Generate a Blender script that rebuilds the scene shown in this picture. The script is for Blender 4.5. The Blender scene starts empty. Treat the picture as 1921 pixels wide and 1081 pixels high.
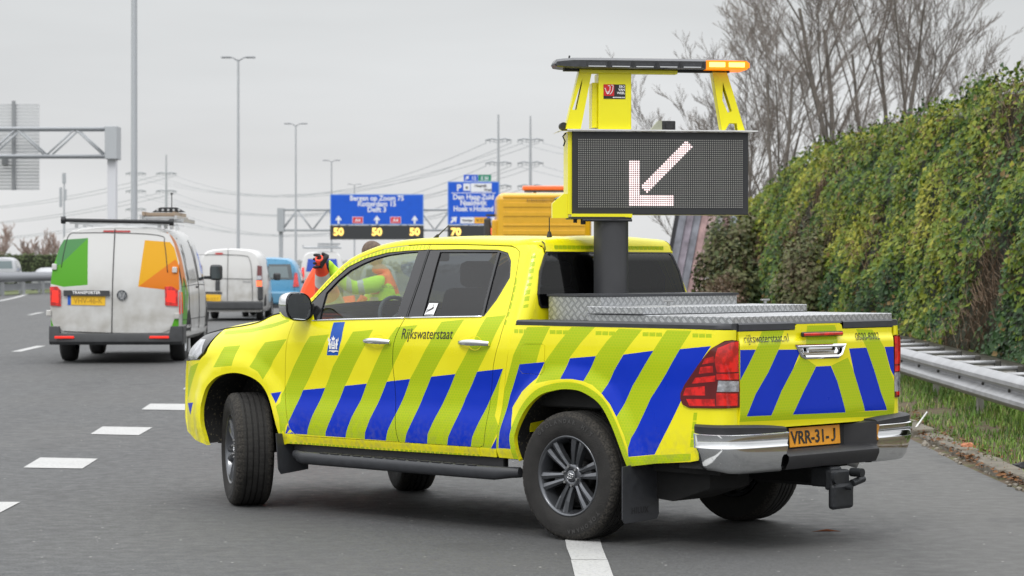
import bpy, bmesh, math, random, json
from mathutils import Vector, Matrix, noise
from mathutils.geometry import delaunay_2d_cdt
R = math.radians
random.seed(7)
S = bpy.context.scene
COL = S.collection

# ------------------------------------------------------------------ camera, sky, light, exposure
cam_d = bpy.data.cameras.new("camera"); cam = bpy.data.objects.new("camera", cam_d); COL.objects.link(cam)
cam.location = (0, 0, 1.619); cam.rotation_euler = (R(90), 0, 0)
cam_d.sensor_width = 36; cam_d.lens = 86.04; cam_d.shift_y = -0.0194
cam_d.clip_start = .1; cam_d.clip_end = 4000
cam_d.dof.use_dof = True; cam_d.dof.focus_distance = 14.2; cam_d.dof.aperture_fstop = 6.3
S.camera = cam
S.view_settings.view_transform = 'Standard'; S.view_settings.look = 'None'; S.view_settings.exposure = 0; S.view_settings.gamma = 1

W = bpy.data.worlds.new("World"); S.world = W; W.use_nodes = True
nt = W.node_tree; nt.nodes.clear()
def wn(t, **k):
    n = nt.nodes.new(t)
    for a, b in k.items(): setattr(n, a, b)
    return n
wo = wn('ShaderNodeOutputWorld'); bg = wn('ShaderNodeBackground'); nt.links.new(bg.outputs[0], wo.inputs[0])
tc = wn('ShaderNodeTexCoord'); sep = wn('ShaderNodeSeparateXYZ'); nt.links.new(tc.outputs['Generated'], sep.inputs[0])
# overcast dome: luminance rises from the horizon to the zenith, a little tint from the physical sky
sky = wn('ShaderNodeTexSky', sky_type='NISHITA', sun_disc=False, sun_elevation=R(48), sun_rotation=R(200))
hsv = wn('ShaderNodeHueSaturation'); hsv.inputs['Saturation'].default_value = .12; hsv.inputs['Value'].default_value = .012
nt.links.new(sky.outputs[0], hsv.inputs['Color'])
ramp = wn('ShaderNodeValToRGB'); cr = ramp.color_ramp
cr.elements[0].position = 0.0; cr.elements[0].color = (.70, .705, .71, 1)
cr.elements[1].position = 1.0; cr.elements[1].color = (2.5, 2.54, 2.60, 1)
for p, c in ((.035, (.70, .706, .712)), (.075, (.63, .643, .652)), (.11, (.60, .615, .622)), (.22, (.95, .965, .98)), (.5, (1.6, 1.62, 1.66))):
    e = cr.elements.new(p); e.color = c + (1,)
nt.links.new(sep.outputs[2], ramp.inputs[0])
mp = wn('ShaderNodeMapping'); mp.inputs['Scale'].default_value = (1.2, 1.2, 7); nt.links.new(tc.outputs['Generated'], mp.inputs[0])
ns = wn('ShaderNodeTexNoise'); ns.inputs['Scale'].default_value = 2.6; ns.inputs['Detail'].default_value = 4; nt.links.new(mp.outputs[0], ns.inputs['Vector'])
mr = wn('ShaderNodeMapRange'); mr.inputs[1].default_value = .3; mr.inputs[2].default_value = .7; mr.inputs[3].default_value = .90; mr.inputs[4].default_value = 1.10
nt.links.new(ns.outputs[0], mr.inputs[0])
mul = wn('ShaderNodeVectorMath', operation='SCALE'); nt.links.new(ramp.outputs[0], mul.inputs[0]); nt.links.new(mr.outputs[0], mul.inputs['Scale'])
add = wn('ShaderNodeVectorMath', operation='ADD'); nt.links.new(mul.outputs[0], add.inputs[0]); nt.links.new(hsv.outputs[0], add.inputs[1])
nt.links.new(add.outputs[0], bg.inputs[0]); bg.inputs[1].default_value = 1.0

sd = bpy.data.lights.new("sun", 'SUN'); sun = bpy.data.objects.new("sun", sd); COL.objects.link(sun)
sd.energy = 1.1; sd.angle = R(16); sd.color = (1, .97, .92)
sun.rotation_euler = (R(42), 0, R(-28))     # high and behind the camera, well softened by cloud

# ------------------------------------------------------------------ materials
MATS = {}
def mat(name, col, rough=.5, metal=0., coat=0., var=0., vscale=8., bump=0., bscale=60., spec=.5, emit=None, estr=0., alpha=None, trans=0., dirt=None, dirt_z=None):
    if name in MATS: return MATS[name]
    m = bpy.data.materials.new(name); m.use_nodes = True; MATS[name] = m
    t = m.node_tree; b = t.nodes['Principled BSDF']
    b.inputs['Base Color'].default_value = (*col, 1); b.inputs['Roughness'].default_value = rough
    b.inputs['Metallic'].default_value = metal; b.inputs['Coat Weight'].default_value = coat; b.inputs['Coat Roughness'].default_value = .06
    b.inputs['Specular IOR Level'].default_value = spec
    if trans: b.inputs['Transmission Weight'].default_value = trans
    if alpha is not None: b.inputs['Alpha'].default_value = alpha
    if emit: b.inputs['Emission Color'].default_value = (*emit, 1); b.inputs['Emission Strength'].default_value = estr
    tcn = t.nodes.new('ShaderNodeTexCoord')
    if var:
        n = t.nodes.new('ShaderNodeTexNoise'); n.inputs['Scale'].default_value = vscale; n.inputs['Detail'].default_value = 6
        t.links.new(tcn.outputs['Object'], n.inputs['Vector'])
        mrn = t.nodes.new('ShaderNodeMapRange'); mrn.inputs[1].default_value = .3; mrn.inputs[2].default_value = .7
        mrn.inputs[3].default_value = 1 - var; mrn.inputs[4].default_value = 1 + var
        t.links.new(n.outputs[0], mrn.inputs[0])
        v = t.nodes.new('ShaderNodeVectorMath'); v.operation = 'SCALE'; v.inputs[0].default_value = col
        t.links.new(mrn.outputs[0], v.inputs['Scale']); t.links.new(v.outputs[0], b.inputs['Base Color'])
        mr2 = t.nodes.new('ShaderNodeMapRange'); mr2.inputs[1].default_value = .3; mr2.inputs[2].default_value = .7
        mr2.inputs[3].default_value = max(.02, rough * .85); mr2.inputs[4].default_value = min(1, rough * 1.15)
        t.links.new(n.outputs[0], mr2.inputs[0]); t.links.new(mr2.outputs[0], b.inputs['Roughness'])
    if bump:
        n = t.nodes.new('ShaderNodeTexNoise'); n.inputs['Scale'].default_value = bscale; n.inputs['Detail'].default_value = 4
        t.links.new(tcn.outputs['Object'], n.inputs['Vector'])
        bp = t.nodes.new('ShaderNodeBump'); bp.inputs['Strength'].default_value = bump; bp.inputs['Distance'].default_value = .01
        t.links.new(n.outputs[0], bp.inputs['Height']); t.links.new(bp.outputs[0], b.inputs['Normal'])
    return m
class NG:
    """small helper to write node expressions"""
    def __init__(s, m): s.t = m.node_tree; s.b = s.t.nodes['Principled BSDF']; s.tc = s.t.nodes.new('ShaderNodeTexCoord')
    def xyz(s):
        n = s.t.nodes.new('ShaderNodeSeparateXYZ'); s.t.links.new(s.tc.outputs['Object'], n.inputs[0]); return n.outputs
    def m(s, op, a, b=0., c=0.):
        n = s.t.nodes.new('ShaderNodeMath'); n.operation = op
        for i, v in enumerate((a, b, c)):
            if hasattr(v, 'links'): s.t.links.new(v, n.inputs[i])
            else: n.inputs[i].default_value = v
        return n.outputs[0]
    def noise(s, scale, detail=4, vec=None, rough=.5):
        n = s.t.nodes.new('ShaderNodeTexNoise'); n.inputs['Scale'].default_value = scale; n.inputs['Detail'].default_value = detail; n.inputs['Roughness'].default_value = rough
        s.t.links.new(vec or s.tc.outputs['Object'], n.inputs['Vector']); return n.outputs[0]
    def mix(s, f, a, b):
        n = s.t.nodes.new('ShaderNodeMix'); n.data_type = 'RGBA'
        if hasattr(f, 'links'): s.t.links.new(f, n.inputs[0])
        else: n.inputs[0].default_value = f
        for i, v in ((6, a), (7, b)):
            if hasattr(v, 'links'): s.t.links.new(v, n.inputs[i])
            else: n.inputs[i].default_value = (*v, 1)
        return n.outputs[2]
    def rng(s, v, a, b, c=0., d=1.):
        n = s.t.nodes.new('ShaderNodeMapRange'); s.t.links.new(v, n.inputs[0])
        for i, x in enumerate((a, b, c, d)): n.inputs[i + 1].default_value = x
        return n.outputs[0]
    def to(s, sock, name): s.t.links.new(sock, s.b.inputs[name])
    def bump(s, h, strength=.3, dist=.01):
        n = s.t.nodes.new('ShaderNodeBump'); n.inputs['Strength'].default_value = strength; n.inputs['Distance'].default_value = dist
        s.t.links.new(h, n.inputs['Height']); s.t.links.new(n.outputs[0], s.b.inputs['Normal'])

# ------------------------------------------------------------------ mesh tools
class MB:
    def __init__(s): s.v = []; s.f = []; s.m = []; s.n = {}; s.sm = []
    def add(s, vs, fs, mi=0, smooth=False, normals=None):
        o = len(s.v); s.v += [tuple(v) for v in vs]
        for f in fs: s.f.append([o + i for i in f]); s.m.append(mi); s.sm.append(smooth)
        if normals:
            for i, n in enumerate(normals): s.n[o + i] = n
        return o
    def box(s, c, d, mi=0, rot=None, bev=0.):
        bm = bmesh.new(); bmesh.ops.create_cube(bm, size=1)
        for v in bm.verts: v.co = Vector((v.co.x * d[0], v.co.y * d[1], v.co.z * d[2]))
        if bev: bmesh.ops.bevel(bm, geom=bm.edges[:], offset=bev, segments=2, profile=.5, affect='EDGES')
        M = Matrix.Translation(c) @ (rot if rot is not None else Matrix())
        s.bm(bm, mi, M)
    def bm(s, bm, mi=0, M=Matrix(), smooth=False):
        bm.verts.ensure_lookup_table()
        s.add([M @ v.co for v in bm.verts], [[v.index for v in f.verts] for f in bm.faces], mi, smooth); bm.free()
    def cyl(s, a, b, r0, r1=None, n=12, mi=0, caps=True, smooth=True):
        r1 = r0 if r1 is None else r1; a = Vector(a); b = Vector(b); d = (b - a).normalized()
        u = d.orthogonal().normalized(); w = d.cross(u); vs = []
        for p, r in ((a, r0), (b, r1)):
            for i in range(n):
                t = 2 * math.pi * i / n; vs.append(p + (u * math.cos(t) + w * math.sin(t)) * r)
        o = s.add(vs, [[i, (i + 1) % n, n + (i + 1) % n, n + i] for i in range(n)], mi, smooth)
        if caps:
            s.add(vs[:n], [list(range(n))[::-1]], mi); s.add(vs[n:], [list(range(n))], mi)
    def tube(s, pts, r, n=6, mi=0, caps=True):
        pts = [Vector(p) for p in pts]; k = len(pts); vs = []
        rs = r if isinstance(r, (list, tuple)) else [r] * k
        u = None
        for i, p in enumerate(pts):
            d = (pts[min(i + 1, k - 1)] - pts[max(i - 1, 0)]).normalized()
            u = d.orthogonal().normalized() if u is None else (u - d * u.dot(d)).normalized()
            w = d.cross(u)
            for j in range(n):
                t = 2 * math.pi * j / n; vs.append(p + (u * math.cos(t) + w * math.sin(t)) * rs[i])
        fs = [[i * n + j, i * n + (j + 1) % n, (i + 1) * n + (j + 1) % n, (i + 1) * n + j] for i in range(k - 1) for j in range(n)]
        if caps and n > 2: fs += [list(range(n))[::-1], [(k - 1) * n + j for j in range(n)]]
        s.add(vs, fs, mi, True)
    def lathe(s, prof, axis_m=Matrix(), n=48, mi=0, rfun=None, closed=False, smooth=True):
        """prof: (radius, height) turned about local z"""
        vs = []
        for i in range(n):
            t = 2 * math.pi * i / n
            for k, (r, h) in enumerate(prof):
                rr = rfun(k, i, r) if rfun else r
                vs.append(axis_m @ Vector((rr * math.cos(t), rr * math.sin(t), h)))
        K = len(prof); fs = []
        for i in range(n):
            for k in range(K - (0 if closed else 1)):
                a = i * K + k; b = i * K + (k + 1) % K; c = ((i + 1) % n) * K + (k + 1) % K; d = ((i + 1) % n) * K + k
                fs.append([a, d, c, b])
        s.add(vs, fs, mi, smooth)
    def prism(s, poly, M, depth, mi=0, bev=0.):
        """poly in local xy, extruded along local z 0..depth"""
        bm = bmesh.new(); vs = [bm.verts.new((p[0], p[1], 0)) for p in poly]; f = bm.faces.new(vs)
        r = bmesh.ops.extrude_face_region(bm, geom=[f])
        for v in [g for g in r['geom'] if isinstance(g, bmesh.types.BMVert)]: v.co.z += depth
        bmesh.ops.recalc_face_normals(bm, faces=bm.faces[:])
        if bev: bmesh.ops.bevel(bm, geom=bm.edges[:], offset=bev, segments=2, profile=.5, affect='EDGES')
        bmesh.ops.triangulate(bm, faces=[f for f in bm.faces if len(f.verts) > 4])
        s.bm(bm, mi, M)
    def loft(s, rings, mi=0, closed=True, caps=False, smooth=True):
        n = len(rings[0]); vs = [p for r in rings for p in r]; fs = []
        for i in range(len(rings) - 1):
            for j in range(n if closed else n - 1):
                fs.append([i * n + j, i * n + (j + 1) % n, (i + 1) * n + (j + 1) % n, (i + 1) * n + j])
        s.add(vs, fs, mi, smooth)
        if caps: s.add(rings[0], [list(range(n))[::-1]], mi); s.add(rings[-1], [list(range(n))], mi)
    def build(s, name, mats, parent=None, loc=None, rot=None, weld=False, bevel=0., subsurf=0, auto=None):
        me = bpy.data.meshes.new(name); me.from_pydata(s.v, [], s.f)
        if not isinstance(mats, (list, tuple)): mats = [mats]
        for m in mats: me.materials.append(m)
        me.polygons.foreach_set('material_index', [min(i, len(mats) - 1) for i in s.m])
        me.polygons.foreach_set('use_smooth', s.sm)
        if s.n:
            me.update()
            nl = []
            vn = me.vertex_normals
            for p in me.polygons:
                for li in p.loop_indices:
                    vi = me.loops[li].vertex_index
                    nl.append(s.n.get(vi, tuple(p.normal) if not p.use_smooth else tuple(vn[vi].vector)))
            me.normals_split_custom_set(nl)
        if weld:
            bm = bmesh.new(); bm.from_mesh(me); bmesh.ops.remove_doubles(bm, verts=bm.verts[:], dist=1e-4); bm.to_mesh(me); bm.free()
        if auto is not None:
            bm = bmesh.new(); bm.from_mesh(me)
            for f in bm.faces: f.smooth = True
            for e in bm.edges: e.smooth = len(e.link_faces) == 2 and e.calc_face_angle(0) < R(auto)
            bm.to_mesh(me); bm.free()
        o = bpy.data.objects.new(name, me); COL.objects.link(o)
        if parent is not None: o.parent = parent
        if loc is not None: o.location = loc
        if rot is not None: o.rotation_euler = rot
        if bevel:
            b = o.modifiers.new('bevel', 'BEVEL'); b.width = bevel; b.segments = 2; b.limit_method = 'ANGLE'; b.angle_limit = R(35)
        if subsurf:
            b = o.modifiers.new('sub', 'SUBSURF'); b.levels = b.render_levels = subsurf
        return o
def tag(o, label=None, cat=None, group=None, kind=None):
    if label: o['label'] = label
    if cat: o['category'] = cat
    if group: o['group'] = group
    if kind: o['kind'] = kind
    return o
def empty(name, loc=(0, 0, 0), rz=0., label=None, cat=None, group=None):
    o = bpy.data.objects.new(name, None); COL.objects.link(o); o.location = loc; o.rotation_euler = (0, 0, rz)
    o.empty_display_size = .2
    return tag(o, label, cat, group)
def copy_tree(o, parent=None):
    c = o.copy(); COL.objects.link(c); c.parent = parent
    for ch in list(o.children): copy_tree(ch, c)
    return c
def part(name, mb, mats, parent, **k): return mb.build(name, mats, parent, **k)

def inside(p, poly):
    x, y = p; c = False; n = len(poly); j = n - 1
    for i in range(n):
        xi, yi = poly[i]; xj, yj = poly[j]
        if (yi > y) != (yj > y) and x < (xj - xi) * (y - yi) / (yj - yi) + xi: c = not c
        j = i
    return c
def inset(poly, d):
    n = len(poly); area = sum(poly[i][0] * poly[(i + 1) % n][1] - poly[(i + 1) % n][0] * poly[i][1] for i in range(n))
    sg = 1 if area > 0 else -1; out = []
    for i in range(n):
        a, b, c = poly[i - 1], poly[i], poly[(i + 1) % n]
        def nn(p, q):
            dx, dy = q[0] - p[0], q[1] - p[1]; L = math.hypot(dx, dy) or 1; return (-dy / L * sg, dx / L * sg)
        n1, n2 = nn(a, b), nn(b, c); mx, my = n1[0] + n2[0], n1[1] + n2[1]; L = math.hypot(mx, my) or 1; mx /= L; my /= L
        k = d / max(.4, mx * n1[0] + my * n1[1]); out.append((b[0] + mx * k, b[1] + my * k))
    return out
def smoothpoly(pts, closed=False, k=4):
    """catmull-rom through points"""
    n = len(pts); out = []
    rng = range(n if closed else n - 1)
    g = (lambda i: pts[i % n]) if closed else (lambda i: pts[max(0, min(n - 1, i))])
    for i in rng:
        p0, p1, p2, p3 = g(i - 1), g(i), g(i + 1), g(i + 2)
        for j in range(k):
            t = j / k
            out.append(tuple(.5 * (2 * p1[c] + (p2[c] - p0[c]) * t + (2 * p0[c] - 5 * p1[c] + 4 * p2[c] - p3[c]) * t * t + (3 * p1[c] - p0[c] - 3 * p2[c] + p3[c]) * t ** 3) for c in range(len(p1))))
    if not closed: out.append(tuple(pts[-1]))
    return out
def densify(poly, step, closed=True):
    out = []; n = len(poly)
    for i in range(n if closed else n - 1):
        a, b = poly[i], poly[(i + 1) % n]; k = max(1, int(math.hypot(b[0] - a[0], b[1] - a[1]) / step))
        for j in range(k): out.append((a[0] + (b[0] - a[0]) * j / k, a[1] + (b[1] - a[1]) * j / k))
    if not closed: out.append(poly[-1])
    return out
def panel(mb, outline, P, holes=(), regions=(), step=.03, off=0., depth=.015, wall_mi=None, flip=False, mirror=False, mi0=0, both=False):
    """sheet in a 2D domain mapped by P to 3D; regions = [(material index, polygon)] are cut into the mesh itself"""
    outline = densify(outline, step); holes = [densify(h, step) for h in holes]
    pts = []; edges = []
    def addpoly(pl):
        o = len(pts); pts.extend([Vector(p) for p in pl]); k = len(pl)
        edges.extend([(o + i, o + (i + 1) % k) for i in range(k)])
    addpoly(outline)
    for h in holes: addpoly(h)
    for _, r in regions: addpoly(densify(r, step))
    x0 = min(p[0] for p in outline); x1 = max(p[0] for p in outline); y0 = min(p[1] for p in outline); y1 = max(p[1] for p in outline)
    nx = int((x1 - x0) / step); ny = int((y1 - y0) / step)
    for i in range(1, nx + 1):
        for j in range(1, ny + 1):
            q = (x0 + (i + (.25 if j % 2 else -.25)) * (x1 - x0) / (nx + 1), y0 + j * (y1 - y0) / (ny + 1))
            if inside(q, outline) and not any(inside(q, h) for h in holes): pts.append(Vector(q))
    vs, _, fs, *_ = delaunay_2d_cdt(pts, edges, [], 0, 1e-5)
    sg = -1 if mirror else 1
    def P3(p, o=off):
        a = Vector(P(p[0], p[1])); h = 2e-3
        du = Vector(P(p[0] + h, p[1])) - Vector(P(p[0] - h, p[1])); dv = Vector(P(p[0], p[1] + h)) - Vector(P(p[0], p[1] - h))
        n = du.cross(dv).normalized()
        if flip: n = -n
        a = a + n * o
        return Vector((a.x, a.y * sg, a.z)), Vector((n.x, n.y * sg, n.z))
    keep = {}; V = []; N = []; F = {}; 
    def vid(i):
        if i not in keep: keep[i] = len(V); a, n = P3(vs[i]); V.append(a); N.append(n)
        return keep[i]
    for f in fs:
        c = (sum(vs[i][0] for i in f) / 3, sum(vs[i][1] for i in f) / 3)
        if not inside(c, outline) or any(inside(c, h) for h in holes): continue
        mi = mi0
        for k, r in regions:
            if inside(c, r): mi = k
        ids = [vid(i) for i in f]
        a, b, d = (V[i] for i in ids)
        if (b - a).cross(d - a).dot(N[ids[0]]) < 0: ids.reverse()
        F.setdefault(mi, []).append(ids)
    o = len(mb.v); mb.v += [tuple(v) for v in V]
    for mi, L in F.items():
        for ids in L: mb.f.append([o + i for i in ids]); mb.m.append(mi); mb.sm.append(True)
    for i, n in enumerate(N): mb.n[o + i] = tuple(n)
    if depth:
        for pl, outer in [(outline, True)] + [(h, False) for h in holes]:
            k = len(pl); vv = []
            for p in pl: vv.append(P3(p)[0]); vv.append(P3(p, off - depth)[0])
            fsx = [[2 * i, 2 * ((i + 1) % k), 2 * ((i + 1) % k) + 1, 2 * i + 1] for i in range(k)]
            mb.add(vv, fsx, mi0 if wall_mi is None else wall_mi, False)
def text_mesh(txt, size, sx=1., bold=0., spacing=1., align='LEFT', shear=0.):
    c = bpy.data.curves.new('lettering', 'FONT'); c.body = txt; c.size = size; c.align_x = align; c.offset = bold; c.space_character = spacing; c.shear = shear
    c.resolution_u = 3
    o = bpy.data.objects.new('lettering', c); COL.objects.link(o)
    me = bpy.data.meshes.new_from_object(o.evaluated_get(bpy.context.evaluated_depsgraph_get()))
    vs = [(v.co.x * sx, v.co.y) for v in me.vertices]; fs = [list(p.vertices) for p in me.polygons]
    bpy.data.objects.remove(o); bpy.data.curves.remove(c); bpy.data.meshes.remove(me)
    return vs, fs
def put_text(mb, txt, size, fn, mi=0, **k):
    """fn maps the flat text coordinates to 3D"""
    vs, fs = text_mesh(txt, size, **k); mb.add([fn(*v) for v in vs], fs, mi)

# ---- shape of the pickup's sheet metal, in metres in the pickup's own frame: x forward from the rear axle, y left, z up
def interp(tab, v):
    if v <= tab[0][0]: return tab[0][1]
    for (a, fa), (b, fb) in zip(tab, tab[1:]):
        if v <= b:
            t = (v - a) / (b - a); t = t * t * (3 - 2 * t) if False else t
            return fa + (fb - fa) * t
    return tab[-1][1]
def smooth_tab(tab, lo, hi, n=160, w=.02):
    out = []
    for i in range(n + 1):
        v = lo + (hi - lo) * i / n
        s = 0; k = 0
        for j in range(-6, 7):
            g = 1 - abs(j) / 7.; s += g * interp(tab, v + j * w / 3); k += g
        out.append(s / k)
    def f(v):
        u = (v - lo) / (hi - lo) * n
        u = max(0., min(n - 1e-6, u)); i = int(u); t = u - i
        return out[i] * (1 - t) + out[i + 1] * t
    return f
SST = lambda a, b, v: (lambda t: t * t * (3 - 2 * t))(max(0., min(1., (v - a) / (b - a))))
_door = smooth_tab([(.40, .846), (.46, .852), (.50, .868), (.58, .876), (.66, .873), (.76, .858), (.88, .858), (1.02, .872), (1.12, .881), (1.20, .874), (1.27, .858), (1.31, .842),
                    (1.40, .808), (1.52, .760), (1.64, .710), (1.74, .664), (1.80, .632), (1.86, .60)], .38, 1.88, 200, .018)
_bed = smooth_tab([(.38, .856), (.46, .866), (.52, .876), (.66, .878), (.80, .874), (.95, .874), (1.08, .884), (1.18, .884), (1.26, .876), (1.31, .868), (1.36, .864)], .38, 1.40, 160, .018)
_nose = smooth_tab([(3.2, 0), (3.35, .004), (3.55, .030), (3.68, .074), (3.80, .140), (3.89, .225), (3.97, .36), (4.03, .55), (4.06, .8)], 3.0, 4.1, 160, .03)
_hoodz = smooth_tab([(2.3, 1.335), (2.84, 1.312), (2.90, 1.297), (3.03, 1.252), (3.17, 1.226), (3.39, 1.201), (3.63, 1.167), (3.8, 1.12)], 2.2, 3.9, 120, .03)
ARCH_F = [(3.405, .395), (3.424, .423), (3.460, .520), (3.470, .600), (3.462, .680), (3.413, .785), (3.3, .862), (3.168, .898), (3.034, .903), (2.881, .870), (2.775, .803), (2.687, .667), (2.625, .516), (2.584, .440)]
ARCH_R = [(.410, .440), (.428, .54), (.425, .62), (.362, .743), (.234, .849), (.10, .889), (-.02, .900), (-.13, .885), (-.258, .822), (-.354, .701), (-.426, .562), (-.472, .455)]
def seg_dist(p, poly):
    best = 9
    for (ax, ay), (bx, by) in zip(poly, poly[1:]):
        dx, dy = bx - ax, by - ay; L = dx * dx + dy * dy
        t = max(0, min(1, ((p[0] - ax) * dx + (p[1] - ay) * dy) / L))
        d = ((p[0] - ax - t * dx) ** 2 + (p[1] - ay - t * dy) ** 2) ** .5
        if d < best: best = d
    return best
def flare(x, z):
    if abs(x) < .75 and z < 1.15: d = seg_dist((x, z), ARCH_R); a = .024
    elif 2.3 < x < 3.8 and z < 1.15: d = seg_dist((x, z), ARCH_F); a = .022
    else: return 0.
    return a * (1 - SST(.040, .16, d))
def side_y(x, z):
    w = SST(.30, .45, x) if z < 1.36 else 1.
    y = _door(z) * w + (_bed(z) * (1 - w) if w < 1 else 0)
    if x > 2.45:
        f = SST(2.45, 3.0, x)
        zt = _hoodz(x); yb = .878
        t = max(0., min(1.15, (z - .98) / max(.05, zt - .98)))
        yf = _door(min(z, 1.0)) * .5 + .5 * .872 - .15 * t ** 2.3
        if z < 1.0 + .35: y = y * (1 - f) + yf * f
        elif z < 1.40: y = y * (1 - f) + yf * f
    if z > 1.3:
        y -= (.030 * max(0., (x - 1.3) / 1.2) ** 2 + .012 * max(0., (1.3 - x)) ** 2) * SST(1.3, 1.6, z)
    if x > 3.0: y -= _nose(x)
    return y + flare(x, z)
from math import sin, cos, pi
def cab_back(z):
    return .425 if z < 1.46 else .425 + .03 * (z - 1.46) / .26 + (.06 * ((z - 1.70) / .08) ** 2 if z > 1.70 else 0)
def P_cab(s, z):
    r = .09; xc = cab_back(z) + r
    if s >= xc: return (s, side_y(s, z), z)
    y0 = side_y(xc, z); a = (xc - s) / r
    if a <= pi / 2: return (xc - r * sin(a), y0 - r + r * cos(a), z)
    return (xc - r, y0 - r - (a - pi / 2) * r, z)
def P_bed(s, z):
    r = .10; xc = -1.075 - .010 * (1.3 - z)
    if s >= xc: return (s, side_y(s, z), z)
    y0 = side_y(xc, z); a = (xc - s) / r
    if a <= pi / 2: return (xc - r * sin(a), y0 - r + r * cos(a), z)
    return (xc - r, y0 - r - (a - pi / 2) * r, z)
def P_tail(y, z):
    x = -1.176 - .010 * (1.3 - z) - .010 * (1 - (y / .75) ** 2) - .012 * SST(1.215, 1.19, z) * SST(.70, .8, z)
    return (x, y, z)

# ------------------------------------------------------------------ materials of the pickup
YEL = mat('yellow_paint', (.80, .71, .008), rough=.30, coat=.35, spec=.35)
g = NG(YEL); n = g.noise(3.0, 6); x = g.xyz()
dirt = g.m('MULTIPLY', g.rng(g.noise(26, 6), .42, .75), g.rng(x[2], .75, .42))
g.to(g.mix(g.m('MULTIPLY', dirt, .55), g.mix(g.rng(n, .3, .7), (.76, .69, .005), (.81, .745, .009)), (.28, .25, .12)), 'Base Color')
g.to(g.rng(n, .3, .7, .24, .36), 'Roughness')
LIME = mat('lime_reflective_film', (.30, .46, .003), rough=.4, coat=.1, spec=.3)
g = NG(LIME); x = g.xyz()
u = g.m('MULTIPLY', g.m('ADD', x[0], x[1]), 42.); v = g.m('MULTIPLY', x[2], 62.)
row = g.m('FLOOR', v); uu = g.m('ADD', u, g.m('MULTIPLY', g.m('MODULO', row, 2.), .5))
cell = g.m('MULTIPLY', g.m('ABSOLUTE', g.m('SUBTRACT', g.m('FRACT', uu), .5)), 2.); cel2 = g.m('MULTIPLY', g.m('ABSOLUTE', g.m('SUBTRACT', g.m('FRACT', v), .5)), 2.)
e = g.rng(g.m('MAXIMUM', cell, cel2), .62, .95)
dd = g.m('MULTIPLY', g.rng(g.noise(30, 6), .42, .75), g.rng(x[2], .75, .45)); g.to(g.mix(g.m('MULTIPLY', dd, .4), g.mix(e, g.mix(g.noise(4, 3), (.33, .475, .001), (.385, .52, .002)), (.46, .52, .004)), (.20, .18, .10)), 'Base Color')
BLUE = mat('blue_film', (.0, .026, .45), rough=.32, spec=.25, coat=.08)
g = NG(BLUE); x = g.xyz(); dd = g.m('MULTIPLY', g.rng(g.noise(30, 6), .42, .75), g.rng(x[2], .72, .45)); g.to(g.mix(g.m('MULTIPLY', dd, .35), g.mix(g.noise(2.5, 4), (.0, .022, .42), (.0, .030, .48)), (.20, .18, .12)), 'Base Color'); g.to(g.rng(g.noise(5, 5), .3, .7, .26, .42), 'Roughness')
RIB = mat('ribbon_blue', (.0, .075, .42), rough=.35, coat=.3)
BLKP = mat('black_plastic', (.018, .018, .02), rough=.55, var=.15, vscale=20, bump=.08, bscale=350)
GRYP = mat('dark_grey_plastic', (.035, .037, .042), rough=.5, var=.12, vscale=18, bump=.08, bscale=300)
GLOSSB = mat('gloss_black_trim', (.012, .012, .014), rough=.22, coat=.3)
CHROME = mat('chrome', (.82, .83, .84), rough=.07, metal=1., var=.04, vscale=6)
ALU = mat('aluminium', (.62, .63, .64), rough=.35, metal=.9, var=.08, vscale=10)
RUB = mat('tyre_rubber', (.022, .021, .020), rough=.75, var=.3, vscale=14, bump=.25, bscale=120, spec=.3)
RUBD = mat('dusty_tyre_shoulder', (.05, .046, .04), rough=.95, spec=.2)
g = NG(RUBD); g.to(g.mix(g.rng(g.noise(95, 6), .42, .66), (.024, .023, .022), (.060, .055, .048)), 'Base Color'); g.bump(g.noise(150, 3), .3, .006)
RIMM = mat('dark_alloy', (.10, .105, .115), rough=.28, metal=.7, coat=.5)
RIMD = mat('rim_barrel_black', (.012, .012, .013), rough=.5)
STEEL = mat('steel', (.35, .35, .35), rough=.4, metal=.9)
UNDER = mat('underbody_black', (.010, .010, .010), rough=.85, var=.4, vscale=12)
MUD = mat('wheel_well_liner', (.014, .013, .012), rough=.9)
g = NG(MUD); g.to(g.mix(g.rng(g.noise(55, 3), .60, .68), (.012, .012, .012), (.11, .095, .06)), 'Base Color')
INT = mat('cabin_dark_fabric', (.018, .018, .02), rough=.85)
INTG = mat('cabin_grey_trim', (.10, .105, .11), rough=.7)
MIRG = mat('mirror_glass', (.5, .53, .54), rough=.03, metal=1.)
WHITE = mat('white_film', (.8, .8, .8), rough=.4)
BLACKT = mat('black_lettering', (.015, .015, .015), rough=.4)
ORANGEP = mat('orange_plate', (.78, .32, .01), rough=.35, var=.05)
REDL = mat('red_lamp_lens', (.55, .006, .006), rough=.10, coat=1., emit=(1, .02, .01), estr=.12)
g = NG(REDL); x = g.xyz()
g.to(g.mix(g.rng(g.noise(22, 3), .42, .6), (.26, .002, .002), (.62, .008, .007)), 'Base Color')
REDD = mat('dark_red_lens', (.10, .002, .003), rough=.08, coat=1.)
CLEARL = mat('clear_lamp_lens', (.42, .43, .46), rough=.10, metal=.6, coat=1., bump=.35, bscale=38, var=.5, vscale=16)
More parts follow.
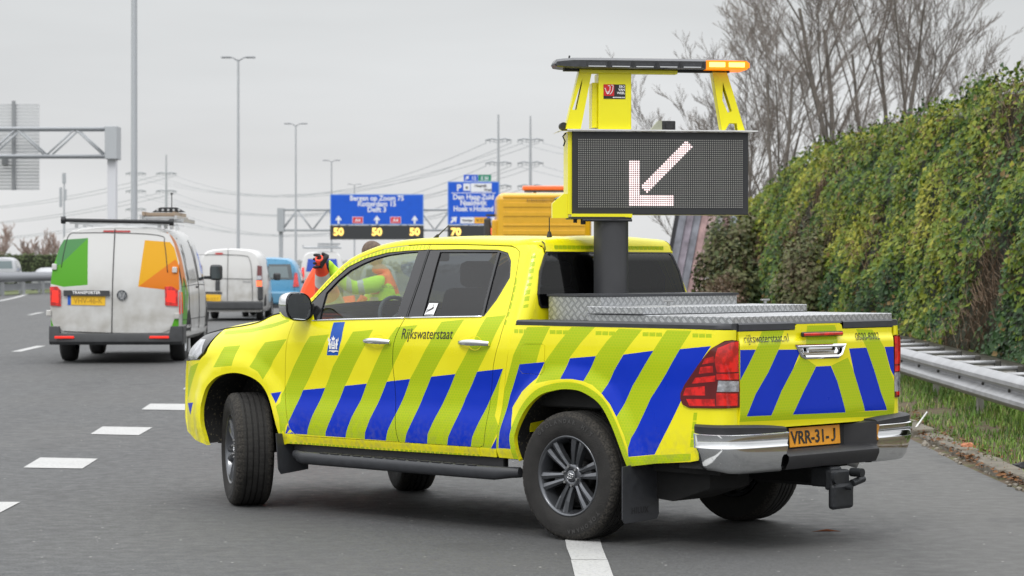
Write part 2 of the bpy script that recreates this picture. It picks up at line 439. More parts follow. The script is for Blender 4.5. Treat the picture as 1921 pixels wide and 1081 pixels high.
def glass(name, col, alpha, rough=.02):
    m = bpy.data.materials.new(name); m.use_nodes = True; t = m.node_tree; t.nodes.clear()
    o = t.nodes.new('ShaderNodeOutputMaterial'); tr = t.nodes.new('ShaderNodeBsdfTransparent'); tr.inputs[0].default_value = (*alpha, 1)
    gl = t.nodes.new('ShaderNodeBsdfGlossy'); gl.inputs['Roughness'].default_value = rough; gl.inputs['Color'].default_value = (*col, 1)
    f = t.nodes.new('ShaderNodeFresnel'); f.inputs[0].default_value = 1.5; mx = t.nodes.new('ShaderNodeMixShader')
    t.links.new(f.outputs[0], mx.inputs[0]); t.links.new(tr.outputs[0], mx.inputs[1]); t.links.new(gl.outputs[0], mx.inputs[2]); t.links.new(mx.outputs[0], o.inputs[0])
    return m
GLS = glass('window_glass', (1, 1, 1), (.60, .66, .66))
GLSD = glass('tinted_glass', (1, 1, 1), (.16, .17, .19), .06)
GLSR = glass('rear_window_glass', (.9, .9, .9), (.30, .32, .34))
# chequer plate: raised lozenges in alternating directions on bare aluminium
CHK = mat('aluminium_chequer_plate', (.55, .56, .57), rough=.36, metal=.9, var=.10, vscale=9)
g = NG(CHK); x = g.xyz()
a = g.m('ADD', x[0], x[1]); bq = g.m('ADD', x[2], g.m('SUBTRACT', x[0], x[1]))
def lz(ax, ay, phase):
    pu = g.m('ADD', g.m('MULTIPLY', ax, 1 / .056), phase); pv = g.m('ADD', g.m('MULTIPLY', ay, 1 / .056), phase)
    fu = g.m('SUBTRACT', g.m('FRACT', pu), .5); fv = g.m('SUBTRACT', g.m('FRACT', pv), .5)
    return fu, fv
def ridges(fu, fv, s):
    r = g.m('ADD', fu, g.m('MULTIPLY', fv, s)); q = g.m('SUBTRACT', fu, g.m('MULTIPLY', fv, s))
    bar = g.m('ABSOLUTE', g.m('SUBTRACT', g.m('FRACT', g.m('MULTIPLY', q, 6.)), .5))
    inn = g.m('LESS_THAN', g.m('MAXIMUM', g.m('ABSOLUTE', g.m('MULTIPLY', r, .8)), g.m('ABSOLUTE', g.m('MULTIPLY', q, 1.2))), .36)
    return g.m('MULTIPLY', g.m('GREATER_THAN', bar, .26), inn)
VERT = g.m('ADD', x[2], g.m('MULTIPLY', g.m('SUBTRACT', x[0], x[1]), .0))
fu, fv = lz(a, VERT, 0.); h1 = ridges(fu, fv, 1.)
fu, fv = lz(a, VERT, .5); h2 = ridges(fu, fv, -1.)
fu, fv = lz(x[0], x[1], 0.); h3 = ridges(fu, fv, 1.)
fu, fv = lz(x[0], x[1], .5); h4 = ridges(fu, fv, -1.)
geo = g.t.nodes.new('ShaderNodeTexCoord'); sx = g.t.nodes.new('ShaderNodeSeparateXYZ'); g.t.links.new(geo.outputs['Normal'], sx.inputs[0])
up = g.m('GREATER_THAN', g.m('ABSOLUTE', sx.outputs[2]), .7)
hh = g.m('ADD', g.m('MULTIPLY', g.m('MAXIMUM', h1, h2), g.m('SUBTRACT', 1., up)), g.m('MULTIPLY', g.m('MAXIMUM', h3, h4), up))
g.to(g.mix(hh, (.40, .41, .42), (.85, .86, .87)), 'Base Color'); g.bump(hh, .7, .006)
AMBER_ON = mat('amber_lamp_lit', (.8, .16, .0), rough=.2, emit=(1., .24, .0), estr=.95)
AMBER_HOT = mat('amber_led_lit', (1., .5, .1), rough=.2, emit=(1., .62, .12), estr=3.)
SMOKE = mat('smoked_clear_lens', (.035, .037, .042), rough=.25, coat=.25, var=.3, vscale=30)
REFL = mat('lamp_reflector', (.75, .76, .78), rough=.2, metal=1.)
CASE = mat('matt_black_casing', (.016, .017, .019), rough=.6, var=.1, vscale=30)
# lamp matrix: 78 by 32 diodes, the lit ones form the arrow; the pattern is the screen's own picture
LED = mat('led_matrix', (.02, .02, .02), rough=.5)
g = NG(LED); x = g.xyz(); PIT = .01345
cx_ = g.m('MULTIPLY', x[1], -1 / PIT); cz_ = g.m('MULTIPLY', x[2], 1 / PIT)          # local: y left, z up, origin at the screen's middle
iu = g.m('FLOOR', cx_); iv = g.m('FLOOR', cz_)
du = g.m('SUBTRACT', g.m('FRACT', cx_), .5); dv = g.m('SUBTRACT', g.m('FRACT', cz_), .5)
rr = g.m('SQRT', g.m('ADD', g.m('MULTIPLY', du, du), g.m('MULTIPLY', dv, dv)))
dot = g.m('LESS_THAN', rr, .30); dotl = g.m('LESS_THAN', rr, .40)
def rect(a0, a1, b0, b1):
    return g.m('MULTIPLY', g.m('MULTIPLY', g.m('GREATER_THAN', iu, a0 - .5), g.m('LESS_THAN', iu, a1 + .5)), g.m('MULTIPLY', g.m('GREATER_THAN', iv, b0 - .5), g.m('LESS_THAN', iv, b1 + .5)))
d1 = g.m('SUBTRACT', iu, iv); d2 = g.m('ADD', iu, iv)
diag = g.m('MULTIPLY', g.m('LESS_THAN', g.m('ABSOLUTE', g.m('SUBTRACT', d1, -.5)), 3.1), g.m('MULTIPLY', g.m('GREATER_THAN', d2, -16.5), g.m('LESS_THAN', d2, 26.5)))
lit = g.m('MAXIMUM', g.m('MAXIMUM', rect(-15, -11, -15, 5), rect(-15, 5, -15, -11)), diag)
inb = g.m('MULTIPLY', g.m('LESS_THAN', g.m('ABSOLUTE', g.m('ADD', iu, .5)), 39), g.m('LESS_THAN', g.m('ABSOLUTE', g.m('ADD', iv, .5)), 16))
g.to(g.mix(g.m('MULTIPLY', dot, inb), (.012, .012, .013), (.23, .23, .215)), 'Base Color')
g.b.inputs['Emission Color'].default_value = (1, .78, .78, 1)
g.to(g.m('ADD', g.m('MULTIPLY', g.m('MULTIPLY', dotl, lit), 1.5), g.m('MULTIPLY', lit, .12)), 'Emission Strength')

# measured outlines of the pickup's panels and livery, metres (along, up)
BAKED = '''{"door_front_edge":[[2.5013,1.279],[2.5442,1.1686],[2.57,1.0614],[2.5892,0.9182],[2.5932,0.7933],[2.563,0.6704],[2.5368,0.5899],[2.5179,0.5481],[2.4841,0.5175],[2.4333,0.5039]],"door_bottom":[[2.4333,0.5039],[1.9753,0.5084],[1.4784,0.5115]],"door_split_low":[[1.4421,1.3044],[1.482,1.2295],[1.5111,1.1545],[1.525,1.0862],[1.5337,0.9838],[1.5214,0.8138],[1.5034,0.6046],[1.4784,0.5115]],"door_split_up":[[1.4434,1.3077],[1.4206,1.538],[1.4141,1.7666]],"rdoor_bottom":[[1.4784,0.5115],[1.0834,0.5133],[0.757,0.5143],[0.7306,0.5245],[0.7128,0.5495],[0.6701,0.8286],[0.6331,1.026],[0.5784,1.1737],[0.5534,1.3362],[0.5669,1.515],[0.5986,1.6953],[0.6199,1.7284],[0.6501,1.7451],[0.7003,1.7553]],"frame_top":[[2.3991,1.3966],[2.3487,1.4675],[2.2638,1.5596],[2.1554,1.6444],[2.0093,1.7003],[1.8411,1.7415],[1.6278,1.7646],[1.417,1.7701],[1.0667,1.766],[0.7003,1.7553]],"roof_outer":[[2.4287,1.4458],[2.2345,1.5992],[2.0791,1.6903],[1.8574,1.7702]],"sill_bot":[[2.6029,0.4486],[2.5396,0.4467],[1.7376,0.4505],[0.6229,0.4592]],"cab_gap":[[0.6226,0.4606],[0.5926,0.6457],[0.5728,0.7664],[0.5267,1.0123],[0.4819,1.1756],[0.4691,1.2919]],"fglass":[[2.2587,1.2842],[2.2721,1.3698],[2.2828,1.4574],[2.2058,1.5436],[2.1174,1.6056],[2.0175,1.6477],[1.9101,1.6825],[1.7937,1.7054],[1.6547,1.7197],[1.5126,1.7277],[1.5153,1.5616],[1.5357,1.3041]],"ftrim":[[2.3033,1.2766],[2.3951,1.3896],[2.3403,1.4535],[2.2542,1.542],[2.1467,1.6267],[2.0002,1.6827],[1.8013,1.7204],[1.6109,1.7333],[1.4332,1.7376],[1.428,1.555],[1.4474,1.3053]],"rtrim":[[1.4288,1.3079],[1.4108,1.5381],[1.4085,1.7375],[1.1481,1.7395],[0.795,1.7342],[0.7044,1.7155],[0.654,1.6625],[0.6215,1.5606],[0.6782,1.4227],[0.7485,1.3206]],"rglass":[[1.2936,1.3115],[1.2998,1.5182],[1.3105,1.7233],[0.798,1.7209],[0.7781,1.3254]],"qglass":[[0.7789,1.7192],[0.7167,1.7023],[0.6641,1.6493],[0.6363,1.5638],[0.6913,1.4324],[0.7597,1.3257]],"beltrail":[[2.2961,1.2715],[1.4427,1.3023],[0.7761,1.3202]],"cabwin_edge":[[0.3639,1.3754],[0.3917,1.434],[0.416,1.5641],[0.4247,1.6622],[0.412,1.7115]],"hoodcut":[[3.5382,1.17],[3.3914,1.1974],[3.1668,1.2234],[3.016,1.2489],[2.869,1.2974]],"headlight":[[3.4134,1.1824],[3.5293,1.1689],[3.6356,1.1518],[3.8906,1.0544],[3.705,1.0023],[3.6399,0.9785],[3.5135,0.9828],[3.4151,1.0591]],"fender_front":[[3.6652,0.957],[3.7763,0.8792],[3.8007,0.7277],[3.955,0.5729],[3.7699,0.4924],[3.4589,0.4128]],"bed_bot":[[-0.4853,0.4676],[-0.671,0.4941],[-0.9346,0.518],[-1.2535,0.5763]],"bed_rail":[[0.4537,1.273],[-0.1346,1.2765],[-0.7527,1.276],[-1.246,1.2692]],"bed_corner":[[-1.2505,1.2676],[-1.2625,1.0268],[-1.2673,0.7348]],"tail":[[-1.2694,1.2103],[-1.2139,1.2141],[-1.1663,1.2093],[-1.0957,1.169],[-1.0019,1.0732],[-0.8995,0.9625],[-0.8653,0.9074],[-0.8635,0.8737],[-0.8811,0.8407],[-0.9248,0.8249],[-1.2467,0.8318]],"fuel":[[0.3925,1.1475],[0.3661,1.161],[0.2116,1.1644],[0.1888,1.1521],[0.1992,1.005],[0.2236,0.9804],[0.3885,0.9808],[0.4116,0.9987]],"tailgate":[[0.7459,1.2644],[0.7518,0.7353],[-0.7526,0.7015],[-0.7434,1.2531]],"liv_cab":[["g",[[2.325,1.1686],[2.1363,1.1853],[2.1986,1.0837],[2.2895,0.9716],[2.4128,0.8108],[2.4763,0.701],[2.5471,0.5744],[2.6016,0.5109],[2.6201,0.696],[2.6195,0.7753],[2.5663,0.866],[2.4967,0.9659],[2.4122,1.0655]]],["b",[[2.4128,0.8108],[2.1945,0.8324],[2.2442,0.7449],[2.3085,0.6376],[2.3484,0.5568],[2.3598,0.5182],[2.5283,0.5176],[2.5342,0.5971],[2.4763,0.701]]],["g",[[1.9074,1.2068],[1.7207,1.2229],[1.7907,1.1146],[1.8981,0.9869],[2.0022,0.8519],[2.0663,0.7343],[2.1242,0.628],[2.1715,0.5473],[2.1793,0.5171],[2.3601,0.5164],[2.3484,0.5568],[2.3085,0.6376],[2.2442,0.7449],[2.1945,0.8324],[2.1054,0.9768],[1.9892,1.1016]]],["b",[[2.0022,0.8519],[1.791,0.8736],[1.8454,0.7684],[1.9192,0.654],[1.9696,0.5567],[1.9834,0.5169],[2.1793,0.5171],[2.1715,0.5473],[2.1242,0.628],[2.0663,0.7343]]],["g",[[1.5015,1.2436],[1.3161,1.2593],[1.4125,1.1483],[1.5188,1.0102],[1.6016,0.8926],[1.6691,0.775],[1.747,0.6441],[1.7911,0.5564],[1.7995,0.5171],[1.9834,0.5169],[1.9696,0.5567],[1.9192,0.654],[1.8454,0.7684],[1.791,0.8736],[1.708,0.9879],[1.6087,1.1187]]],["b",[[1.6016,0.8926],[1.3837,0.9165],[1.434,0.8176],[1.5088,0.6881],[1.5763,0.5835],[1.6014,0.5157],[1.7998,0.5154],[1.7911,0.5564],[1.747,0.6441],[1.6691,0.775]]],["g",[[1.1077,1.2834],[0.9135,1.3003],[1.0153,1.1401],[1.1173,1.0211],[1.1892,0.9369],[1.2637,0.8153],[1.346,0.6613],[1.4046,0.566],[1.4226,0.5142],[1.6014,0.5157],[1.5763,0.5835],[1.5088,0.6881],[1.434,0.8176],[1.3837,0.9165],[1.3119,0.9989],[1.1941,1.1445]]],["b",[[1.1892,0.9369],[0.9719,0.9603],[1.0366,0.8567],[1.1443,0.6865],[1.2101,0.5752],[1.2212,0.5141],[1.4226,0.5142],[1.4046,0.566],[1.346,0.6613],[1.2637,0.8153]]],["g",[[0.7282,1.316],[0.5632,1.332],[0.6553,1.1398],[0.7775,0.9809],[0.8839,0.8208],[0.9643,0.6694],[1.0259,0.5673],[1.0414,0.5123],[1.2212,0.5141],[1.2101,0.5752],[1.1443,0.6865],[1.0366,0.8567],[0.9719,0.9603],[0.89,1.0562],[0.7964,1.1776]]],["b",[[0.7775,0.9809],[0.5534,1.0054],[0.6759,0.812],[0.7559,0.6783],[0.8147,0.5774],[0.8323,0.5146],[1.0414,0.5123],[1.0259,0.5673],[0.9643,0.6694],[0.8839,0.8208]]],["g",[[0.5534,1.0054],[0.5929,0.9129],[0.6296,0.7162],[0.5808,0.6373],[0.6382,0.5532],[0.6595,0.5152],[0.8323,0.5146],[0.8147,0.5774],[0.7559,0.6783],[0.6759,0.812]]],["b",[[0.5695,0.6378],[0.5909,0.6044],[0.6141,0.5707],[0.6599,0.5127],[0.597,0.5143],[0.5799,0.5724]]],["ribbon",[[2.1102,1.2639],[2.0006,1.269],[2.0105,1.1617],[2.0496,1.0497],[2.1603,1.0479],[2.1269,1.1594]]],["g",[[3.2391,1.0808],[3.0678,1.0931],[3.095,1.0307],[3.1146,0.9532],[3.3229,0.9354],[3.2767,1.0092]]],["g",[[2.7998,1.1187],[2.5585,1.1463],[2.7017,0.9987],[2.7927,0.8686],[2.847,0.9227],[2.9301,0.951],[2.8652,1.0475]]],["b",[[2.7132,0.7793],[2.6248,0.7924],[2.6554,0.7122]]],["b",[[2.5376,0.5778],[2.5196,0.5177],[2.5576,0.5171]]],["g",[[3.3558,1.1822],[3.0602,1.2063],[2.7688,1.247],[2.5659,1.2838],[2.5669,1.2618],[2.7469,1.2197],[3.0221,1.1792],[3.3263,1.1576]]],["b",[[3.7618,0.6683],[3.6245,0.6804],[3.6749,0.5908]]],["g",[[2.6164,0.7236],[2.5838,0.6972],[2.5479,0.5884],[2.5641,0.5128],[2.5989,0.5875],[2.6519,0.6958]]],["g",[[3.6932,0.9267],[3.5317,0.9617],[3.6292,0.8567],[3.7452,0.7203],[3.7789,0.7043],[3.8513,0.7874]]]],"liv_bed":[["g",[[0.3503,1.2627],[0.1575,1.2678],[0.224,1.1513],[0.2641,1.0492],[0.4108,1.0358],[0.504,0.8467],[0.5789,0.6206],[0.5971,0.5167],[0.6498,0.514],[0.5689,0.8443],[0.4587,1.0903]]],["b",[[0.4108,1.0358],[0.193,1.0566],[0.2578,0.9573],[0.3965,0.8692],[0.4779,0.7732],[0.4556,0.6279],[0.47,0.5213],[0.5942,0.5188],[0.5789,0.6206],[0.504,0.8467]]],["g",[[-0.0161,1.2689],[-0.2036,1.272],[-0.098,1.1764],[-0.0124,1.0894],[0.0557,0.9589],[0.1521,0.9465],[0.2636,0.9261],[0.193,1.0566],[0.0988,1.154]]],["b",[[-0.0123,1.0839],[-0.2199,1.1018],[-0.1343,0.9522],[-0.0394,0.9619],[0.0557,0.9589]]],["g",[[-0.3913,1.2663],[-0.5728,1.2641],[-0.5043,1.1939],[-0.435,1.1214],[-0.3598,1.0213],[-0.2742,0.8851],[-0.2019,0.9308],[-0.13,0.952],[-0.2199,1.1018],[-0.303,1.1897]]],["b",[[-0.435,1.1161],[-0.6642,1.1445],[-0.4971,0.9364],[-0.3917,0.7523],[-0.3397,0.8249],[-0.2742,0.8851],[-0.3598,1.0213]]],["g",[[-0.7579,1.2638],[-0.9418,1.2636],[-0.8633,1.1579],[-0.7566,1.0153],[-0.6371,0.8707],[-0.5002,0.6353],[-0.4831,0.5739],[-0.4513,0.6519],[-0.3917,0.7523],[-0.4971,0.9364],[-0.6642,1.1445]]],["b",[[-0.8633,1.1579],[-1.0906,1.1803],[-1.0093,1.0835],[-0.889,0.906],[-0.7772,0.7185],[-0.6669,0.5465],[-0.4856,0.5246],[-0.4831,0.5739],[-0.5002,0.6353],[-0.6371,0.8707],[-0.7566,1.0153]]],["g",[[0.4657,1.2476],[0.4322,1.2482],[0.4268,1.2243],[0.4604,1.2236]]],["g",[[0.4252,1.2476],[0.3885,1.2483],[0.3838,1.2245],[0.4199,1.2237]]],["g",[[0.381,1.2478],[0.3436,1.2485],[0.3403,1.2247],[0.3766,1.2239]]],["g",[[0.1577,1.2481],[0.1107,1.2489],[0.1084,1.2253],[0.1553,1.2244]]],["g",[[0.1044,1.2481],[0.0577,1.2489],[0.0554,1.2253],[0.1021,1.2245]]],["g",[[0.0514,1.2481],[0.0049,1.2489],[0.0026,1.2254],[0.0491,1.2245]]],["g",[[-0.2113,1.2481],[-0.2582,1.2489],[-0.2604,1.2257],[-0.2135,1.2248]]],["g",[[-0.2643,1.2481],[-0.311,1.2489],[-0.3132,1.2258],[-0.2665,1.2249]]],["g",[[-0.3171,1.2481],[-0.3635,1.2489],[-0.3657,1.2258],[-0.3193,1.2249]]],["g",[[-0.5769,1.2481],[-0.6222,1.2489],[-0.6243,1.2261],[-0.579,1.2252]]],["g",[[-0.6281,1.2481],[-0.6732,1.2489],[-0.6753,1.2262],[-0.6302,1.2253]]],["g",[[-0.679,1.2481],[-0.7239,1.2489],[-0.7259,1.2262],[-0.6811,1.2253]]],["g",[[-0.9501,1.2481],[-0.993,1.2489],[-0.995,1.2265],[-0.9521,1.2257]]],["g",[[-0.9987,1.2481],[-1.0414,1.2489],[-1.0434,1.2266],[-1.0007,1.2257]]],["g",[[-1.0471,1.2481],[-1.0889,1.2489],[-1.0907,1.2266],[-1.049,1.2258]]],["g",[[-0.9568,0.7992],[-0.9837,0.8003],[-0.9779,0.7551],[-0.9509,0.754]]],["g",[[-0.9506,0.7487],[-0.9775,0.7499],[-0.9719,0.7047],[-0.9449,0.7035]]],["g",[[-0.9446,0.6983],[-0.9715,0.6995],[-0.9655,0.6542],[-0.9386,0.6529]]],["g",[[-0.9381,0.6477],[-0.9651,0.649],[-0.9579,0.6036],[-0.9309,0.6022]]],["g",[[-0.4924,0.5214],[-0.6621,0.5428],[-0.9363,0.566],[-0.9353,0.526],[-0.7282,0.5005],[-0.498,0.4717]]]],"liv_tail":[["b",[[0.759,1.1575],[0.6071,1.1553],[0.673,1.0724],[0.7613,0.9682]]],["g",[[0.5338,1.2627],[0.3331,1.2618],[0.3844,1.18],[0.4834,1.0334],[0.6123,0.9028],[0.6917,0.7798],[0.7684,0.7818],[0.7613,0.9682],[0.673,1.0724],[0.5986,1.1645]]],["b",[[0.4022,1.1505],[0.1931,1.1469],[0.2656,1.0406],[0.3769,0.9146],[0.4715,0.7758],[0.6917,0.7798],[0.6123,0.9028],[0.4942,1.0269]]],["g",[[0.1935,1.1139],[0.0521,1.0481],[0.0869,1.0008],[0.1785,0.8938],[0.2727,0.7714],[0.4713,0.7744],[0.3769,0.9146],[0.2656,1.0406]]],["b",[[0.0522,1.044],[-0.0932,1.0439],[-0.1552,0.9514],[-0.201,0.8518],[-0.2409,0.7618],[0.2729,0.7728],[0.1785,0.8938],[0.0869,1.0008]]],["g",[[-0.0979,1.0452],[-0.2639,1.0882],[-0.3227,1.0021],[-0.3935,0.8586],[-0.439,0.7632],[-0.2409,0.7618],[-0.201,0.8518],[-0.1552,0.9514]]],["b",[[-0.2766,1.1412],[-0.4539,1.1427],[-0.5312,1.0099],[-0.6042,0.8648],[-0.6724,0.7589],[-0.439,0.7632],[-0.3935,0.8586],[-0.3227,1.0021]]],["g",[[-0.3649,1.2547],[-0.5345,1.2487],[-0.6461,1.1352],[-0.7076,0.9902],[-0.7452,0.9314],[-0.7551,0.722],[-0.6724,0.7589],[-0.6042,0.8648],[-0.5312,1.0099],[-0.4539,1.1427]]],["b",[[-0.6462,1.1424],[-0.7664,1.1424],[-0.7643,1.0028],[-0.7456,0.9602],[-0.7078,1.0045]]],["g",[[0.1171,1.2841],[-0.1526,1.2823],[-0.1687,1.2512],[-0.1581,1.1608],[0.1526,1.161],[0.1314,1.2223]]],["g",[[0.7684,0.7818],[-0.7478,0.7542],[-0.7551,0.722],[0.7632,0.752]]]],"text_door":[[1.4523,1.1692],[0.9674,1.1789],[1.4573,1.2063]],"text_rear":[[0.7041,1.1945],[0.2337,1.1966],[-0.3485,1.1873],[-0.6387,1.1907]],"handles":[[1.7896,1.1453],[1.5395,1.1505],[0.9189,1.1634],[0.6549,1.1624]]}'''

# ------------------------------------------------------------------ the roadworks pickup
D = json.loads(BAKED)
T = empty('pickup_truck', (.948, 15.173, 0), R(136.07), 'yellow double-cab pickup with blue and lime stripes, an arrow board raised above its bed', 'pickup truck')
V2 = lambda k: [tuple(p) for p in D[k]]
def liv(key, sel=None):
    idx = {'g': 1, 'b': 2, 'ribbon': 3}
    return [(idx[k], [tuple(q) for q in p]) for k, p in D[key] if sel is None or k in sel]
LM = [YEL, LIME, BLUE, RIB, GLOSSB, UNDER]
PILLAR = (4, [(1.475, 1.3035), (1.465, 1.52), (1.455, 1.7375), (1.385, 1.7395), (1.39, 1.55), (1.405, 1.3055)])
frame_top = V2('frame_top'); split_up = V2('door_split_up'); split_lo = V2('door_split_low')
df_edge = V2('door_front_edge'); dbot = V2('door_bottom'); rbot = V2('rdoor_bottom')
gap = smoothpoly(V2('cab_gap'), k=3)
ftrim = V2('ftrim'); rtrim = V2('rtrim')
FT = smoothpoly(frame_top[:8], k=3)        # hinge side of the roof down to the door split
RT = [p for p in smoothpoly(frame_top[7:], k=3)]
front_door = FT[:-1] + [frame_top[7]] + split_up[1:2] + smoothpoly(split_lo, k=3) + dbot[::-1][1:-1] + smoothpoly(df_edge, k=2)[::-1] + [(2.452, 1.300), (2.425, 1.345)]
rear_door = [frame_top[7]] + RT[1:] + smoothpoly(rbot[::-1][1:-3], k=2) + rbot[:3][::-1] + smoothpoly(split_lo, k=3)[::-1][1:] + [split_up[1]]
def edge_strip(poly, w):
    """polygon between a polyline and its offset"""
    out = []
    for i, p in enumerate(poly):
        a = poly[max(0, i - 1)]; b = poly[min(len(poly) - 1, i + 1)]; dx, dy = b[0] - a[0], b[1] - a[1]; L = math.hypot(dx, dy) or 1
        out.append((p[0] - dy / L * w, p[1] + dx / L * w))
    return list(poly) + out[::-1]
def dashes(poly, w, n, gapf=.12):
    pl = densify(poly, .01, False); L = len(pl); out = []
    for i in range(n):
        a = int(L * (i + gapf / 2) / n); b = int(L * (i + 1 - gapf / 2) / n)
        if b - a >= 2: out.append((1, edge_strip(pl[a:b:2] + [pl[b - 1]], w)))
    return out
rear_pillar = [(.6226, .4595)] + gap[1:] + [(.43, 1.30), (.355, 1.31)] + [(p[0] - .014, p[1]) for p in V2('cabwin_edge')[0:4]] + [(.427, 1.7115), (.45, 1.742), (.50, 1.764), (.58, 1.766)] + [(.70, 1.7600)] + smoothpoly(rbot[::-1][1:-3], k=2) + [rbot[2]] + [(.757, .4600)]
sill_poly = [(2.552, .4490), (1.7376, .4505), (.757, .4585), rbot[2], rbot[1], rbot[0], dbot[1], (2.4333, .5039), (2.4841, .5175), (2.5179, .5481), (2.56, .505)]
arch_f = smoothpoly(ARCH_F, k=6); arch_r = smoothpoly(ARCH_R, k=6)
hood_edge = [(3.64, 1.158), (3.5382, 1.172), (3.3914, 1.1974), (3.1668, 1.2234), (3.016, 1.2489), (2.90, 1.283), (2.80, 1.306), (2.62, 1.325), (2.47, 1.342)]
fender = [(3.455, .405), (3.60, .418), (3.77, .475), (3.83, .56), (3.845, .70), (3.835, .80), (3.80, .90), (3.76, .965), (3.64, .975), (3.52, .980), (3.44, 1.03), (3.405, 1.175)] + hood_edge[2:] \
    + [(2.452, 1.300)] + smoothpoly(df_edge, k=2) [:-1] + [(2.53, .505), (2.552, .449), (2.583, .440)] + arch_f[::-1][1:]
bed_side = [(.6050, .4595)] + gap[1:-1] + [(.462, 1.2735)] + V2('bed_rail')[1:3] + [(-1.246, 1.2692)] + V2('bed_corner')[1:] + [(-1.262, .60), (-1.15, .560)] + [(-.9346, .518), (-.671, .4941), (-.4853, .4676)] + arch_r[::-1][1:-1] + [(.412, .4600)]
tail_l = [(-1.262, 1.2103)] + V2('tail')[1:10] + [(-1.262, .8318)]
head_l = [(3.405, 1.178), (3.50, 1.168), (3.60, 1.150), (3.665, 1.135), (3.735, 1.05), (3.725, .990), (3.66, .978), (3.55, .985), (3.47, 1.03)]
arch_strip_r = (1, edge_strip(arch_r, -.042)); arch_strip_f = (1, edge_strip(arch_f, .040))
def side_panel(name, outline, P, holes=(), regions=(), mirror=False, ins=.0022, depth=.02, mats=LM, step=.032, parent=T, label=None, off=0., wall=None):
    mb = MB(); panel(mb, inset(outline, ins) if ins else outline, P, holes=holes, regions=regions, step=step, depth=depth, flip=True, mirror=mirror, off=off, wall_mi=wall)
    o = mb.build(name, mats, parent)
    if label: o['label'] = label
    return o
cabliv = liv('liv_cab'); frame_dash = dashes([(p[0], p[1] - .004) for p in FT], .026, 34)
rframe_dash = dashes([(p[0], p[1] - .010) for p in RT[:-6]], .026, 16)
pil_dash = dashes([(.475, 1.70), (.457, 1.60), (.437, 1.47), (.420, 1.37)], .030, 8) + dashes([(.60, 1.66), (.55, 1.52), (.535, 1.36), (.545, 1.26)], .028, 8)
sill_dash = dashes([(2.53, .462), (1.74, .4640), (.76, .470)], .030, 44, .1)
for mir in (False, True):
    sfx = mir
    ins_t = inset(rear_door, 0)
    o = side_panel('front_door', front_door, P_cab, holes=[ftrim], regions=frame_dash + cabliv + [PILLAR], mirror=mir, wall=5)
    o2 = side_panel('rear_door', rear_door, P_cab, holes=[rtrim], regions=rframe_dash + cabliv + [PILLAR], mirror=mir, wall=5)
    side_panel('rear_pillar', rear_pillar, P_cab, regions=cabliv + pil_dash, mirror=mir, ins=.001)
    side_panel('sill', sill_poly, P_cab, regions=sill_dash, mirror=mir, ins=.001, step=.02)
    side_panel('front_wing', fender, P_cab, regions=cabliv + [arch_strip_f], mirror=mir, ins=.001, depth=.03)
    fuel = V2('fuel')
    if not mir:
        side_panel('cargo_bed_side', bed_side, P_bed, holes=[tail_l, fuel], regions=liv('liv_bed') + [arch_strip_r], mirror=mir, ins=.001, depth=.03)
        side_panel('fuel_flap', fuel, P_bed, regions=liv('liv_bed'), ins=.002, off=.001)
    else:
        side_panel('cargo_bed_side', bed_side, P_bed, holes=[tail_l], regions=liv('liv_bed') + [arch_strip_r], mirror=mir, ins=.001, depth=.03)
    sg = -1 if mir else 1
    # window trim and glass
    fg = V2('fglass'); rg = V2('rglass'); qg = V2('qglass')
    mb = MB(); panel(mb, inset(ftrim, .003), P_cab, holes=[fg], step=.03, flip=True, mirror=mir, off=-.004, depth=.02)
    part('window_trim', mb, GLOSSB, o)
    mb = MB(); panel(mb, inset(fg, -.012), P_cab, step=.06, flip=True, mirror=mir, off=-.012, depth=0); part('window_glass', mb, GLS, o)
    mb = MB(); panel(mb, inset(rtrim, .003), P_cab, holes=[rg, qg], step=.03, flip=True, mirror=mir, off=-.004, depth=.02)
    part('window_trim', mb, GLOSSB, o2)
    mb = MB(); panel(mb, inset(rg, -.012), P_cab, step=.06, flip=True, mirror=mir, off=-.012, depth=0); part('window_glass', mb, GLSD, o2)
    mb = MB(); panel(mb, inset(qg, -.008), P_cab, step=.06, flip=True, mirror=mir, off=-.011, depth=0); part('quarter_glass', mb, GLSD, o2)
    for seg, dd in (([(2.32, 1.2735), (1.90, 1.288), (1.452, 1.3020)], o), ([(1.437, 1.3030), (1.1, 1.312), (.765, 1.3202)], o2)):
        mb = MB(); mb.tube([(lambda a: (a[0], (a[1] + .002) * sg, a[2]))(P_cab(*q)) for q in densify(seg, .06, False)], .0065, 6); part('belt_moulding', mb, CHROME, dd)
    # tail lamp and head lamp
    mb = MB(); tl = inset(tail_l, .003)
    red = [[(-1.1307, 1.1694), (-1.20, 1.200), (-1.262, 1.206), (-1.262, 1.0342), (-1.1262, 1.0336), (-1.1147, 1.1027)], [(-1.022, 1.0604), (-1.1056, 1.0706), (-1.1068, 1.0333), (-1.0075, 1.0224)],
           [(-1.0543, 1.108), (-1.1105, 1.1226), (-1.1118, 1.0894), (-1.0366, 1.0768)], [(-.9075, .9385), (-1.0467, .954), (-1.0496, .9006), (-.8863, .8947)], [(-.9801, .9988), (-1.1172, 1.0161), (-1.1155, .9827), (-.9519, .9642)],
           [(-.9108, .8754), (-1.1112, .8827), (-1.1141, .8428), (-.9335, .838)], [(-1.1196, .9161), (-1.2426, .912), (-1.2382, .8441), (-1.1197, .8456)], [(-1.1231, 1.0255), (-1.2573, 1.0264), (-1.2545, .9917), (-1.1216, .9935)]]
    wh = [(-1.1308, .9869), (-1.2537, .981), (-1.2512, .9223), (-1.1223, .9241)] if not mir else [(-1.10, .985), (-1.262, .985), (-1.262, .868), (-1.10, .868)]
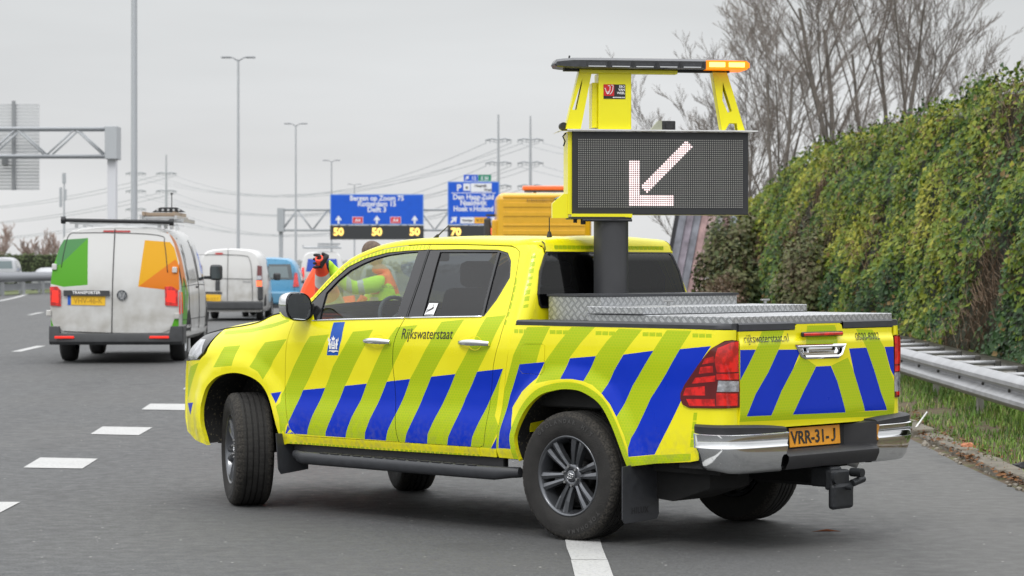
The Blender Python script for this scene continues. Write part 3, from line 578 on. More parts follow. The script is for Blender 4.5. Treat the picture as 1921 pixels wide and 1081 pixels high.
    panel(mb, tl, P_bed, regions=[(1, q) for q in red] + [(2, wh)], step=.02, flip=True, mirror=mir, off=.012, depth=.03, wall_mi=0); part('tail_lamp', mb, [REDD, REDL, CLEARL], T)
    mb = MB(); panel(mb, head_l, P_cab, regions=[(1, [(3.53, 1.12), (3.665, 1.12), (3.735, 1.05), (3.725, .990), (3.66, .978), (3.55, .985), (3.49, 1.03)])], step=.02, flip=True, mirror=mir, off=.004, depth=.03); part('headlight', mb, [GLOSSB, CLEARL], T)
    # door handles
    for (a, b), dd in (((1.7896, 1.5395), o), ((.9189, .6549), o2)):
        zc = 1.156 if a < 1.2 else 1.148
        mb = MB(); pts = []
        for i in range(9):
            t = i / 8; s_ = a + (b - a) * t; px, py, pz = P_cab(s_, zc + .004 * math.sin(t * 3.14)); hgt = .012 + .030 * math.sin(math.pi * min(1, max(0, t))) ** .6
            pts.append((px, py + hgt, pz))
        rings = []
        for i, (px, py, pz) in enumerate(pts):
            w_ = .014 + .006 * math.sin(math.pi * i / 8); rings.append([(px, (py + .008 * math.cos(q)) * sg, pz + w_ * math.sin(q)) for q in [2 * math.pi * k / 10 for k in range(10)]])
        mb.loft(rings, caps=True); part('door_handle', mb, CHROME, dd)
        # shallow scoop behind the handle
        mb = MB(); mid = (a + b) / 2
        panel(mb, [(mid + .062 * math.cos(t), zc + .045 * math.sin(t)) for t in [2 * math.pi * k / 24 for k in range(24)]], lambda s_, z_, m_=mid, c_=zc: (lambda P: (P[0], P[1] + .0015 - .010 * max(0, 1 - ((s_ - m_) / .06) ** 2 - ((z_ - c_) / .043) ** 2), P[2]))(P_cab(s_, z_)), step=.012, flip=True, mirror=mir, depth=0)
        part('handle_scoop', mb, YEL, dd)
    # wheel-well liners
    for cx, arch in ((0., ARCH_R), (3.03, ARCH_F)):
        mb = MB(); prof = smoothpoly(arch, k=2)
        r1 = [(cx + (x_ - cx) * 1.03, sg * (side_y(x_, z_) - .030), z_ + .012) for x_, z_ in prof]; r2 = [(cx + (x_ - cx) * 1.05, sg * .50, z_ + .03) for x_, z_ in prof]
        mb.loft([r1, r2], closed=False); mb.add([r2[i] for i in range(len(r2))], [list(range(len(r2)))], 0); part('wheel_well', mb, MUD, T)
    # mud flaps
    if not mir: mb = MB(); mb.prism([(.66, .150), (.945, .140), (.965, .165), (.965, .47), (.64, .50), (.642, .175)], Matrix(((0, 0, 1, -.50), (sg, 0, 0, 0), (0, 1, 0, 0), (0, 0, 0, 1))), .008, bev=.002)
    if not mir: fl = part('mud_flap', mb, GRYP, T)
    mb = MB(); mb.prism([(.66, .265), (.90, .245), (.925, .28), (.945, .52), (.66, .50)], Matrix(((0, 0, 1, 2.585), (sg, 0, 0, 0), (0, 1, 0, 0), (0, 0, 0, 1))), .008, bev=.002); part('mud_flap', mb, GRYP, T)
    if not mir:
        mb = MB(); put_text(mb, 'HILUX', .050, lambda u_, v_: (-.502, .89 - u_, .195 + v_), 0, sx=.95, bold=.0015, spacing=1.15); part('flap_lettering', mb, BLKP, fl)
    # side step
    mb = MB(); rings = []
    for x_ in [.44, .50, .60, .9, 1.4, 1.9, 2.36, 2.43, 2.49, 2.52]:
        e0 = SST(.44, .62, x_) * (1 - SST(2.38, 2.52, x_)); yo = .86 + .070 * e0; zt = .405; zb = .325 + .02 * (1 - e0)
        rings.append([(x_, sg * .80, zt - .02), (x_, sg * (yo - .025), zt + .004), (x_, sg * (yo - .004), zt - .006), (x_, sg * yo, zt - .03), (x_, sg * (yo - .006), zb + .015), (x_, sg * (yo - .03), zb), (x_, sg * .78, zb + .015)])
    mb.loft(rings, caps=True); st = part('side_step', mb, GRYP, T)
    mb = MB()
    for i in range(14): mb.box((.78 + i * .105, sg * .895, .4085), (.075, .05, .006), bev=.002)
    part('step_tread', mb, BLKP, st)
    mb = MB(); mb.box((1.57, sg * .80, .42), (1.95, .05, .085), bev=.01); part('sill_guard', mb, BLKP, T)
    # door mirror
    m = MB(); rings = []
    for t, hw, hh_, dx in ((0, .055, .05, .02), (.25, .095, .085, .03), (.6, .108, .094, .02), (.9, .110, .096, .0), (1, .106, .092, -.012)):
        cx_m = 2.44 - .135 * t + .02
        rings.append([(cx_m, sg * (.965 + hw * (abs(math.cos(q)) ** .7) * (1 if math.cos(q) > 0 else -1)), 1.365 + hh_ * (abs(math.sin(q)) ** .7) * (1 if math.sin(q) > 0 else -1) + .012 * math.cos(q)) for q in [2 * math.pi * k / 24 for k in range(24)]])
    m.loft(rings[:4], caps=False); m.add(rings[0], [list(range(24))]); m.loft(rings[3:], mi=1)
    m.box((2.40, sg * .90, 1.335), (.07, .14, .05), 1, bev=.012); m.box((2.385, sg * .845, 1.34), (.10, .05, .10), 1, bev=.015)
    mo = part('door_mirror', m, [CHROME, GLOSSB], T)
    m = MB(); rg_ = [(p[0] + .004, p[1] + (sg * .965 - p[1]) * .07, p[2] + (1.365 - p[2]) * .07) for p in rings[4]]; m.add(rg_, [list(range(24))]); part('mirror_glass', m, MIRG, mo)

# --- roof, windscreen, bonnet, nose
def rail(i_s):
    out = []
    for s_, z_ in i_s: out.append(Vector(P_cab(s_, z_)))
    return out
rail_o = rail([(p[0], p[1] + .003) for p in FT] + [(p[0], p[1] + .003) for p in RT[1:] if p[0] > .72] + [(.66, 1.758), (.56, 1.765), (.50, 1.762)])
rail_o = [Vector((2.60, .775, 1.325))] + rail_o
n_ = len(rail_o)
def rail_in(i):
    p = rail_o[i]; t = i / (n_ - 1)
    return Vector((p.x - .01, p.y - .045, p.z + .040)) if i else Vector((p.x + .02, p.y - .05, p.z + .02))
rail_i = [rail_in(i) for i in range(n_)]
for sg in (1, -1):
    mb = MB(); rr_ = []
    for a, b in zip(rail_o, rail_i):
        ring = []
        for k in range(7):
            q = k / 6 * math.pi / 2; ring.append((a.x + (b.x - a.x) * (1 - math.cos(q)), sg * (a.y + (b.y - a.y) * (1 - math.cos(q))), a.z + (b.z - a.z) * math.sin(q)))
        rr_.append(ring)
    for (s_, z_), (bx_, by_, bz_) in (((.47, 1.757), (.485, .574, 1.796)), ((.45, 1.746), (.468, .585, 1.783)), ((.43, 1.724), (.459, .599, 1.756)), ((.42, 1.706), (.4485, .606, 1.720))):
        a = P_cab(s_, z_); rr_.append([(a[0] + (bx_ - a[0]) * (1 - math.cos(k / 6 * math.pi / 2)) - .002, sg * (a[1] + (by_ - a[1]) * (1 - math.cos(k / 6 * math.pi / 2))), a[2] + (bz_ - a[2]) * math.sin(k / 6 * math.pi / 2)) for k in range(7)])
    mb.loft(rr_, closed=False)
    part('roof_rail', mb, YEL, T)
k0 = next(i for i, p in enumerate(rail_i) if p.x < 1.86)
mb = MB(); rows = []
for i in range(k0, n_):
    a = rail_i[i]; row = []
    for j in range(21):
        t = -1 + j / 10.; cz = .020 * (1 - t * t) + (-.012 if .55 < abs(t) < .85 else 0) * SST(1.8, 1.6, a.x) * SST(.5, .62, a.x)
        row.append((a.x + .09 * (1 - t * t) * SST(1.2, 1.86, a.x), -a.y * t, a.z + cz))
    rows.append(row)
last = rail_i[-1]
for zz, xx, yy in ((1.795, .485, .572), (1.782, .468, .583), (1.755, .459, .597), (1.722, .449, .604)):
    rows.append([(xx, -yy * t, zz + (.014 * (1 - t * t) if zz > 1.74 else 0)) for t in [-1 + j / 10. for j in range(21)]])
mb.loft(rows, closed=False)
rf = part('roof_panel', mb, [YEL, LIME], T)
mb = MB()
for i in range(26):
    y0 = -.50 + i * .04
    mb.box((.4535, y0, 1.7425 + .006), (.003, .034, .024), 0)
part('reflective_band', mb, LIME, rf)
mb = MB(); rows = []
for i in range(0, k0 + 1):
    a = rail_i[i]; rows.append([(a.x + .20 * (1 - (t * t)) * (1 - .55 * SST(2.5, 1.86, a.x)) , -(a.y - .005) * t, a.z - .004 + .015 * (1 - t * t)) for t in [-1 + j / 8. for j in range(17)]])
mb.loft(rows, closed=False); part('windscreen', mb, GLS, T)
mb = MB(); rows = []
for s_, z_ in smoothpoly(hood_edge[::-1], k=4):
    P = P_cab(s_, z_); row = []
    for j in range(25):
        t = -1 + j / 12.; b_ = (1 - abs(t) ** 2.2)
        row.append((P[0] + .30 * (1 - t * t) * SST(2.9, 3.64, P[0]), -P[1] * t, P[2] + .055 * b_ * (1 - .6 * SST(3.2, 3.64, P[0])) + .010 * (1 if abs(t) < .5 else 0) * 0))
    rows.append(row)
mb.loft(rows, closed=False); bon = part('bonnet', mb, YEL, T)
for sg in (1, -1): mb = MB(); mb.tube([(lambda P: (P[0], sg * (P[1] + .002), P[2] + .001))(P_cab(*q)) for q in smoothpoly(hood_edge, k=4)], .004, 5); part('bonnet_gap', mb, UNDER, bon)
mb = MB(); rows = []
for z_ in [.42, .47, .56, .70, .80, .90, .965]:
    x0 = interp([(.40, 3.5), (.47, 3.77), (.56, 3.83), (.70, 3.845), (.80, 3.835), (.90, 3.80), (.965, 3.76)], z_) - .003; y0 = side_y(x0, z_); row = []
    for j in range(41):
        t = -1 + j / 20.; a_ = abs(t); q = (1 - a_) * (math.pi / 2)
        row.append((x0 + (interp([(.42, 3.70), (.47, 3.90), (.56, 4.01), (.70, 4.05), (.85, 4.03), (.965, 3.92)], z_) - x0) * math.sin(q) ** .9, (-1 if t > 0 else 1) * y0 * math.cos(q), z_))
    rows.append(row)
mb.loft(rows, closed=False); part('front_bumper', mb, YEL, T)
mb = MB(); rows = []
for z_ in [.97, 1.02, 1.08, 1.13]:
    rows.append([(3.64 + .28 * math.cos(t) - .25 * (z_ - .97), .68 * math.sin(t), z_) for t in [-math.pi / 2 + math.pi * j / 20 for j in range(21)]])
mb.loft(rows, closed=False); part('grille', mb, GLOSSB, T)

# --- cab back: window, panel beneath it, shell and inside
mb = MB()
rw = [(.66, 1.395), (.68, 1.375), (-.68, 1.375), (-.66, 1.395), (-.697, 1.46), (-.665, 1.60), (-.60, 1.705), (-.57, 1.722), (.57, 1.722), (.60, 1.705), (.665, 1.60), (.697, 1.46)]
rw = [(.688, 1.40), (.670, 1.378), (-.670, 1.378), (-.688, 1.40), (-.699, 1.46), (-.660, 1.60), (-.606, 1.700), (-.58, 1.722), (.58, 1.722), (.606, 1.700), (.660, 1.60), (.699, 1.46)]
Pb = lambda y_, z_: (cab_back(z_) + .000, y_, z_)
panel(mb, rw, Pb, step=.06, flip=True, depth=0, off=.004); part('rear_window', mb, GLSR, T)
mb = MB(); panel(mb, [(.76, .62), (-.76, .62), (-.745, 1.33), (-.699, 1.46)] + [(-.688, 1.40), (-.670, 1.378), (.670, 1.378), (.688, 1.40)] + [(.699, 1.46), (.745, 1.33)], Pb, step=.06, flip=True, depth=.01); part('cab_back_panel', mb, YEL, T)
mb = MB(); panel(mb, inset(rw, -.004), Pb, holes=[inset(rw, .010)], step=.03, flip=True, depth=.012, off=.006); part('window_seal', mb, GLOSSB, T)
for sg in (1, -1):
    mb = MB(); mb.tube([(.53, sg * .586, 1.792), (.50, sg * .585, 1.786), (.475, sg * .588, 1.772), (.463, sg * .593, 1.755), (.454, sg * .600, 1.732)], [.002, .004, .0045, .0045, .004], 6); part('roof_seam', mb, BLKP, T)
mb = MB()   # floor, firewall, dashboard, headliner
mb.box((1.5, 0, .62), (2.1, 1.56, .04)); mb.box((2.42, 0, .95), (.06, 1.5, .6)); mb.box((.52, 0, 1.0), (.05, 1.5, .62))
mb.box((2.28, 0, 1.12), (.40, 1.50, .22), bev=.06)
for sg in (1, -1): mb.box((1.45, sg * .80, .86), (1.9, .02, .66))
mb.box((1.15, 0, 1.775), (1.2, 1.05, .02))
part('cabin_lining', mb, INT, T)
for y_ in (.37, -.37):
    mb = MB(); mb.box((1.62, y_, .95), (.50, .50, .16), bev=.05); mb.box((1.36, y_, 1.22), (.13, .48, .56), rot=Matrix.Rotation(R(-14), 4, 'Y'), bev=.06); mb.box((1.27, y_, 1.58), (.10, .26, .17), bev=.04)
    part('front_seat', mb, INT, T)
mb = MB(); mb.box((.85, 0, .95), (.50, 1.36, .16), bev=.05); mb.box((.66, 0, 1.15), (.12, 1.36, .42), rot=Matrix.Rotation(R(-12), 4, 'Y'), bev=.05)
for y_ in (.45, -.45): mb.box((.60, y_, 1.42), (.09, .24, .14), bev=.04)
part('rear_seat', mb, INT, T)
mb = MB(); cM = Matrix.Translation((1.98, .37, 1.255)) @ Matrix.Rotation(R(-66), 4, 'Y')
mb.lathe([(.185 + .014 * math.cos(q), .014 * math.sin(q)) for q in [2 * math.pi * k / 8 for k in range(8)]], cM, 32, closed=True)
for q in (90, 210, 330): mb.cyl(cM @ Vector((.04 * math.cos(R(q)), .04 * math.sin(R(q)), 0)), cM @ Vector((.18 * math.cos(R(q)), .18 * math.sin(R(q)), 0)), .016, n=8)
mb.cyl(cM @ Vector((0, 0, -.03)), cM @ Vector((0, 0, .02)), .07, n=16); mb.cyl(cM @ Vector((0, 0, -.4)), cM @ Vector((0, 0, 0)), .03, n=10)
part('steering_wheel', mb, INTG, T)
mb = MB(); mb.box((2.05, -.02, 1.70), (.03, .24, .07), bev=.015); mb.cyl((2.08, -.02, 1.70), (2.16, -.02, 1.76), .01); part('rear_view_mirror', mb, GLOSSB, T)

# --- cargo bed: rail caps, floor, tailgate
for sg in (1, -1):
    mb = MB(); rings = []
    for x_ in [.455, .44, .2, -.2, -.6, -1.0, -1.10, -1.15, -1.172]:
        yo = P_bed(max(x_, -1.08), 1.28)[1] if x_ > -1.075 else P_bed(-1.075, 1.28)[1] - .10 + math.sqrt(max(0, .01 - (x_ + 1.075) ** 2)) + .002
        rings.append([(x_, sg * (yo + .003), 1.274), (x_, sg * (yo + .004), 1.296), (x_, sg * (yo - .006), 1.305), (x_, sg * (min(yo, .868) - .095), 1.307), (x_, sg * (min(yo, .868) - .10), 1.25)])
    mb.loft(rings, closed=False); mb.add(rings[-1], [list(range(5))]); mb.add(rings[0], [list(range(5))]); part('bed_rail_cap', mb, GRYP, T, auto=40)
mb = MB(); mb.box((-.36, 0, .80), (1.60, 1.50, .04)); 
for sg in (1, -1): mb.box((-.36, sg * .765, 1.02), (1.60, .02, .46))
mb.box((.40, 0, 1.0), (.02, 1.5, .5)); part('bed_floor', mb, UNDER, T)
tg = V2('tailgate')
tgo = [(.7459, 1.262), (.7518, .7353), (.7526, .700), (-.7526, .700), (-.7434, 1.262)]
hb = [(.235, 1.262), (.232, 1.285), (.215, 1.296), (-.200, 1.296), (-.222, 1.285), (-.228, 1.262)]
tg_out = [tgo[0], tgo[2], tgo[3], tgo[4]] + [hb[5], hb[4], hb[3], hb[2], hb[1], hb[0]]
tg_out = [(.7459, 1.262), (.235, 1.262), (.232, 1.283), (.212, 1.296), (-.200, 1.296), (-.222, 1.283), (-.228, 1.262), (-.7434, 1.262), (-.7526, .702), (.7526, .702)]
hole_h = [(.245, 1.172), (-.238, 1.168), (-.20, 1.105), (-.165, 1.092), (.155, 1.095), (.195, 1.108)]
mb = MB(); panel(mb, inset(tg_out, .002), P_tail, holes=[hole_h], regions=[(a, [tuple(q) for q in p]) for a, p in liv('liv_tail')], step=.03, flip=True, depth=.04)
TG = part('tailgate', mb, LM, T)
TG['label'] = 'yellow tailgate with blue and lime chevron stripes'
mb = MB()
for y0, y1 in ((.747, .238), (-.231, -.745)):
    mb.loft([[(P_tail(y_, 1.27)[0] - .003, y_, 1.264), (P_tail(y_, 1.27)[0] - .004, y_, 1.300), (P_tail(y_, 1.27)[0] + .006, y_, 1.307), (-1.10, y_, 1.307)] for y_ in [y0 + (y1 - y0) * k / 6 for k in range(7)]], closed=False)
mb.loft([[(P_tail(y_, 1.27)[0] + .002, y_, 1.296), (P_tail(y_, 1.27)[0] + .012, y_, 1.307), (-1.10, y_, 1.307)] for y_ in (.238, -.231)], closed=False)
part('tailgate_cap', mb, GRYP, TG, auto=40)
mb = MB(); mb.box((-1.205, -.001, 1.2335), (.02, .395, .030), 1, bev=.008); mb.box((-1.212, -.001, 1.2335), (.02, .375, .018), 0, bev=.005); part('high_brake_lamp', mb, [REDL, GLOSSB], TG)
mb = MB()
mb.loft([[(P_tail(y_, z_)[0] - o_, y_, z_) for y_, z_ in pl] for pl, o_ in ((inset(hole_h, -.004), .004), (inset(hole_h, .006), .012), (inset(hole_h, .016), .006), (inset(hole_h, .020), -.020))])
mb.add([(P_tail(y_, z_)[0] + .02, y_, z_) for y_, z_ in inset(hole_h, .020)], [list(range(6))])
mb.prism([(.175, 1.118), (-.165, 1.118), (-.14, 1.100), (.15, 1.100)][::-1], Matrix(((0, 0, 1, -1.198), (1, 0, 0, 0), (0, 1, 0, 0), (0, 0, 0, 1))), .02)
mb.box((-1.196, .0, 1.145), (.02, .26, .038), bev=.006)
part('tailgate_handle', mb, CHROME, TG, auto=35)
# lettering
mb = MB(); k_ = (1.4523 - .9674)
put_text(mb, 'Rijkswaterstaat', .094, lambda u_, v_: (lambda P: (P[0], P[1] + .0025, P[2]))(P_cab(1.4523 - u_, 1.1715 + v_ + u_ * .016)), 0, sx=.80, shear=.12)
part('door_lettering', mb, BLACKT, T)
mb = MB(); put_text(mb, 'rijkswaterstaat.nl', .066, lambda u_, v_: (lambda P: (P[0] - .0034, P[1], P[2]))(P_tail(.7041 - u_, 1.197 + v_)), 0, sx=.885)
part('tailgate_lettering', mb, BLACKT, TG)
mb = MB(); put_text(mb, '0800-8002', .062, lambda u_, v_: (lambda P: (P[0] - .0034, P[1], P[2]))(P_tail(-.3485 - u_, 1.190 + v_)), 0, sx=.93)
part('tailgate_lettering', mb, BLACKT, TG)
# crest on the ribbon: crown, shield, two lions and a scroll, in white
mb = MB(); cxr, czr = 2.0893, 1.121
def cr_poly(pl, mi=0): mb.add([(lambda P: (P[0], P[1] + .003, P[2]))(P_cab(cxr - u_ * .0052, czr + v_ * .0052)) for u_, v_ in pl], [list(range(len(pl)))], mi)
cr_poly([(-3, -6), (3, -6), (3.6, 0), (3, 4), (-3, 4), (-3.6, 0)]); cr_poly([(-2.5, 5), (2.5, 5), (3.4, 9), (1.6, 8), (0, 11), (-1.6, 8), (-3.4, 9)])
for m_ in (-1, 1):
    cr_poly([(m_ * 4.4, -6), (m_ * 7.6, -6), (m_ * 7.4, -2), (m_ * 9.0, 0), (m_ * 7.6, 4), (m_ * 6.8, 7), (m_ * 4.6, 6), (m_ * 5.4, 2), (m_ * 4.2, 1)]); cr_poly([(m_ * 8.2, 3), (m_ * 10, 5), (m_ * 9.2, 9), (m_ * 7.8, 6)])
cr_poly([(-9.5, -9.5), (-8, -7.5), (8, -7.5), (9.5, -9.5), (5, -9), (0, -10.4), (-5, -9)])
for v_ in (-3, 0, 2.4): cr_poly([(-2, v_), (2, v_), (2, v_ + 1), (-2, v_ + 1)], 1)
part('door_crest', mb, [WHITE, RIB], T)
# camera notice on the rear side window
mb = MB()
def st_poly(pl, mi, o_): mb.add([(lambda P: (P[0], P[1] - .010 + o_, P[2]))(P_cab(u_, v_)) for u_, v_ in pl], [list(range(len(pl)))], mi)
st_poly([(1.287, 1.322), (1.205, 1.322), (1.190, 1.398), (1.272, 1.398)][::-1], 0, .002)
st_poly([(1.268, 1.343), (1.222, 1.362), (1.215, 1.376), (1.262, 1.357)][::-1], 1, .003); st_poly([(1.276, 1.338), (1.270, 1.338), (1.268, 1.360), (1.274, 1.360)][::-1], 1, .003)
st_poly([(1.232, 1.366), (1.228, 1.366), (1.224, 1.392), (1.228, 1.392)][::-1], 1, .003); st_poly([(1.280, 1.326), (1.212, 1.326), (1.211, 1.330), (1.279, 1.330)][::-1], 1, .003)
part('camera_notice', mb, [WHITE, BLACKT], T)
# whip aerial
mb = MB(); mb.cyl((1.52, .50, 1.81), (1.50, .50, 1.835), .018, .008); mb.cyl((1.50, .50, 1.83), (1.40, .50, 1.895), .005, .0025, 6); part('aerial', mb, BLKP, T)
mb = MB(); mb.cyl((.70, .30, 1.815), (.70, .30, 1.85), .018, .010); mb.cyl((.70, .30, 1.85), (.70, .30, 1.94), .004, .003, 6); part('aerial', mb, BLKP, T)

# --- aluminium boxes on the bed
mb = MB(); mb.box((.165, 0, 1.375), (.43, 1.30, .145), 0); b1 = part('tool_box', mb, CHK, T, bevel=.003)
mb = MB(); mb.box((.165, 0, 1.4555), (.445, 1.315, .014), 0); part('box_edging', mb, GRYP, b1)
for nm, (x0, x1, y1, z0, z1) in (('box_lid', (-.50, -.06, .79, 1.349, 1.392)), ('box_lid', (-1.155, -.055, .775, 1.302, 1.3455))):
    mb = MB(); mb.box(((x0 + x1) / 2, 0, (z0 + z1) / 2), (x1 - x0, 2 * y1, z1 - z0), 0); l_ = part(nm, mb, CHK, T, bevel=.004)
    if z0 > 1.34:
        for y_ in (.32, -.62):
            mb = MB(); mb.cyl((-.30, y_, 1.390), (-.30, y_, 1.416), .010); mb.box((-.30, y_, 1.420), (.02, .075, .010), bev=.003); part('twist_latch', mb, STEEL, l_)
# --- rear bumper
PLANB = [(-.985, .905), (-1.03, .925), (-1.10, .930), (-1.17, .915), (-1.225, .87), (-1.258, .78), (-1.277, .62), (-1.286, .50), (-1.288, .44)]
def strip_loft(mb, plan, prof, sg, mi=0, cap=True):
    """prof: list of (outward offset, z) for every plan point or one list"""
    rings = []
    for i, (x_, y_) in enumerate(plan):
        a = plan[max(0, i - 1)]; b = plan[min(len(plan) - 1, i + 1)]; dx, dy = b[0] - a[0], b[1] - a[1]; L = math.hypot(dx, dy) or 1; nx, ny = dy / L, -dx / L
        pr = prof(i) if callable(prof) else prof
        rings.append([(x_ - nx * -o_ if False else x_ + (-abs(nx)) * o_ * (1 if True else 1), sg * (y_ + abs(ny) * o_), z_) for o_, z_ in pr])
    mb.loft(rings, closed=False, mi=mi)
    if cap:
        for r in (rings[0], rings[-1]): mb.add(r, [list(range(len(r)))], mi)
PB = smoothpoly(PLANB, k=3)
for sg in (1, -1):
    mb = MB()
    def prf(i):
        t = i / (len(PB) - 1); lo = .475 - .020 * SST(.2, .7, t) + .10 * (1 - SST(0, .18, t)) * .8; hi = .688 - .0 * t
        return [(-.06, hi + .002), (.006, hi), (.014, hi - .006), (.000, hi - .070), (.006, hi - .078), (.007, hi - .084), (-.010, lo + .085), (-.026, lo + .030), (-.046, lo + .004), (-.09, lo)]
    strip_loft(mb, PB, prf, sg); bc = part('bumper_chrome', mb, CHROME, T, auto=50)
    mb = MB()
    strip_loft(mb, PB, lambda i: [(-.14, .738 - .02 * SST(.5, 1, i / len(PB))), (-.02, .735 - .02 * SST(.5, 1, i / len(PB))), (-.002, .724 - .02 * SST(.5, 1, i / len(PB))), (-.004, .690), (-.05, .688)], sg); part('bumper_cap', mb, BLKP, T, auto=40)
mb = MB()
mid = [(-1.282, y_) for y_ in (.44, .40, .34, .27, .15, 0, -.15, -.27, -.34, -.40, -.44)]
rings = []
for x_, y_ in mid:
    k_ = max(0, min(1, (.44 - abs(y_)) / .17)); rc = -1.282 + .150 * k_
    rings.append([(-1.05, y_, .712 - .02 * k_), (rc - .0, y_, .706 - .02 * k_), (rc, y_, .69 - .02 * k_), (rc, y_, .572), (-1.282, y_, .560), (-1.300, y_, .545), (-1.300, y_, .520), (-1.275, y_, .470), (-1.18, y_, .455)])
mb.loft(rings, closed=False); part('bumper_step', mb, BLKP, T, auto=40)
mb = MB(); mb.box((-1.152, 0, .634), (.006, .490, .112), 0, rot=Matrix.Rotation(R(4), 4, 'Y'), bev=.002)
pl = part('number_plate', mb, ORANGEP, T)
mb = MB(); put_text(mb, 'VRR-31-', .104, lambda u_, v_: (-1.1575 + (v_ - .035) * .07, .232 - u_, .598 + v_), 0, sx=1.02, bold=.0024)
mb.tube([(-1.157, -.186, .672), (-1.158, -.186, .615), (-1.158, -.178, .603), (-1.158, -.165, .600), (-1.158, -.157, .606)], .0062, 6)
part('plate_lettering', mb, BLACKT, pl)
for y_ in (.17, -.17): mb = MB(); mb.box((-1.15, y_, .712), (.03, .05, .012), bev=.004); part('plate_lamp', mb, GLOSSB, T)
# tow hitch
mb = MB(); mb.box((-1.22, -.02, .40), (.16, .10, .12), bev=.012); mb.box((-1.30, -.02, .385), (.06, .17, .115), bev=.012); mb.box((-1.32, -.03, .29), (.05, .20, .15), bev=.02)
mb.cyl((-1.335, .055, .40), (-1.36, .055, .40), .034, n=16); mb.cyl((-1.30, -.16, .42), (-1.38, -.16, .42), .026, n=14); mb.cyl((-1.34, -.11, .36), (-1.34, -.22, .38), .022, n=12); mb.cyl((-1.35, -.05, .34), (-1.385, -.05, .34), .014)
part('tow_hitch', mb, mat('hitch_iron', (.025, .027, .03), rough=.45, metal=.4, var=.2, vscale=40), T)
# underbody
mb = MB(); 
for sg in (1, -1): mb.box((1.5, sg * .48, .50), (5.0, .10, .16))
mb.box((1.5, 0, .58), (2.1, 1.62, .12)); mb.box((-.6, 0, .62), (1.1, 1.2, .14)); mb.box((3.2, 0, .62), (1.2, .9, .5)); mb.box((-.80, 0, .50), (.50, 1.50, .12)); mb.box((-.66, -.42, .40), (.6, .26, .20), bev=.08)
mb.cyl((0, -.7, .38), (0, .7, .38), .045); mb.lathe([(0, -.16), (.09, -.14), (.15, -.05), (.16, .05), (.09, .14), (0, .16)], Matrix.Translation((0, 0, .38)), 16)
mb.cyl((3.085, -.7, .38), (3.085, .7, .38), .035)
mb.box((-.98, .0, .56), (.30, 1.70, .16)); mb.prism([(-.9, .52), (-.9, .35), (-.62, .26), (-.35, .28), (-.30, .5)], Matrix(((1, 0, 0, 0), (0, 0, 1, .30), (0, 1, 0, 0), (0, 0, 0, 1))), .36)
part('underbody', mb, UNDER, T)
mb = MB(); mb.tube([(.3, -.5, .42), (-.2, -.55, .55), (-.6, -.62, .50), (-.95, -.70, .42)], .03, 10); part('exhaust_pipe', mb, STEEL, T)
mb = MB(); mb.box((-.06, .62, .83), (.10, .06, .12), bev=.01); mb.cyl((-.06, .60, .45), (-.06, .62, .80), .028, n=10); part('damper', mb, mat('cast_grey', (.16, .16, .16), rough=.6), T)
mb = MB()   # dark backing just behind the shut lines
for sg in (1, -1):
    for s0, s1, zz0, zz1, PP in ((.47, 2.50, .47, 1.26, P_cab), (-1.10, -.50, .56, 1.25, P_bed), (-.50, .47, .92, 1.25, P_bed), (2.5, 3.5, .93, 1.16, P_cab)):
        rows = [[(lambda P: (P[0], sg * (P[1] - .032), P[2]))(PP(s0 + (s1 - s0) * i / 14, zz0 + (zz1 - zz0) * j / 8)) for i in range(15)] for j in range(9)]
        mb.loft(rows, closed=False)
    rows = [[(lambda P: (P[0], sg * (P[1] - .028), P[2]))(P_cab(s_, z_)) for s_, z_ in ring] for ring in ([(1.455, 1.30), (1.45, 1.55), (1.44, 1.755)], [(1.42, 1.30), (1.40, 1.55), (1.38, 1.755)])]
    mb.loft(rows, closed=False)
part('inner_shell', mb, UNDER, T)

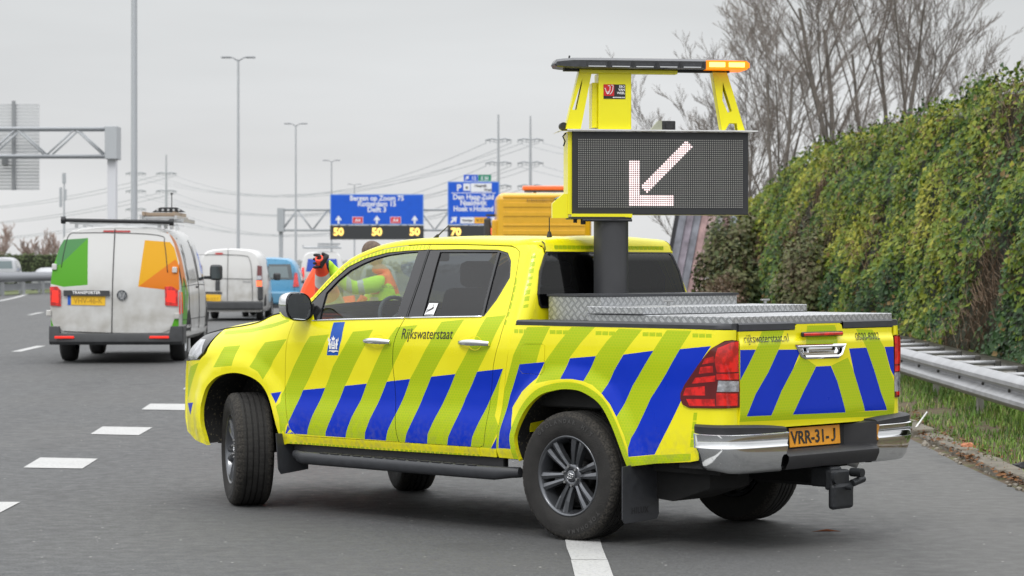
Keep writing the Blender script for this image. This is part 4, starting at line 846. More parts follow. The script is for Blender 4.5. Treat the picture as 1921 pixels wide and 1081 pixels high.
# --- wheels
def make_wheel(x_, y_, steer, sg):
    """built upright about its own centre: local z is the axle, outward"""
    w = bpy.data.objects.new('wheel', None); COL.objects.link(w); w.parent = T
    w.matrix_local = Matrix.Translation((x_, y_, .384)) @ Matrix.Rotation(R(steer), 4, 'Z') @ Matrix.Rotation(R(-90 * sg), 4, 'X')
    mb = MB(); hw = .1325
    prof = [(.228, .095, 0), (.236, .112, 0), (.262, .126, 0), (.300, .1335, 0), (.335, .129, 0), (.352, .1275, 0), (.366, .120, 1), (.377, .108, 1), (.3815, .098, 2), (.3835, .080, 2), (.384, .064, 2), (.374, .063, 0), (.374, .054, 0), (.384, .053, 2), (.3845, .024, 2), (.374, .023, 0), (.374, .014, 0), (.3845, .013, 2)]
    full = prof + [(r, -h, k) for r, h, k in prof[::-1]]
    N_ = 300
    def rf_(k, i, r):
        kk = full[k][2]
        if kk == 1 and i % 6 == 0: return r - .0045
        if kk == 2 and ((i + (3 if full[k][1] < 0 else 0)) % 6 == 0): return r - .0022
        if kk == 2 and (i * 7 + k) % 3 == 0: return r - .0008
        return r
    vs = []; K = len(full)
    for i in range(N_):
        t = 2 * math.pi * i / N_
        for k, (r, h, q) in enumerate(full):
            rr_ = rf_(k, i, r); vs.append((rr_ * math.cos(t), rr_ * math.sin(t), h))
    f1 = []; f2 = []
    for i in range(N_):
        for k in range(K - 1):
            f = [i * K + k, ((i + 1) % N_) * K + k, ((i + 1) % N_) * K + k + 1, i * K + k + 1]
            (f2 if 5 <= k <= 8 or K - 10 <= k <= K - 7 else f1).append(f)
    mb.add(vs, f1, 0, False); o = len(mb.v) - len(vs)
    for f in f2: mb.f.append([a + o for a in f]); mb.m.append(1); mb.sm.append(False)
    for txt, ang, rad in (('GEOLANDAR H/T', -47, .316), ('YOKOHAMA', 143, .316)):
        for ci, ch in enumerate(txt):
            if ch == ' ': continue
            a = R(ang - ci * 6.6) if ang > 0 else R(ang - ci * 6.6)
            vs_, fs_ = text_mesh(ch, .034, bold=.001)
            mb.add([((rad + v_) * math.cos(a) + u_ * math.sin(a), (rad + v_) * math.sin(a) - u_ * math.cos(a), .1345 - abs(v_) * .05) for u_, v_ in vs_], fs_, 2)
    part('tyre', mb, [RUB, RUBD, mat('raised_sidewall', (.045, .044, .043), rough=.5)], w, auto=28)
    mb = MB()
    mb.lathe([(.240, .106), (.243, .112), (.240, .118), (.234, .119), (.226, .112), (.222, .100), (.205, .06), (.200, -.10), (.225, -.11)], n=72)
    for k in range(6):
        base = R(60 * k + 12)
        for sd_ in (-1, 1):
            ring = []
            for r_, off_, wd, z0 in ((.050, .015, .015, .074), (.10, .0195, .0175, .087), (.15, .026, .0215, .097), (.195, .031, .026, .101), (.226, .035, .030, .103)):
                c_ = Vector((r_, sd_ * off_, 0)); rot = Matrix.Rotation(base, 4, 'Z')
                ring.append([rot @ Vector((r_, sd_ * off_ - wd, z0 - .035)), rot @ Vector((r_, sd_ * off_ - wd * .75, z0 - .004)), rot @ Vector((r_, sd_ * off_, z0 + .004)), rot @ Vector((r_, sd_ * off_ + wd * .75, z0 - .004)), rot @ Vector((r_, sd_ * off_ + wd, z0 - .035))])
            mb.loft(ring, closed=False, smooth=False)
        rot = Matrix.Rotation(base, 4, 'Z')
        mb.add([rot @ Vector(p) for p in ((.05, -.02, .058), (.05, .02, .058), (.15, .03, .068), (.15, -.03, .068))], [[0, 1, 2, 3]], 0)
    mb.lathe([(.075, .045), (.074, .070), (.066, .082), (.040, .086), (.038, .080)], n=36)
    mb.lathe([(0, .093), (.030, .092), (.036, .086), (.036, .070)], n=28)
    rim = part('alloy_rim', mb, [RIMM], w)
    mb = MB(); mb.lathe([(0, -.06), (.20, -.055)], n=40); mb.lathe([(0, -.01), (.09, 0), (.09, -.06)], n=24); mb.lathe([(.19, .045), (.19, -.1)], n=40); part('brake_disc', mb, [RIMD], w)
    for k in range(6):
        a = R(60 * k + 42); m2 = MB(); m2.cyl((.057 * math.cos(a), .057 * math.sin(a), .076), (.057 * math.cos(a), .057 * math.sin(a), .100), .010, .008, n=8); part('wheel_nut', m2, STEEL, w)
    mb = MB()
    for rx_, ry_, cy_ in ((.024, .016, 0), (.008, .0155, 0), (.015, .0065, .0085)):
        mb.tube([(rx_ * math.cos(t), ry_ * math.sin(t) + cy_, .0945) for t in [2 * math.pi * k / 24 for k in range(25)]], .0016, 4)
    bd = part('wheel_badge', mb, CHROME, w); bd.rotation_euler = (0, 0, R(0 if sg < 0 else 180))
    return w
for x_, y_, st_, sg in ((0, .775, 0, 1), (0, -.775, 0, -1), (3.085, .775, -31, 1), (3.085, -.775, -31, -1)): make_wheel(x_, y_, st_, sg)

# --- arrow board on its lifting column: built in a frame whose -x faces the camera side (like the tailgate's outward normal)
SM = Matrix.Translation((.30, .165, 0)) @ Matrix.Rotation(R(-38.0), 4, 'Z')   # turned on its column
def sgn(name, mb, mats, parent=None, **k):
    o = mb.build(name, mats, parent or T, **k)
    if parent is None: o.matrix_local = SM
    return o
mb = MB(); mb.cyl((0, 0, 1.20), (0, 0, 1.93), .108, n=48); col = sgn('sign_column', mb, mat('anthracite_column', (.04, .041, .045), rough=.42, var=.1, vscale=5))
mb = MB(); mb.cyl((0, 0, 1.915), (0, 0, 1.935), .128, n=40); mb.box((.0, .10, 1.930), (.20, .34, .014)); mb.cyl((-.05, .235, 1.90), (-.05, .235, 1.945), .012); mb.cyl((-.05, .185, 1.89), (-.05, .185, 1.945), .016)
mb.cyl((-.12, .20, 1.915), (-.12, -.11, 1.915), .008, n=8); sgn('turntable', mb, CASE)
Y0, Y1, Z0, Z1 = .255, -.865, 1.952, 2.468       # left and right ends, bottom and top of the board
ym, zm = (Y0 + Y1) / 2, (Z0 + Z1) / 2
mb = MB(); mb.box((.045, ym + .012, zm), (.17, Y0 - Y1 + .024, Z1 - Z0), bev=.004)
mb.box((.02, .07, 1.945), (.20, .38, .022)); mb.prism([(.0, 0), (.10, 0), (.10, .09), (.03, .15), (.0, .15)], Matrix(((0, 0, 1, -.03), (1, 0, 0, .275), (0, 1, 0, 1.93), (0, 0, 0, 1))) @ Matrix.Translation((0, 0, 0)), .04)
board = sgn('arrow_board', mb, YEL)
mb = MB(); w_ = Y0 - Y1; h_ = Z1 - Z0
mb.loft([[(-.047, Y0, Z0), (-.047, Y1, Z0), (-.047, Y1, Z1), (-.047, Y0, Z1)], [(-.056, Y0 - .004, Z0 + .004), (-.056, Y1 + .004, Z0 + .004), (-.056, Y1 + .004, Z1 - .004), (-.056, Y0 - .004, Z1 - .004)]], smooth=False)
mb.add([(-.056, Y0 - .004, Z0 + .004), (-.056, Y1 + .004, Z0 + .004), (-.056, Y1 + .004, Z1 - .004), (-.056, Y0 - .004, Z1 - .004)], [[0, 1, 2, 3]]); 
part('screen_frame', mb, CASE, board)
mb = MB(); mb.add([(0, .525, -.2155), (0, -.525, -.2155), (0, -.525, .2155), (0, .525, .2155)], [[0, 1, 2, 3]]); s_ = part('display_screen', mb, LED, board); s_.location = (-.0575, ym + .0, zm - .002)
mb = MB(); mb.loft([[(-.085, Y0 + .035, Z1 + .004), (.14, Y0 + .035, Z1 + .012), (.14, Y1 - .055, Z1 + .012), (-.085, Y1 - .055, Z1 + .004)], [(-.085, Y0 + .035, Z1 + .012), (.14, Y0 + .035, Z1 + .020), (.14, Y1 - .055, Z1 + .020), (-.085, Y1 - .055, Z1 + .012)]], caps=True, smooth=False)
mb.add([(-.085, Y0 + .035, Z1 + .012), (.14, Y0 + .035, Z1 + .020), (.16, Y0 + .09, Z1 - .006), (-.085, Y0 + .09, Z1 - .002)], [[0, 1, 2, 3]], 1); mb.add([(-.085, Y0 + .035, Z1 + .004), (.14, Y0 + .035, Z1 + .008), (.16, Y0 + .09, Z1 - .012), (-.085, Y0 + .09, Z1 - .010)], [[3, 2, 1, 0]], 1)
part('top_plate', mb, [mat('pale_alloy_plate', (.72, .72, .72), rough=.4, metal=.3, var=.1), YEL], board)
# legs of the beacon frame: slotted plates folded along their edges
for out_, slot in (([(.199, 2.872), (.120, 2.872), (.196, 2.484), (.291, 2.484)], [(.186, 2.795), (.190, 2.752), (.222, 2.603), (.250, 2.603)]),
                   ([(-.636, 2.870), (-.724, 2.870), (-.848, 2.481), (-.802, 2.481), (-.796, 2.527), (-.749, 2.527), (-.72, 2.481), (-.70, 2.481)], [(-.706, 2.785), (-.765, 2.603), (-.738, 2.593), (-.704, 2.669)])):
    mb = MB(); panel(mb, out_, lambda y_, z_: (-.03, y_, z_), holes=[slot], step=.2, flip=True, depth=.012)
    panel(mb, out_, lambda y_, z_: (.035, y_, z_), holes=[slot], step=.2, flip=True, depth=.012)
    a_, b_ = out_[1], out_[2]; mb.add([(-.03, a_[0], a_[1]), (.035, a_[0], a_[1]), (.035, b_[0], b_[1]), (-.03, b_[0], b_[1])], [[0, 1, 2, 3]])
    a_, b_ = out_[0], out_[-1]; mb.add([(-.03, a_[0], a_[1]), (.035, a_[0], a_[1]), (.035, b_[0], b_[1]), (-.03, b_[0], b_[1])], [[3, 2, 1, 0]])
    part('beacon_leg', mb, YEL, board)
mb = MB(); mb.box((.035, -.018, (Z1 + 2.842) / 2), (.15, .208, 2.842 - Z1 - .02), bev=.006); mb.box((.055, .103, (Z1 + 2.78) / 2 + .01), (.11, .034, 2.78 - Z1 - .03), bev=.004); part('control_cabinet', mb, YEL, board)
mb = MB(); x0 = -.0425
mb.add([(x0, .055, 2.672), (x0, -.083, 2.672), (x0, -.083, 2.762), (x0, .055, 2.762)], [[0, 1, 2, 3]], 0)
mb.add([(x0 - .001, .055, 2.690), (x0 - .001, -.012, 2.690), (x0 - .001, -.012, 2.762), (x0 - .001, .055, 2.762)], [[0, 1, 2, 3]], 1)
for pts in ([(.050, 2.735), (.044, 2.736), (.040, 2.72), (.030, 2.702), (.026, 2.72)], [(.028, 2.752), (.016, 2.752), (.014, 2.735), (.020, 2.712), (.032, 2.700)], [(.008, 2.755), (-.004, 2.755), (-.003, 2.73), (.004, 2.712), (.016, 2.700)]):
    mb.tube([(x0 - .002, a, b) for a, b in smoothpoly(pts, k=3)], .0028, 4, 2)
for txt, zz, sz in (('EBO', 2.742, .020), ('VAN', 2.722, .020), ('WEEL', 2.702, .020), ('EBOVANWEEL.COM', 2.678, .0085)):
    put_text(mb, txt, sz, lambda u_, v_, zz=zz: (x0 - .002, -.080 - u_, zz + v_), 2, align='RIGHT', bold=.0006)
part('maker_plate', mb, [BLACKT, mat('plate_red', (.55, .01, .015), rough=.4), WHITE], board)
mb = MB(); mb.box((.02, -.365, Z1 + .040), (.07, .085, .064), bev=.005); mb.prism([(.0, 0), (.075, 0), (.02, .062), (0, .062)], Matrix(((0, 0, 1, -.01), (1, 0, 0, -.322), (0, 1, 0, Z1 + .012), (0, 0, 0, 1))), .05, 1)
mb.cyl((-.015, -.368, Z1 + .040), (-.026, -.368, Z1 + .040), .020, n=16); mb.box((-.020, -.368, Z1 + .040), (.008, .050, .040), 0, bev=.004); part('road_camera', mb, [CASE, mat('dull_green_alloy', (.35, .36, .28), rough=.5, metal=.4)], board)
mb = MB(); mb.box((.03, Y0 + .010, Z1 + .034), (.05, .05, .040), 1, bev=.004); mb.cyl((-.01, Y0 + .045, Z1 + .034), (.05, Y0 + .045, Z1 + .034), .024, n=16, mi=0); mb.tube([(.0, Y0 + .03, Z1 - .01), (.0, Y0 + .05, Z1 - .03), (.0, Y0 + .035, Z1 - .06), (.0, Y0 + .045, Z1 - .09)], .005, 6)
part('side_camera', mb, [CASE, mat('dull_green_alloy', (.35, .36, .28))], board)
mb = MB(); mb.lathe([(0, .075), (.018, .05), (.026, 0), (.020, -.03), (0, -.035)], Matrix.Translation((.02, Y0 + .03, Z0 + .085)) @ Matrix.Rotation(R(-80), 4, 'X'), 14); part('position_lamp', mb, mat('green_grey_lens', (.06, .09, .08), rough=.15, coat=.5), board)
# beacon bar
mb = MB(); yc = ym + .060; L2 = .612; zb = 2.886
def ring(y_, k): return [(x_ * (1 if y_ < 0 or True else 1), yc + y_, z_) for x_, z_ in k]
rings = []
for y_ in (-L2, -L2 + .012, -L2 + .06, -.45, 0, .40, .50, L2 - .05, L2 - .012, L2):
    e_ = max(0, abs(y_) - .45) / (L2 - .45); tw = .115 - .02 * e_ ** 2; hb_ = -.030 + .010 * e_ ** 3; ht = .036 - .012 * e_ ** 2
    if abs(abs(y_) - L2) < 1e-6: tw *= .8; hb_ *= .4; ht *= .3
    rings.append([(-tw, yc + y_, zb + hb_ + .008), (-tw + .012, yc + y_, zb + hb_), (tw - .012, yc + y_, zb + hb_), (tw, yc + y_, zb + hb_ + .008), (tw, yc + y_, zb + ht - .016), (tw - .03, yc + y_, zb + ht), (-tw + .03, yc + y_, zb + ht), (-tw, yc + y_, zb + ht - .016)])
mb.loft(rings, caps=True, smooth=False)
bar = sgn('beacon_bar', mb, [SMOKE])
for k in range(7):
    y0 = yc + .42 - k * .150; m2 = MB()
    if k >= 5: continue
    m2.loft([[(-.1155, y0, zb - .012), (-.1155, y0 - .135, zb - .012), (-.1155, y0 - .135, zb + .016), (-.1155, y0, zb + .016)], [(-.1165, y0 - .008, zb - .018), (-.1165, y0 - .127, zb - .018), (-.1165, y0 - .132, zb + .010), (-.1165, y0 - .004, zb + .010)]], smooth=False)
    m2.box((-.116, y0 - .0675, zb - .018), (.004, .11, .006), 1); m2.box((-.116, y0 - .142, zb - .004), (.006, .008, .04), 0)
    part('beacon_module', m2, [CASE, REFL], bar)
m2 = MB(); rings2 = []
for y_ in (-.335, -.345, -.45, -.55, -.595, -.612, -.617):
    e_ = max(0, -y_ - .45) / (L2 - .45); tw = .118 - .02 * e_ ** 2; k2 = 1 if y_ > -.61 else .5
    rings2.append([(-tw, yc + y_, zb - .030 * k2), (tw * .9, yc + y_, zb - .030 * k2), (tw * .9, yc + y_, zb + .026 * k2), (-tw, yc + y_, zb + .026 * k2)])
m2.loft(rings2, caps=True, smooth=False); al = part('amber_lens', m2, AMBER_ON, bar); al['label'] = 'lit amber end lens'
m2 = MB(); m2.box((-.1195, yc - .405, zb), (.004, .10, .030)); m2.box((-.117, yc - .530, zb), (.006, .10, .028)); part('amber_led', m2, AMBER_HOT, bar)
mb = MB(); mb.box((0, yc + .02, zb - .036), (.06, 1.05, .012)); part('bar_rail', mb, CASE, bar)
mb = MB(); mb.box((-.005, yc + .14, zb - .044), (.07, .62, .024), bev=.003); part('bar_support', mb, YEL, bar)
mb = MB(); mb.cyl((0, yc + L2 - .10, zb + .03), (0, yc + L2 - .105, zb + .055), .006, n=6); part('bar_aerial', mb, GLOSSB, bar)

# ------------------------------------------------------------------ ground: the carriageway climbs 25 cm just beyond the pickup
def gz(y): return .25 * SST(18.5, 37, y)
YS = [-12, 0, 5, 10, 14, 18] + [18.5 + i * 1.0 for i in range(1, 20)] + [45, 60, 90, 130, 200, 320, 520, 900, 1600, 3000]
def strip(mb, fl, fr, ys, dz=0., mi=0, n=1):
    rows = []
    for y in ys:
        a, b = fl(y), fr(y); rows.append([(a[0] + (b[0] - a[0]) * i / n, y, a[1] + (b[1] - a[1]) * i / n + dz) for i in range(n + 1)])
    mb.loft(rows, closed=False, mi=mi)
ASPH = mat('asphalt', (.1, .1, .1), rough=.85)
g = NG(ASPH); x = g.xyz()
fine = g.noise(150, 3, rough=.8); mid_ = g.noise(9, 5); big = g.noise(.35, 4)
v = g.t.nodes.new('ShaderNodeTexVoronoi'); v.inputs['Scale'].default_value = 60; g.t.links.new(g.tc.outputs['Object'], v.inputs['Vector'])
c = g.mix(g.rng(fine, .25, .75), (.030, .031, .032), (.086, .088, .088))
gr2 = g.t.nodes.new('ShaderNodeTexNoise'); gr2.inputs['Scale'].default_value = 42; gr2.inputs['Detail'].default_value = 5; gr2.inputs['Roughness'].default_value = .75; g.t.links.new(g.tc.outputs['Object'], gr2.inputs['Vector'])
c = g.mix(g.rng(gr2.outputs[0], .36, .66), g.mix(.3, c, (.014, .014, .015)), g.mix(.3, c, (.108, .110, .109)))
cell_ = g.t.nodes.new('ShaderNodeTexVoronoi'); cell_.inputs['Scale'].default_value = 105; g.t.links.new(g.tc.outputs['Object'], cell_.inputs['Vector']); cs_ = g.t.nodes.new('ShaderNodeSeparateColor'); g.t.links.new(cell_.outputs['Color'], cs_.inputs[0])
c = g.mix(g.m('MULTIPLY', cs_.outputs[0], .55), c, g.mix(cs_.outputs[1], (.008, .009, .010), (.165, .168, .168)))
c = g.mix(g.m('MULTIPLY', g.rng(v.outputs['Distance'], .0, .22, 1, 0), .35), c, (.16, .16, .155))
c = g.mix(g.m('MULTIPLY', g.rng(big, .4, .65), .4), c, (.078, .077, .074))
c = g.mix(g.m('MULTIPLY', g.rng(x[0], .9, 3.4), .65), c, (.108, .106, .099))       # the shoulder is older and paler
speck = g.t.nodes.new('ShaderNodeTexVoronoi'); speck.inputs['Scale'].default_value = 5.5; speck.inputs['Randomness'].default_value = 1; g.t.links.new(g.tc.outputs['Object'], speck.inputs['Vector'])
c = g.mix(g.m('LESS_THAN', speck.outputs['Distance'], .045), c, (.42, .41, .39))
track = g.m('ABSOLUTE', g.m('SUBTRACT', g.m('FRACT', g.m('MULTIPLY', g.m('ADD', x[0], g.m('MULTIPLY', x[1], .03)), .58)), .5))
c = g.mix(g.m('MULTIPLY', g.rng(track, .18, .02), g.rng(mid_, .35, .7, .05, .30)), c, (.045, .046, .048))
st_ = g.t.nodes.new('ShaderNodeTexNoise'); st_.inputs['Scale'].default_value = 1.1; st_.inputs['Detail'].default_value = 7; g.t.links.new(g.tc.outputs['Object'], st_.inputs['Vector'])
c = g.mix(g.m('MULTIPLY', g.rng(st_.outputs[0], .60, .66), .35), c, (.040, .040, .041))
g.to(c, 'Base Color'); g.to(g.rng(mid_, .3, .7, .62, .85), 'Roughness'); g.bump(fine, .7, .006)
mb = MB(); strip(mb, lambda y: (-31 - .0007 * max(0, y - 25) ** 2 * (1 if y < 300 else 0) - (53 if y >= 300 else 0), gz(y)), lambda y: (3.70 + .012 * math.sin(y * 2.1), gz(y)), YS, n=24)
tag(mb.build('road', ASPH), kind='structure')
SOIL = mat('verge_soil', (.10, .075, .045), rough=.95)
g = NG(SOIL); g.to(g.mix(g.rng(g.noise(6, 6), .48, .68), (.085, .058, .034), g.mix(g.rng(g.noise(30, 4), .3, .7), (.05, .085, .018), (.13, .12, .05))), 'Base Color'); g.bump(g.noise(40, 5), .8, .03)
mb = MB(); rows = []
for y in YS: rows.append([(3.6 + t, y, gz(y) - .012 + [0, .015, .05, .10, .14, .16, .2, .3, .3][k]) for k, t in enumerate((0, .14, .4, .9, 1.6, 2.6, 5, 20, 400))])
mb.loft(rows, closed=False, mi=0); tag(mb.build('verge', SOIL), kind='structure')
LAND = mat('far_land', (.07, .09, .03), rough=1., var=.3, vscale=.2)
mb = MB(); mb.add([(-2500, -60, -.35), (2500, -60, -.35), (2500, 3500, -.35), (-2500, 3500, -.35)], [[0, 1, 2, 3]]); mb.add([(-1200, 40, .18), (-29, 40, .18), (-75, 300, .18), (-90, 3000, .18), (-1200, 3000, .18)], [[0, 1, 2, 3, 4]]); tag(mb.build('ground', LAND), kind='structure')
# painted lines
PAINT = mat('road_paint', (.55, .55, .54), rough=.7)
g = NG(PAINT); x = g.xyz(); w = g.noise(60, 5, rough=.7); g.to(g.mix(g.rng(w, .52, .72), g.mix(g.noise(3, 3), (.36, .36, .355), (.45, .45, .44)), (.16, .16, .158)), 'Base Color'); g.bump(w, .4, .004)
def paint(poly, name='lane_marking'):
    mb = MB(); pl = densify(poly, .5); c = (sum(p[0] for p in pl) / len(pl), sum(p[1] for p in pl) / len(pl))
    random.seed(int(c[1] * 100)); vs = [(p[0] + random.uniform(-.006, .006), p[1] + random.uniform(-.006, .006), gz(p[1]) + .005) for p in pl]
    mb.add(vs + [(c[0], c[1], gz(c[1]) + .005)], [[i, (i + 1) % len(pl), len(pl)] for i in range(len(pl))])
    return tag(mb.build(name, PAINT), kind='structure')
for q in ([(-3.9, 15.95), (-3.385, 15.95), (-3.39, 16.90), (-3.92, 16.92)], [(-3.95, 19.78), (-3.46, 19.68), (-3.49, 20.62), (-4.0, 20.74)], [(-4.0, 23.22), (-3.52, 23.10), (-3.52, 24.0), (-4.03, 24.11)], [(-3.98, 26.3), (-3.46, 26.2), (-3.5, 27.08), (-4.01, 27.14)],
          [(-3.96, 29.4), (-3.48, 29.4), (-3.5, 30.3), (-4.0, 30.3)], [(-4.0, 32.6), (-3.5, 32.6), (-3.52, 33.5), (-4.02, 33.5)]): paint(q)
for k in range(5): y0 = 36 + k * 3.2; paint([(-4.05 - .03 * (y0 - 33), y0), (-3.55 - .03 * (y0 - 33), y0), (-3.57 - .03 * (y0 - 33), y0 + .95), (-4.07 - .03 * (y0 - 33), y0 + .95)])
paint([(.325, 13.56), (.525, 13.56), (.522, 14.75), (.312, 14.75)]); paint([(.345, 11.6), (.545, 11.6), (.527, 13.545), (.327, 13.545)])
lx = lambda x0, y: x0 - .03 * (y - 25) - .0007 * max(0, y - 25) ** 2
for k in range(-1, 9):
    y0 = 40.0 + 12 * k; paint([(lx(-7.5, y) + s_, y) for y, s_ in ((y0, -.08), (y0, .08), (y0 + 3, .08), (y0 + 3, -.08))])
    y0 = 71.5 + 12 * (k - 2); paint([(lx(-11.2, y) + s_, y) for y, s_ in ((y0, -.08), (y0, .08), (y0 + 4, .08), (y0 + 4, -.08))])
mb = MB(); strip(mb, lambda y: (lx(-14.9, y) - .12, gz(y)), lambda y: (lx(-14.9, y) + .12, gz(y)), [20 + i * 6 for i in range(28)], .005); tag(mb.build('edge_line', PAINT), kind='structure')
# gutter slabs, rubble and leaves along the shoulder
CONC = mat('weathered_concrete', (.13, .115, .09), rough=.95, var=.35, vscale=9, bump=.5, bscale=40)
random.seed(3)
slabs = []
for k in range(16):
    y0 = 15.2 + k * 1.02; mb = MB(); mb.box((0, 0, 0), (.20 + random.uniform(-.03, .02), .97, .09), bev=.02)
    o = mb.build('gutter_slab', CONC, loc=(3.86 + random.uniform(-.02, .03), y0, gz(y0) + .025 + random.uniform(-.015, .012)), rot=(0, R(random.uniform(-6, 4)), R(random.uniform(-3, 3))))
    tag(o, 'weathered concrete gutter slab, one of the half-buried row along the shoulder edge', 'kerb slab', 'half-buried gutter slabs')
DEB = mat('fallen_leaves_brown', (.16, .075, .03), rough=.9, var=.5, vscale=30); STN = mat('loose_stones', (.19, .17, .14), rough=.9, var=.4, vscale=20)
MOSS = mat('moss', (.10, .13, .015), rough=1., var=.4, vscale=30, bump=1., bscale=90)
mb = MB()
for k in range(1500):
    y = random.uniform(14.5, 26); x_ = 3.70 + abs(random.gauss(0, .22)) + (.05 if y > 20 else 0); s_ = random.uniform(.012, .035)
    M = Matrix.Translation((x_, y, gz(y) + .03 + random.uniform(0, .04))) @ Matrix.Rotation(random.uniform(0, 6), 4, 'Z') @ Matrix.Rotation(random.uniform(-.9, .9), 4, 'X')
    mb.add([M @ Vector(p) for p in ((-s_, 0, 0), (0, -s_ * .6, s_ * .3), (s_, 0, 0), (0, s_ * .6, s_ * .3))], [[0, 1, 2, 3]])
tag(mb.build('leaf_litter', DEB), kind='stuff')
mb = MB()
for k in range(150):
    y = random.uniform(14.5, 25); x_ = 3.68 + abs(random.gauss(0, .14)); s_ = random.uniform(.008, .030) * (1.6 if random.random() < .06 else 1)
    bm = bmesh.new(); bmesh.ops.create_icosphere(bm, subdivisions=1, radius=s_)
    for v_ in bm.verts: v_.co *= random.uniform(.7, 1.15); v_.co.z *= .7
    mb.bm(bm, 0, Matrix.Translation((x_, y, gz(y) + s_ * .3)))
tag(mb.build('loose_stones', STN), kind='stuff')
for (x_, y, s_, m_, lab, nm) in ((3.92, 21.1, .085, mat('reddish_rubble', (.42, .17, .09), rough=.9, var=.3, vscale=20, bump=.6, bscale=30), 'reddish brick lump among the leaf litter by the kerb', 'rubble_lump'), (3.83, 20.35, .07, CONC, 'grey concrete lump just in front of the reddish one', 'rubble_lump'), (3.98, 19.2, .075, mat('charred_lump', (.02, .02, .022), rough=.8, bump=.6, bscale=30), 'black lump lying on the gutter slabs', 'rubble_lump')):
    bm = bmesh.new(); bmesh.ops.create_icosphere(bm, subdivisions=2, radius=s_)
    for v_ in bm.verts: v_.co *= .75 + .5 * noise.noise(v_.co * 14 + Vector((x_, y, 0))); v_.co.z *= .7
    mb = MB(); mb.bm(bm, 0); o = mb.build(nm, m_, loc=(x_, y, gz(y) + .06)); tag(o, lab, 'rubble')
mb = MB(); mb.tube([(3.80, 23.1, gz(23) + .06), (4.12, 24.3, gz(24.3) + .13)], .008, 8); tag(mb.build('white_rod', mat('white_plastic_rod', (.75, .75, .74), rough=.5)), 'thin white rod lying on the verge beside the bumper', 'rod')
mb = MB(); M = Matrix.Translation((1.92, 14.9, .012)); mb.add([M @ Vector(p) for p in ((-.10, 0, .002), (-.02, -.018, .012), (.09, .004, .004), (.0, .012, .018))], [[0, 1, 2, 3]]); tag(mb.build('dead_leaf', mat('dead_leaf_brown', (.20, .06, .02), rough=.8)), 'long brown dead leaf on the asphalt behind the pickup', 'leaf')
# grass on the verge
GR = [mat('grass_%s' % n_, c_, rough=.7) for n_, c_ in (('green', (.09, .18, .018)), ('light', (.16, .27, .035)), ('straw', (.28, .26, .10)), ('deep', (.045, .105, .012)))]
mb = MB(); random.seed(11)
for k in range(46000):
    y = 16.5 + 18 * random.random() ** 1.2; x_ = 4.06 + random.random() ** .8 * 2.5 if random.random() < .965 else 3.80 + random.random() * .3
    if noise.noise(Vector((x_ * 1.3, y * .9, 0))) < -.20 - .5 * (x_ > 4.5): continue
    z0 = gz(y) + interp([(3.6, -.01), (4.0, .04), (4.5, .09), (5.2, .13), (6.2, .15)], x_); h = random.uniform(.03, .10) * (1.3 if x_ > 4.6 else .8); a = random.uniform(0, 6.28); w = random.uniform(.003, .0055)
    lean = random.uniform(.1, .7) * h; dx, dy = math.cos(a), math.sin(a)
    p = Vector((x_, y, z0)); u = Vector((-dy, dx, 0)) * w; q = p + Vector((dx * lean * .35, dy * lean * .35, h * .6)); r = p + Vector((dx * lean, dy * lean, h))
    n_ = noise.noise(Vector((x_ * 2, y * 1.5, 3))); mi = 0 if n_ < .05 else 1
    if random.random() < .09: mi = 2
    elif random.random() < .2: mi = 3
    mb.add([p - u, p + u, q + u * .8, q - u * .8, r], [[0, 1, 2, 3], [3, 2, 4]], mi)
tag(mb.build('grass', GR), kind='stuff')
# ------------------------------------------------------------------ crash barrier on the right
GALV = mat('galvanised_steel', (.36, .365, .375), rough=.5, metal=.5, var=.14, vscale=5)
g = NG(GALV); x = g.xyz(); st = g.noise(1.0, 3, vec=None)
GALVD = mat('stained_galvanised_steel', (.33, .32, .29), rough=.6, metal=.4, var=.25, vscale=7)
WB = [(0, .155), (-.010, .152), (-.070, .112), (-.080, .098), (-.080, .062), (-.070, .048), (-.008, .014), (0, .006), (0, -.006), (-.008, -.014), (-.070, -.048), (-.080, -.062), (-.080, -.098), (-.070, -.112), (-.010, -.152), (0, -.155)]
def barrier_beam(mb, path, side=1, th=.004):
    rings = [[(x_ + o_ * side, y_, z_ + h_) for o_, h_ in WB] for x_, y_, z_ in path]; mb.loft(rings, closed=False)
    rings = [[(x_ + (o_ + th) * side, y_, z_ + h_) for o_, h_ in WB] for x_, y_, z_ in path]; mb.loft(rings, closed=False)
bz = lambda y: .485 + gz(y) * .18
path = lambda xf, y0, y1, st_: [(xf(y0 + (y1 - y0) * i / st_), y0 + (y1 - y0) * i / st_, bz(y0 + (y1 - y0) * i / st_)) for i in range(st_ + 1)]
bx = lambda y: 4.58 + .010 * (y - 21.9); bx2 = lambda y: 5.04 + .03 * (y - 23.8) if y < 60 else 6.1
BR = empty('crash_barrier', (0, 0, 0), 0, 'galvanised double crash barrier with cross rungs along the grass verge at right', 'crash barrier')
mb = MB(); barrier_beam(mb, path(bx, 6, 66, 60)); part('front_beam', mb, GALV, BR, auto=24)
mb = MB(); barrier_beam(mb, [(bx2(y), y, bz(y) + .02) for y in [6 + i for i in range(61)]], -1); part('rear_beam', mb, GALVD, BR)
for k in range(26):
    y = 16.2 + k * 1.33 + .0; mb = MB()
    mb.tube([(bx(y) + .03, y, bz(y) + .13), (bx2(y) - .02, y, bz(y) + .135)], .024, 8); part('cross_rung', mb, GALV, BR)
    mb = MB(); mb.box((bx2(y) - .03, y, bz(y) + .115), (.06, .10, .09), bev=.012); part('rung_bracket', mb, mat('dark_weathered_bracket', (.06, .058, .052), rough=.8), BR)
